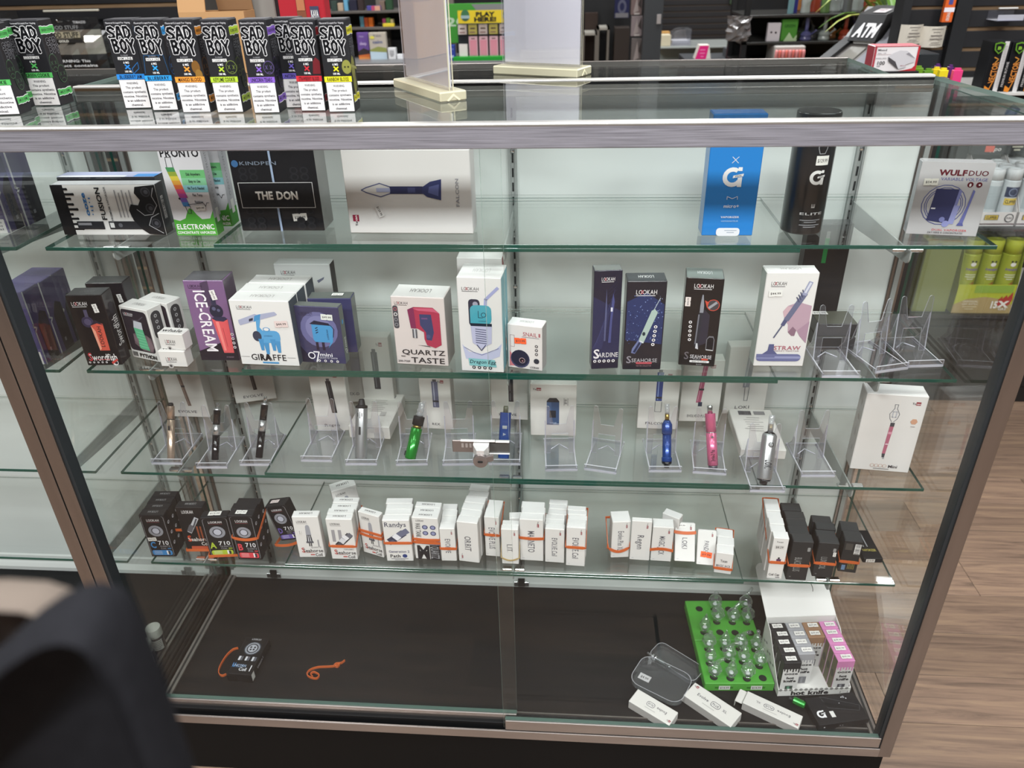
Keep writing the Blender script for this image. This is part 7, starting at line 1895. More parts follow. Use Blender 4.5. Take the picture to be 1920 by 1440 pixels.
bg(1630, 86, 1713, 146, 1.56, .07, '#e3dfe0', 'white and red carton of a hundred envelopes behind the counter', 'box', 'envelope_carton', {'F': mead}, cm={'L': '#9a4048', 'T': '#c9757c'}, z0=at_y((1670, 134), 1.555).z + .0005)
bg(1716, 101, 1752, 146, 1.78, .14, '#26292c', 'dark grey terminal device standing behind the envelope carton', 'device', 'card_terminal', {'F': lambda A: A.e(.75, .6, .05, '#3f4448')}, z0=ct.z, c=.01)
# curled label rolls on the wall
for k, (x0, x1, y0, y1, t1) in enumerate(((1690, 1732, 46, 82, 'Indoor'), (1731, 1775, 49, 88, 'Edition'))):
    a, b, c_ = at_y((x0, y0), YR - .04), at_y((x1, y0), YR - .04), at_y((x0, y1), YR - .04)
    w_ = b.x - a.x; h_ = a.z - c_.z
    g = G(); n = 8; vs = []; fs = []
    for q in range(n + 1):
        t = q / n; yy = -.03 * math.sin(PI * t); vs += [(t * w_, yy, 0), (t * w_, yy, h_), (t * w_, yy + .0012, 0), (t * w_, yy + .0012, h_)]
    for q in range(n):
        i, j = q * 4, q * 4 + 4
        fs += [(i, j, j + 1, i + 1), (j + 2, i + 2, i + 3, j + 3), (i + 1, j + 1, j + 3, i + 3), (i + 2, j + 2, j, i)]
    fs += [(0, 1, 3, 2), (n * 4 + 1, n * 4, n * 4 + 2, n * 4 + 3)]
    g.add(vs, fs, card('#cfc8bb'), smooth=False)
    o = put(g, 'hanging_label', loc=(a.x, YR - .04, c_.z), label=f"curled cream printed label on the dark slatwall, {'left' if k == 0 else 'right'} of two", cat='label')
    g = G(); A = Art(g, (w_ * .2, -.032, 0), (1, 0, 0), (0, 0, 1), w_ * .6, h_); A.LAYER = .0004
    for q, (vv, ww, hh_) in enumerate(((.86, .8, .04), (.72, .5, .03), (.54, .8, .06), (.38, .9, .06), (.22, .6, .03), (.13, .8, .03))): A.r(.5 - ww / 2, vv, .5 + ww / 2, vv + hh_, '#77706a')
    put(g, 'printed_artwork', parent=o)
o, *_ = bg(1765, -14, 1784, 42, YR - .05, .02, '#d8622a', 'orange and white slim pack hanging at the slatwall seam', 'pack', 'slim_pack', {'F': lambda A: (A.r(0, .35, 1, .5, '#e6e2ea'), A.r(.3, .6, .7, 1, '#4a4f90'), A.t(.5, .2, .12, '#e9e0da', 'ORIGINAL', rot=PI / 2, fit=.3))}, cm={'R': '#b98a5a'})

# --- cash machine
YA = 2.35
ax0, ax1 = at_y((1530, 113), YA), at_y((1655, 113), YA)
aw = (ax1.x - ax0.x) * .62
at_ = put(None, 'cash_machine', M=Matrix.Translation(((ax0.x + ax1.x) / 2 + .01, YA, 0)) @ Matrix.Rotation(-.75, 4, 'Z'), label='grey and black cash machine with white lettering behind the counter', cat='machine')
zt_ = at_y((1600, 18), YA).z
GM = mat('machine_grey', '#6d6f76', .35, .3); GB = mat('machine_black', '#1d1e21', .4); GS = mat('machine_panel', '#5a5653', .5)
z_h = at_y((1600, 74), YA + .12).z
z_p = at_y((1600, 124), YA - .02).z
g = G(); g.box(-aw / 2, aw / 2, .04, .36, 0, z_p - .02, GB, .008); put(g, 'machine_cabinet', parent=at_)
g = G(); g.prism([(-.15, z_p - .1), (.36, z_p - .1), (.36, z_h), (.12, z_h), (-.14, z_p)], -aw / 2 + .03, aw / 2 - .03, GS, plane='yz'); put(g, 'screen_panel', parent=at_)
sv = Vector((0, .26, z_h - z_p)); sl = sv.length; sv.normalize()
Ms = Matrix.Translation((0, -.14, z_p)) @ Matrix(((1, 0, 0, 0), (0, sv.y, -sv.z, 0), (0, sv.z, sv.y, 0), (0, 0, 0, 1)))
g = G(); g.box(-aw / 2 + .05, aw / 2 - .05, sl * .1, sl * .72, .0005, .006, mat('machine_screen', '#77756f', .2), .002, M=Ms); put(g, 'screen', parent=at_)
g = G(); g.box(-aw / 2 + .04, aw / 2 - .04, sl * .84, sl * .94, .002, .016, mat('light_bar', '#eceae6', .4), M=Ms); put(g, 'light_bar', parent=at_)
g = G(); g.prism([(.06, z_h), (.36, z_h), (.36, zt_ - .02), (.28, zt_), (.13, zt_ - .025)], -aw / 2 + .02, aw / 2 - .03, GB, plane='yz'); hd = put(g, 'machine_header', parent=at_)
hv = Vector((0, .07, zt_ - .025 - z_h)); hl = hv.length
g = G(); A = Art(g, (-aw * .3, .059, z_h), (1, 0, 0), hv.normalized(), aw * .62, hl); A.LAYER = .0012; A.t(.5, .42, .5, '#eeedf0', 'ATM', fit=.86, bold=.05, shear=.2); put(g, 'lettering', parent=hd)
g = G(); A = Art(g, (-aw * .1, .15, zt_ - .02), (1, 0, 0), Vector((0, 1, .14)).normalized(), aw * .3, .07); A.LAYER = .0015; A.r(0, 0, 1, 1, '#d8d2d4'); A.lines(.5, .7, .08, '#8d7a80', 3, .7, .22); put(g, 'notice_sticker', parent=hd)
for sx in (-1, 1):
    g = G(); g.prism([(-.17, z_p - .14), (.02, z_p - .16), (.34, z_h - .06), (.36, zt_ - .015), (.26, zt_ - .005), (.10, z_h + .01), (-.17, z_p + .01)], sx * aw / 2 - .02 if sx > 0 else -aw / 2 - .01, sx * aw / 2 + .03 if sx > 0 else -aw / 2 + .03, GM if sx > 0 else GB, plane='yz'); put(g, 'side_fin', parent=at_)
# --- potted strap-leaf plant beyond the machine
PX = at_y((1686, 60), 3.12)
pl = put(None, 'potted_plant', loc=(PX.x, 3.12, 0), label='green strap-leaved plant arching beside the cash machine', cat='plant')
pzt = at_y((1670, 80), 3.12).z - .02
g = G(); g.lathe([(.07, pzt - .22), (.1, pzt), (.105, pzt + .01), (.09, pzt + .01), (.085, pzt - .015), (.001, pzt - .015)], mat('plant_pot', '#4a3a30', .6), n=20); put(g, 'pot', parent=pl)
g = G(); g.box(-.14, .14, -.14, .14, 0, pzt - .22, mat('plant_plinth', '#1e1e20', .6), .004); put(g, 'plinth', parent=pl)
rr = random.Random(11)
LF = [mat('leaf_a', '#7d9a3a', .45), mat('leaf_b', '#5f8a30', .45), mat('leaf_c', '#a9b455', .45)]
for k in range(34):
    an = rr.uniform(0, 2 * PI); L_ = rr.uniform(.25, .5); up = rr.uniform(.12, .4); wd = rr.uniform(.012, .022)
    vs = []; fs = []
    for q in range(8):
        t = q / 7; rad = L_ * t; z = pzt + up * math.sin(t * 2.2) * 1.1 - .06 * t * t
        ww = wd * (1 - abs(2 * t - .9) ** 2 * .8) if q < 7 else .001; ww = max(ww, .001)
        c, s_ = math.cos(an), math.sin(an)
        vs += [(rad * c - ww * s_, rad * s_ + ww * c, z), (rad * c, rad * s_, z - ww * .5), (rad * c + ww * s_, rad * s_ - ww * c, z)]
    for q in range(7):
        i = q * 3
        fs += [(i, i + 3, i + 4, i + 1), (i + 1, i + 4, i + 5, i + 2)]
    g = G(); g.add(vs, fs, LF[k % 3], smooth=True); put(g, 'leaf', parent=pl)
o, *_ = bg(1652, 66, 1686, 78, 2.5, .03, '#2a2224', 'dark tube with a pink tip lying beside the plant', 'tube', 'dark_tube', c=.01)
g = G(); g.lathe([(.011, -.004), (.013, .0), (.011, .008)], card('#e07ab0'), Matrix.Translation((-.5 * (at_y((1686, 70), 2.5).x - at_y((1652, 70), 2.5).x), .015, .01)) @ Matrix.Rotation(-PI / 2, 4, 'Y'), 12); put(g, 'pink_tip', parent=o)

# --- glass pipes on racked shelves
YB_ = 3.6
RK = mat('rack_black', '#141416', .4)
rz0, rz1 = at_y((1560, 122), YB_).z - .4, 2.0
r0, r1 = at_y((1392, 70), YB_), at_y((1702, 70), YB_)
rk = put(None, 'pipe_rack', loc=(r0.x, YB_, 0), label='black shelving rack holding rows of glass water pipes', cat='rack')
RWd = r1.x - r0.x
for xx in (0, RWd - .03):
    for yy in (0, .4): g = G(); g.box(xx, xx + .03, yy, yy + .03, 0, rz1, RK, .002); put(g, 'rack_post', parent=rk)
g = G(); g.box(0, RWd, .43, .44, 0, rz1, RK); put(g, 'rack_back', parent=rk)
lev = []
for k, py in enumerate((26, 77, 118)):
    z_ = at_y((1545, py), YB_).z; lev.append(z_)
    g = G(); g.box(0, RWd, 0, .43, z_ - .014, z_, mat('rack_shelf', '#2a2927', .35), .002); put(g, 'rack_shelf', parent=rk)
def bong(x, y, z, h, r, col, label, bend=.0):
    o = put(None, 'water_pipe', loc=(x, y, z), label=label, cat='water pipe', group='glass water pipes on the black rack')
    if col not in _M: 
        m_ = mat(col, dict(clear='#b5bdb8', green='#6a8a52', amber='#b5763f', smoke='#6a6d6f', violet='#6a6a9a', red='#b04a34')[col], .08, coat=.8); m_.node_tree.nodes['Principled BSDF'].inputs['Transmission Weight'].default_value = .35
    g = G(); g.lathe([(r, 0), (r * 1.02, .008), (r * .9, h * .16), (r * 1.0, h * .25), (r * .75, h * .36), (r * .38, h * .42)], _M[col], n=14); put(g, 'pipe_base', parent=o)
    g = G(); g.tube([(0, 0, h * .4), (bend * .2, 0, h * .6), (bend * .7, 0, h * .8), (bend, 0, h * .97), (bend * 1.02, 0, h)], [r * .36, r * .34, r * .33, r * .36, r * .46], _M[col], 10); put(g, 'pipe_neck', parent=o)
    g = G(); g.tube([(r * .6, -.005, h * .2), (r * 1.5, -.01, h * .42), (r * 1.6, -.01, h * .46)], [r * .15, r * .15, r * .3], _M[col], 8); put(g, 'pipe_stem', parent=o)
kinds = ['clear', 'green', 'smoke', 'amber', 'violet', 'clear', 'red', 'clear']
NTH = ['first', 'second', 'third', 'fourth', 'fifth', 'sixth', 'seventh', 'eighth', 'ninth', 'tenth', 'eleventh', 'twelfth', 'thirteenth', 'last']
for li, (z_, xs_, hs) in enumerate(((lev[0], [1500, 1512, 1524, 1536, 1548, 1562, 1576, 1590, 1604, 1618, 1632, 1648, 1664, 1680], .3), (lev[1], [1497, 1508, 1519, 1530, 1542, 1554, 1566, 1580, 1594, 1610, 1626, 1642, 1658, 1674], .125))):
    for i, px in enumerate(xs_):
        c_ = kinds[(i * 3 + li) % 8]; P = at_y((px, 60), YB_ + .1)
        yy = YB_ + .06 + .1 * ((i * 2 + li) % 3)
        bong(P.x, yy, z_, hs * (.8 + .3 * ((i * 7) % 5) / 5), .026 + .006 * (i % 3), c_, f"{c_} glass water pipe, {NTH[i]} from left on the rack's {['upper', 'middle'][li]} shelf", .03 * ((i % 3) - 1))
bg(1438, 43, 1462, 68, YB_ + .02, .03, '#cfc9cd', 'white carton with two dark dots on the pipe rack', 'box', 'rack_carton', {'F': lambda A: (A.e(.3, .5, .08, '#3a3038'), A.e(.65, .48, .08, '#3a3038'))}, z0=lev[1])
bg(1464, 36, 1494, 66, YB_ + .03, .04, '#4d8a35', 'bright green pouch standing on the pipe rack', 'pouch', 'green_pouch', {'F': lambda A: (A.poly([(.2, 0), (.5, .4), (.8, .1), (1, .3), (1, 0)], '#b5c9a0'), A.t(.5, .7, .14, '#2a5a20', 'GREEN', fit=.7))}, z0=lev[1], c=.008)
g = G(); a, b, t = at_y((1405, 80), YB_ - .12), at_y((1448, 80), YB_ - .12), at_y((1425, 32), YB_ - .12)
rr = random.Random(5); W_, H_ = b.x - a.x, t.z - a.z
vs = []; fs = []
for i in range(7):
    for j in range(9): vs.append((W_ * (i / 6) + rr.uniform(-.006, .006), rr.uniform(-.02, .01) - .03 * math.sin(PI * i / 6), H_ * j / 8))
for i in range(6):
    for j in range(8): fs.append((i * 9 + j, (i + 1) * 9 + j, (i + 1) * 9 + j + 1, i * 9 + j + 1))
n0 = len(vs); vs += [(x, y + .05, z) for x, y, z in vs]; fs += [tuple(n0 + q for q in reversed(f)) for f in fs]
g.add(vs, fs, mat('grey_film', '#6d6a6a', .2, .1, coat=.6), smooth=False)
put(g, 'plastic_bag', loc=(r0.x - W_ * .7, YB_ - .012, a.z), label='crumpled grey plastic bags hanging at the rack end', cat='plastic bag')
o, M_, w_, h_ = bg(1450, 86, 1507, 114, YB_ - .04, .2, mat('cup_tub', '#b9b5b0', .2), 'clear tub packed with pink caps on the lowest rack shelf', 'tub', 'cap_tub', z0=lev[2] + .0, c=.01)
g = G()
for i in range(9): g.lathe([(w_ / 20, h_ * .05), (w_ / 20, h_ * .72), (w_ / 26, h_ * .78)], card('#d9736a' if i % 2 else '#e09090'), Matrix.Translation((-w_ / 2 + w_ * (i + .5) / 9, -.008, 0)), 10)
q = put(g, 'pink_caps', parent=o); q['kind'] = 'stuff'
bg(1478, -30, 1487, 26, YB_ + .05, .03, '#6d8f94', 'teal tube standing at the left end of the upper rack shelf', 'tube', 'rack_tube', z0=lev[0])
bg(1484, -30, 1494, 24, YB_ + .1, .05, '#34357a', 'blue violet box standing at the left end of the upper rack shelf', 'box', 'rack_carton', z0=lev[0])

# --- middle: pillar, doorway, far counter
PILLAR = mat('pillar_dark', '#25282b', .6)
g = G(); a, b = at_y((1204, 100), 4.2), at_y((1238, 100), 4.2); g.box(a.x, b.x, 4.2, 4.4, 0, CEIL, PILLAR); struct(g, 'trim_3')
bg(1231, 27, 1239, 45, 4.19, .008, '#8f8a88', 'small pale switch plate on the dark pillar', 'switch', 'wall_switch')
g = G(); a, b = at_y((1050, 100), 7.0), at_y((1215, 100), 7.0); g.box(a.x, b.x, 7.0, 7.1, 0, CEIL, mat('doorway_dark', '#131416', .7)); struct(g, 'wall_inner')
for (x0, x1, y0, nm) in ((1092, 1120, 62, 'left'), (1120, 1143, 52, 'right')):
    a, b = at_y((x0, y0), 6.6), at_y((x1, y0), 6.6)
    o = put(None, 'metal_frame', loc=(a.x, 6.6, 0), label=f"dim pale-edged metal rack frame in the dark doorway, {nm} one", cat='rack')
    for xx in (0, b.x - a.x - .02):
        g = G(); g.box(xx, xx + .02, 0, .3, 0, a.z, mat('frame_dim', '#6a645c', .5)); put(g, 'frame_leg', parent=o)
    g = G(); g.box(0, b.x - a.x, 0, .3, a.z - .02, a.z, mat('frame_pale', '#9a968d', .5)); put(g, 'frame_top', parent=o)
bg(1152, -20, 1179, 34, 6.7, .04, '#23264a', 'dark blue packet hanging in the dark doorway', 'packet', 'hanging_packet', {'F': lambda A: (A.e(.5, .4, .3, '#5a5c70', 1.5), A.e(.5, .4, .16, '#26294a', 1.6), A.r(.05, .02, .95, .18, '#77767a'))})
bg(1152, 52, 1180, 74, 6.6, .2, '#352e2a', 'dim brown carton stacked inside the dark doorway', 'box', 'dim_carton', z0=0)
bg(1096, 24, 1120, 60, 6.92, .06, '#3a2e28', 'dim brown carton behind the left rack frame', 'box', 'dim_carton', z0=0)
rr = random.Random(2)
for k, (y0, y1, cc) in enumerate(((-10, 28, '#6a5a58'), (30, 68, '#7a6f70'), (72, 118, '#5f5856'))):
    o, M_, w_, h_ = bg(1183, y0, 1203, y1, 4.3, .05, cc, f"dull pinkish packets hanging beside the dark pillar, {['top', 'middle', 'bottom'][k]} bundle", 'packet', 'hanging_packet', {'F': lambda A: (A.poly([(.2, .1), (.5, .9), (.7, .2)], '#8f8582'), A.poly([(.6, .5), (.9, .95), (.95, .3)], '#3a3432'), A.r(.3, .02, .8, .1, '#a9a29e'))})
# far counter with dispenser
YK = 5.2
a, b = at_y((1232, 88), YK), at_y((1400, 88), YK)
kz = a.z
fcnt = put(None, 'far_counter', loc=(a.x, YK, 0), label='far glass counter beyond the pillar with small goods on it', cat='counter')
KW = b.x - a.x
g = G(); g.box(0, KW, 0, .5, 0, kz - .25, mat('counter_base', '#4a4846', .5), .004); put(g, 'counter_base', parent=fcnt)
g = G(); g.box(0, KW, 0, .5, kz - .25, kz - .012, GLASS); g.box(.01, KW - .01, .3, .32, kz - .25, kz - .015, mat('pale_panel', '#b5bdb8', .4)); put(g, 'glass_box', parent=fcnt)
for xx in (0, KW - .02): g = G(); g.box(xx, xx + .02, -.002, .02, kz - .26, kz, ALU_V); put(g, 'counter_post', parent=fcnt)
g = G(); g.box(-.01, KW + .01, -.01, .5, kz - .012, kz, mat('counter_top', '#a5aaa6', .15), .002); put(g, 'counter_top', parent=fcnt)
bg(1228, 66, 1257, 86, YK + .05, .12, '#c9bfa5', 'cream carton on the far counter', 'box', 'counter_carton', z0=kz)
bg(1240, 60, 1256, 68, YK + .2, .1, '#b5884a', 'tan carton behind the cream one on the far counter', 'box', 'counter_carton', z0=kz)
g = G(); a, b, t = at_y((1260, 86), YK - .05), at_y((1299, 86), YK - .05), at_y((1280, 58), YK - .05); w_ = b.x - a.x; h_ = t.z - kz
prof = [(0, 0), (w_, 0), (w_, h_)] + [(w_ * .55 + w_ * .55 * math.cos(q), h_ * .35 + h_ * .65 * math.sin(q)) for q in (1.7, 2.0, 2.4, 2.8, 3.1)]
for yy in (0, .16): g.prism(prof, yy, yy + .006, ACRYL, side=ACRYL_E)
g.box(0, w_, 0, .166, 0, .006, ACRYL_E); g.box(w_ - .006, w_, 0, .166, 0, h_, ACRYL); g.box(w_ * .1, w_ * .95, .02, .14, .006, h_ * .3, mat('dispenser_fill', '#c5c6ca', .5), .004)
put(g, 'acrylic_dispenser', loc=(a.x, YK + .08, kz), label='clear curved-front acrylic dispenser on the far counter', cat='dispenser')
a, b, t = at_y((1301, 116), 4.6), at_y((1333, 116), 4.6), at_y((1318, 85), 4.6)
g = G(); w_ = b.x - a.x; h_ = t.z - a.z
g.prism([(0, 0), (w_, 0), (w_ * .82, h_), (w_ * .26, h_)], 0, .1, card('#d9d2c9')); o = put(g, 'tent_carton', loc=(a.x, 4.6, a.z), label='hot pink and white tent-shaped carton on the nearer display', cat='box')
g = G(); A = Art(g, (0, -.001, 0), (1, 0, 0), (0, 0, 1), w_, h_); A.poly([(0, 0), (.66, 0), (.8, .98), (.27, .98)], '#d92a78'); A.lines(.45, .7, .05, '#e88ab5', 3, .3, .2); put(g, 'printed_artwork', parent=o)
bg(1284, 112, 1420, 135, 4.55, .4, '#35373a', 'low dark display ledge carrying the hot pink tent carton', 'ledge', 'display_ledge', z0=0)
bg(1368, 96, 1424, 118, 4.5, .3, '#4d4f52', 'grey printer-like box on the dark ledge before the far slatwall', 'device', 'desk_printer', {'F': lambda A: A.r(.05, .75, .95, .95, '#6d6f72')})
bg(1385, 11, 1401, 20, YF - .03, .02, '#55504e', 'small dim price card on the far slatwall', 'price card', 'price_card', {'F': lambda A: A.lines(.5, .7, .1, '#8a8582', 3, .8, .25)})
bg(1368, -8, 1377, 8, YF - .04, .02, '#3a4a38', 'small dim packet hanging on the far slatwall', 'packet', 'hanging_packet')

# --- lottery rack
YL_ = 4.4
_, lz = shelf_at(640, 980, 116, YL_ - .04, .5, .02, '#77787a', 'grey counter ledge under the lottery rack and boxed gummies')
bgL, M_, w_, h_ = bg(861, 44, 975, 114, YL_ + .04, .06, '#22262a', 'dark lottery ticket rack with rows of pink tickets', 'rack', 'ticket_rack', z0=lz)
g = G()
for c in range(6):
    u = -w_ / 2 + w_ * (c + .5) / 6
    g = G(); g.box(u - w_ * .068, u + w_ * .068, -.02, -.004, h_ * .1, h_ * (.45 if c == 0 else .66), card('#c9a5ae' if c else '#cfc9c6'))
    if c: g.box(u - w_ * .055, u + w_ * .055, -.0215, -.02, h_ * .14, h_ * .56, card('#c4808f')); g.box(u - w_ * .03, u + w_ * .03, -.0215, -.02, h_ * .59, h_ * .615, card('#6a4a4a'))
    put(g, 'ticket_pack', parent=bgL)
    g = G(); g.box(u - w_ * .068, u + w_ * .068, -.02, -.004, h_ * .72, h_ * .98, card('#d5c9c6' if c % 2 == 0 else '#c9c06a')); g.box(u - w_ * .04, u + w_ * .04, -.0215, -.02, h_ * .86, h_ * .9, card('#5a4a40')); g.box(u - w_ * .05, u + w_ * .04, -.0215, -.02, h_ * .76, h_ * .79, card('#8d6a66'))
    put(g, 'ticket_pack', parent=bgL)
def play(A):
    A.r(0, 0, 1, 1, '#cdb62c'); A.t(.44, .7, .34, '#1d1d1b', 'PLAY', fit=.3, bold=.06); A.t(.44, .3, .34, '#1d1d1b', 'HERE!', fit=.36, bold=.06)
    for u in (.12, .8): A.e(u, .62, .07, '#3a6a48', 1.2); A.r(u - .07, .38, u + .07, .62, '#8fa5a8'); A.r(u - .05, .26, u + .05, .34, '#3a4a48')
bg(859, 19, 975, 43, YL_ - .01, .012, '#cdb62c', 'yellow sign with black letters over the lottery rack', 'sign', 'counter_sign', {'F': play})
bg(828, 6, 975, 80, YL_ + .16, .02, '#3f8a34', 'green and grey poster board behind the yellow sign', 'poster', 'poster_board', {'F': lambda A: (A.poly([(.4, .98), (1, .98), (1, .6), (.55, .6)], '#77787a'), A.t(.2, .55, .22, '#a9c0a5', '20', fit=.26, bold=.03), A.t(.34, .55, .26, '#b5c9b0', '0', fit=.16, bold=.03))})
bg(850, 106, 975, 119, YL_ - .02, .06, '#1f8a2c', 'bright green base strip in front of the lottery rack', 'tray', 'green_strip', z0=lz - .0)
bg(829, 85, 853, 112, YL_ - .01, .06, '#2c3f90', 'small blue carton with a yellow square beside the lottery rack', 'box', 'counter_carton', {'F': lambda A: (A.r(.12, .35, .38, .65, '#d0bc4a'), A.r(.6, .2, .92, .36, '#9fb0d0'), A.r(.5, .7, .95, .8, '#5a6ab5'))}, z0=lz)
# --- goods shelves in the mid distance
YM = 4.6
SB = mat('grey_wood_shelf', '#55504c', .6)
a, b = at_y((600, 100), YM), at_y((835, 100), YM)
un = put(None, 'goods_shelving', loc=(a.x, YM, 0), label='dark grey shelving of small goods between the counter signs', cat='shelving')
UW = b.x - a.x
g = G(); g.box(0, UW, .3, .32, 0, 2.0, mat('unit_back', '#1f1e1f', .7)); put(g, 'shelving_back', parent=un)
for px in (705, 770, 832):
    xx = at_y((px, 60), YM).x - a.x; g = G(); g.box(xx - .04, xx + .04, .25, .3, 0, 2.0, mat('unit_upright', '#6a625a', .6)); put(g, 'shelving_upright', parent=un)
mz = []
for py in (20, 51, 116):
    z_ = at_y((700, py), YM).z; mz.append(z_); g = G(); g.box(0, UW, 0, .3, z_ - .016, z_, SB, .002); put(g, 'shelving_board', parent=un)
def dream(A): A.r(0, 0, 1, .3, '#c96a3a'); A.poly([(0, .3), (.5, .42), (1, .32), (1, .2), (0, .15)], '#3a3034'); A.r(0, 0, 1, .08, '#d98a4a'); A.t(.5, .6, .12, '#c9b5dd', 'sleep', fit=.6, bold=.02); A.t(.4, .86, .07, '#b9a5cf', 'dream', fit=.4)
def calm(A): A.poly([(0, 0), (1, 0), (1, .26), (.6, .34), (0, .3)], '#b9ccd8'); A.poly([(0, .3), (1, .26), (1, .42), (.5, .48), (0, .36)], '#8a9050'); A.t(.5, .66, .12, '#4a5a8a', 'calm', fit=.6, bold=.02); A.t(.5, .9, .08, '#77757a', 'dream', fit=.5); A.e(.2, .82, .14, '#d8cf5a', .6)
bg(674, 61, 695, 115, YM - .02, .05, '#6a4f92', 'purple gummies carton on the mid-distance counter ledge', 'box', 'gummy_carton', {'F': dream}, z0=lz)
bg(696, 61, 727, 115, YM - .04, .05, '#b5ac9f', 'beige and green gummies carton beside the purple one', 'box', 'gummy_carton', {'F': calm}, z0=lz)
o, *_ = bg(729, 90, 743, 114, YM - .06, .05, '#d5d5d6', 'small white bottle-shaped tin beside the beige gummies carton', 'tin', 'white_tin', {'F': lambda A: A.lines(.5, .7, .05, '#55555a', 4, .6, .14)}, z0=lz, c=.012)
bg(745, 102, 757, 113, YM - .06, .04, '#dfe0e2', 'tiny white carton at the ledge beside the acrylic sign holder', 'box', 'small_carton', z0=lz)
goods = [(676, 683, 31, '#5a8a9a', 'blue grey'), (684, 691, 33, '#b5502a', 'burnt orange'), (692, 700, 33, '#d9702a', 'orange'), (718, 724, 35, '#b04a7a', 'magenta'), (725, 732, 34, '#6a9a4a', 'leaf green'), (733, 738, 36, '#d5c9a0', 'sand')]
for k, (x0, x1, y0, c_, nm) in enumerate(goods): bg(x0, y0, x1, 50, YM + .04, .04, c_, f"small {nm} pack standing on the middle mid-distance shelf", 'pack', 'small_pack', z0=mz[1])
bg(718, 44, 739, 52, YM + .0, .03, '#d0b93a', 'yellow tray holding small packs on the mid-distance shelf', 'tray', 'yellow_tray', z0=mz[1])
for k, (x0, x1, y0, c_, nm) in enumerate(((622, 632, 2, '#3a4a44', 'dark green'), (634, 644, 6, '#b5a08a', 'skin tone'), (646, 653, -4, '#6aa5c4', 'sky blue'), (656, 670, 0, '#2a2a3a', 'navy'), (672, 682, -6, '#3a3030', 'dark brown'), (712, 722, 2, '#77645a', 'taupe'), (724, 736, -2, '#2f4a34', 'bottle green'))): bg(x0, y0, x1, 20, YM + .05, .05, c_, f"small {nm} item standing on the upper mid-distance shelf", 'pack', 'small_pack', z0=mz[0])
o, *_ = bg(688, 11, 713, 18, YM + .02, .04, '#4f4a90', 'violet to coral bar on the upper mid-distance shelf', 'bar', 'long_pack', {'F': lambda A: (A.r(.35, 0, .6, 1, '#b54a6a'), A.r(.6, 0, 1, 1, '#cf9a82'))}, z0=mz[0])

# --- on the rear counter: cartons and pouches behind the row of liquid cartons
YQ = .60
def kava(A): A.r(0, 0, .07, 1, '#1f1517'); A.poly([(.42, .4), (.62, .4), (.6, .85), (.44, .85)], '#7d4a34'); A.e(.52, .8, .1, '#d8b59a', .5); A.r(.44, .6, .6, .75, '#b0714f'); A.r(.7, .48, .88, .64, '#3f4258'); A.t(.79, .57, .07, '#dcd8d5', 'KAVA', fit=.15, bold=.03)
bg(533, -60, 622, 118, YQ, .04, '#a82530', 'red carton with a brown drink glass print behind the liquid cartons', 'box', 'drink_carton', {'F': kava}, z0=ZT)
bg(462, -60, 532, 118, YQ + .045, .02, '#8f8c86', 'grey flat panel carton leaning behind the liquid cartons', 'box', 'grey_carton', z0=ZT)
KR = mat('kraft_card', '#b58a5c', .7); KR2 = mat('kraft_inside', '#8a6644', .75)
a, b = at_y((350, 100), YQ - .03), at_y((470, 100), YQ - .03)
o = put(None, 'cardboard_box', loc=(a.x, YQ - .03, ZT), label='open brown cardboard box behind the row of liquid cartons', cat='box')
BWd = b.x - a.x; bh = at_y((400, 22), YQ - .03).z - ZT
g = G()
for (x0, x1, y0, y1) in ((0, BWd, 0, .003), (0, BWd, .057, .06), (0, .003, .003, .057), (BWd - .003, BWd, .003, .057)): g.box(x0, x1, y0, y1, 0, bh, KR)
put(g, 'box_walls', parent=o)
for (M_, w_) in ((Matrix.Translation((0, 0, bh)) @ Matrix.Rotation(-.25, 4, 'X'), BWd * .42), (Matrix.Translation((BWd * .45, .055, bh)) @ Matrix.Rotation(.15, 4, 'X'), BWd * .55)):
    g = G(); g.box(0, w_, 0, .003, 0, .14, KR if w_ < BWd * .5 else KR2, M=M_); put(g, 'box_flap', parent=o)
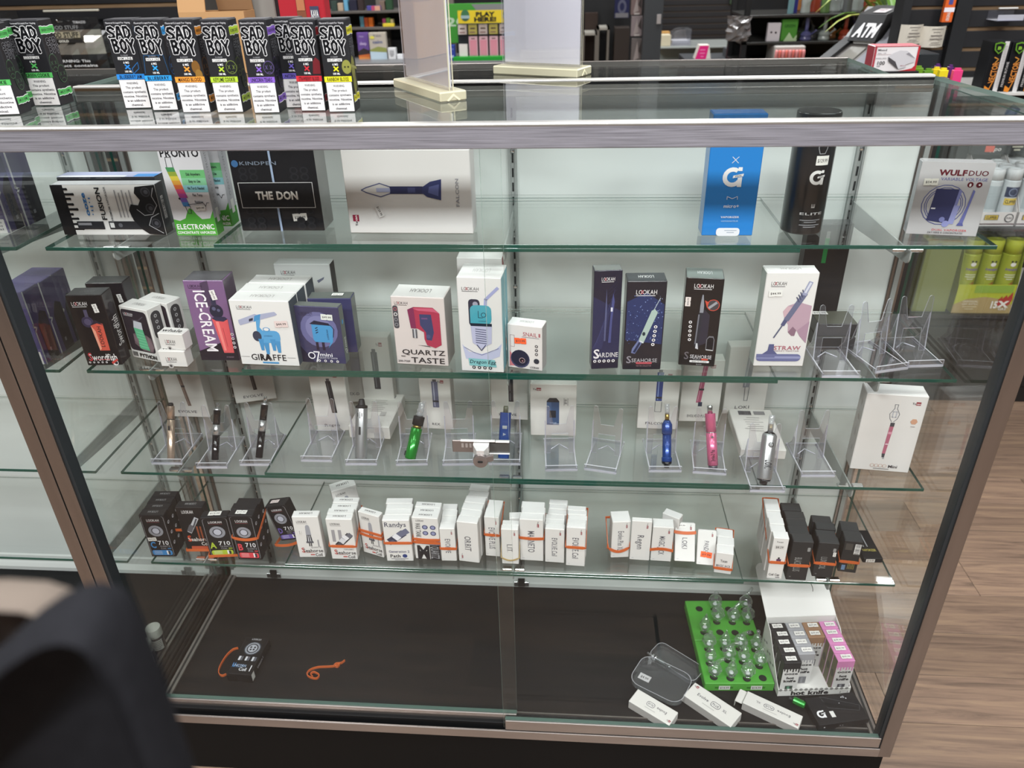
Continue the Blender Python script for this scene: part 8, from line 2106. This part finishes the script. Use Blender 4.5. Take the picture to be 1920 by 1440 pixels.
# foil pouches on hooks, left slatwall
def pouch(x0, y0, x1, y1, Y, label, art, col='#1a1a1c', hook=True):
    a, b, t = at_y((x0, y1), Y), at_y((x1, y1), Y), at_y((x0, y0), Y)
    w_, h_ = b.x - a.x, t.z - a.z
    o = put(None, 'foil_pouch', loc=((a.x + b.x) / 2, Y, a.z), label=label, cat='pouch')
    rr = random.Random(int(x0 + y0) + 50); vs = []; fs = []; nx, nz = 9, 11
    for i in range(nx):
        for j in range(nz):
            u, v = i / (nx - 1), j / (nz - 1)
            bul = .03 * math.sin(PI * u) ** .6 * math.sin(PI * min(1, v * 1.15)) if 0 < v < .87 else 0
            vs.append((w_ * (u - .5), -bul + rr.uniform(-.004, .004) * (0 < u < 1), h_ * v))
    for i in range(nx - 1):
        for j in range(nz - 1): fs.append((i * nz + j, (i + 1) * nz + j, (i + 1) * nz + j + 1, i * nz + j + 1))
    n0 = len(vs); vs += [(x, -y * .7 + .002, z) for x, y, z in vs]; fs += [tuple(n0 + q for q in reversed(f)) for f in fs]
    SILF = mat('silver_foil', '#cfcac0', .18, .9); BF = mat('black_foil', col, .25, coat=.7)
    ms = []
    for f in range(len(fs)):
        j = f % (nz - 1); ms.append(SILF if (art and 4 <= j <= 7 and f < len(fs) // 2) else BF)
    g = G(); g.add(vs, fs, ms, smooth=False); put(g, 'pouch_body', parent=o)
    if art:
        g = G(); A = Art(g, (-w_ / 2, -.037, 0), (1, 0, 0), (0, 0, 1), w_, h_); A.LAYER = .0004
        A.t(.5, .85, .06, '#8d8d8d', 'GOOD STUFF', fit=.5); A.t(.78, .93, .04, '#d0d0d0', 'TOBACCO', fit=.2, bold=.02)
        A.r(.16, .68, .74, .78, '#a59c84'); A.t(.45, .73, .085, '#3a3833', 'GOOD STUFF', fit=.54, bold=.04); A.r(.2, .6, .76, .655, '#2a2826'); A.t(.46, .628, .035, '#e8e4d8', 'GOLD', fit=.16, bold=.03)
        for k, tx in enumerate(('WARNING: This', 'product contains', 'nicotine. Nicotine is', 'an addictive chemical.')): A.t(.5, .3 - k * .075, .045, '#e6e6e6', tx, fit=(.6, .8, .84, .86)[k])
        put(g, 'printed_artwork', parent=o)
    g = G(); g.tube([(0, YLW - Y - .002, h_ - .012), (0, -.06, h_ - .012), (0, -.066, h_ - .004)], .0025, CHROME, 6); put(g, 'wall_hook', parent=o)
    return o
pouch(98, 33, 212, 146, YLW - .2, 'black and silver foil tobacco pouch, hanging right of the green-banded cartons', True)
pouch(150, 36, 222, 140, YLW - .05, 'dark foil tobacco pouch hanging behind the black and silver one', False)
pouch(-40, 22, 68, 140, YLW - .13, 'black foil tobacco pouch at the left picture edge behind the cartons', False)
bg(80, 18, 184, 22, YLW - .16, .012, '#c9c4b5', 'pale metal label rail over the hanging tobacco pouches', 'label rail', 'label_rail')

# ================================================================ CLOSE TO THE VIEWER
PAD = mat('black_upholstery', '#202023', .95, spec=.04, noise=(160, 160, 160, .1))
BEI = mat('beige_upholstery', '#6a6058', .95, spec=.1)
def pad(outline, dist, th, mt, tilt):
    """an upholstered pad near the viewer: rounded outline set on a near-vertical plane at its own distance, with real thickness"""
    c0 = CAM + ray(140, 1250) * dist
    nrm = (-_f0 * math.cos(tilt) + Vector((0, 0, 1)) * math.sin(tilt)).normalized()
    ex = _right; ey = nrm.cross(ex).normalized()
    q = [at_plane(p, c0, nrm) - c0 for p in outline]
    o2 = [(v.dot(ex), v.dot(ey)) for v in q]
    cx = sum(a for a, b in o2) / len(o2); cz = sum(b for a, b in o2) / len(o2)
    sg = 1 if ey.z > 0 else -1
    vs = []; n = len(o2); fs = []
    rings = [(0, .88), (.12, .955), (.32, .99), (.6, 1.0), (.85, .985), (1, .93)]
    for t, k in rings:
        for a, b in o2: vs.append(c0 + ex * (cx + (a - cx) * k) + ey * (cz + (b - cz) * k) - nrm * (th * (t - .6)))
    for r_ in range(len(rings) - 1):
        for k in range(n):
            q_ = (k + 1) % n; fs.append((r_ * n + k, r_ * n + q_, (r_ + 1) * n + q_, (r_ + 1) * n + k))
    fs.append(tuple(range(n))); fs.append(tuple(reversed([(len(rings) - 1) * n + k for k in range(n)])))
    g = G(); g.add(vs, fs, mt, smooth=True)
    return g, c0
OUT = [(-260, 1900), (-230, 1560), (-170, 1400), (-90, 1290), (0, 1214), (55, 1165), (100, 1134), (135, 1117), (166, 1111), (195, 1117), (218, 1132), (238, 1160), (262, 1212), (289, 1285), (313, 1357), (346, 1450), (400, 1600), (460, 1900)]
g, c0 = pad(OUT, .25, .026, PAD, .12)
cb = put(None, 'office_chair', loc=(c0.x, c0.y - .3, 0), label='black upholstered chair back close to the viewer, lower left', cat='chair')
off = (-c0.x, -(c0.y - .3), 0)
def cpart_(g, nm, **k): o = put(g, nm, parent=cb, **k); o.location = off; return o
cpart_(g, 'backrest')
g, _c = pad([(-320, 1420), (-330, 1180), (-260, 1112), (-120, 1100), (0, 1098), (80, 1103), (140, 1122), (175, 1165), (180, 1300), (170, 1420)], .29, .016, BEI, .12)
cpart_(g, 'back_cushion', label='pale beige cushion edge behind the black backrest')
CS = mat('chair_steel', '#2a2a2c', .4, .6)
sy = c0.y - .3
zb_ = c0.z - .3
g = G(); g.tube([(c0.x + .0, c0.y + .01, zb_ + .12), (c0.x, c0.y - .02, zb_ - .02), (c0.x, c0.y - .06, .56), (c0.x, sy, .5)], .016, CS, 10); cpart_(g, 'back_bar')
g = G(); g.box(c0.x - .22, c0.x + .22, sy - .24, sy + .2, .48, .55, PAD, .03); cpart_(g, 'seat')
g = G(); g.lathe([(.03, .06), (.03, .3), (.02, .3), (.02, .48)], CS, Matrix.Translation((c0.x, sy, 0)), 14); cpart_(g, 'gas_column')
for k in range(5):
    a = 2 * PI * k / 5 + .3; ex, ey = c0.x + .26 * math.cos(a), sy + .26 * math.sin(a)
    g = G(); g.tube([(c0.x, sy, .09), (ex, ey, .065)], [.022, .014], CS, 8); g.lathe([(.02, -.012), (.025, 0), (.02, .012)], RUB, Matrix.Translation((ex, ey, .0255)) @ Matrix.Rotation(PI / 2, 4, 'X'), 12)
    cpart_(g, 'chair_leg')
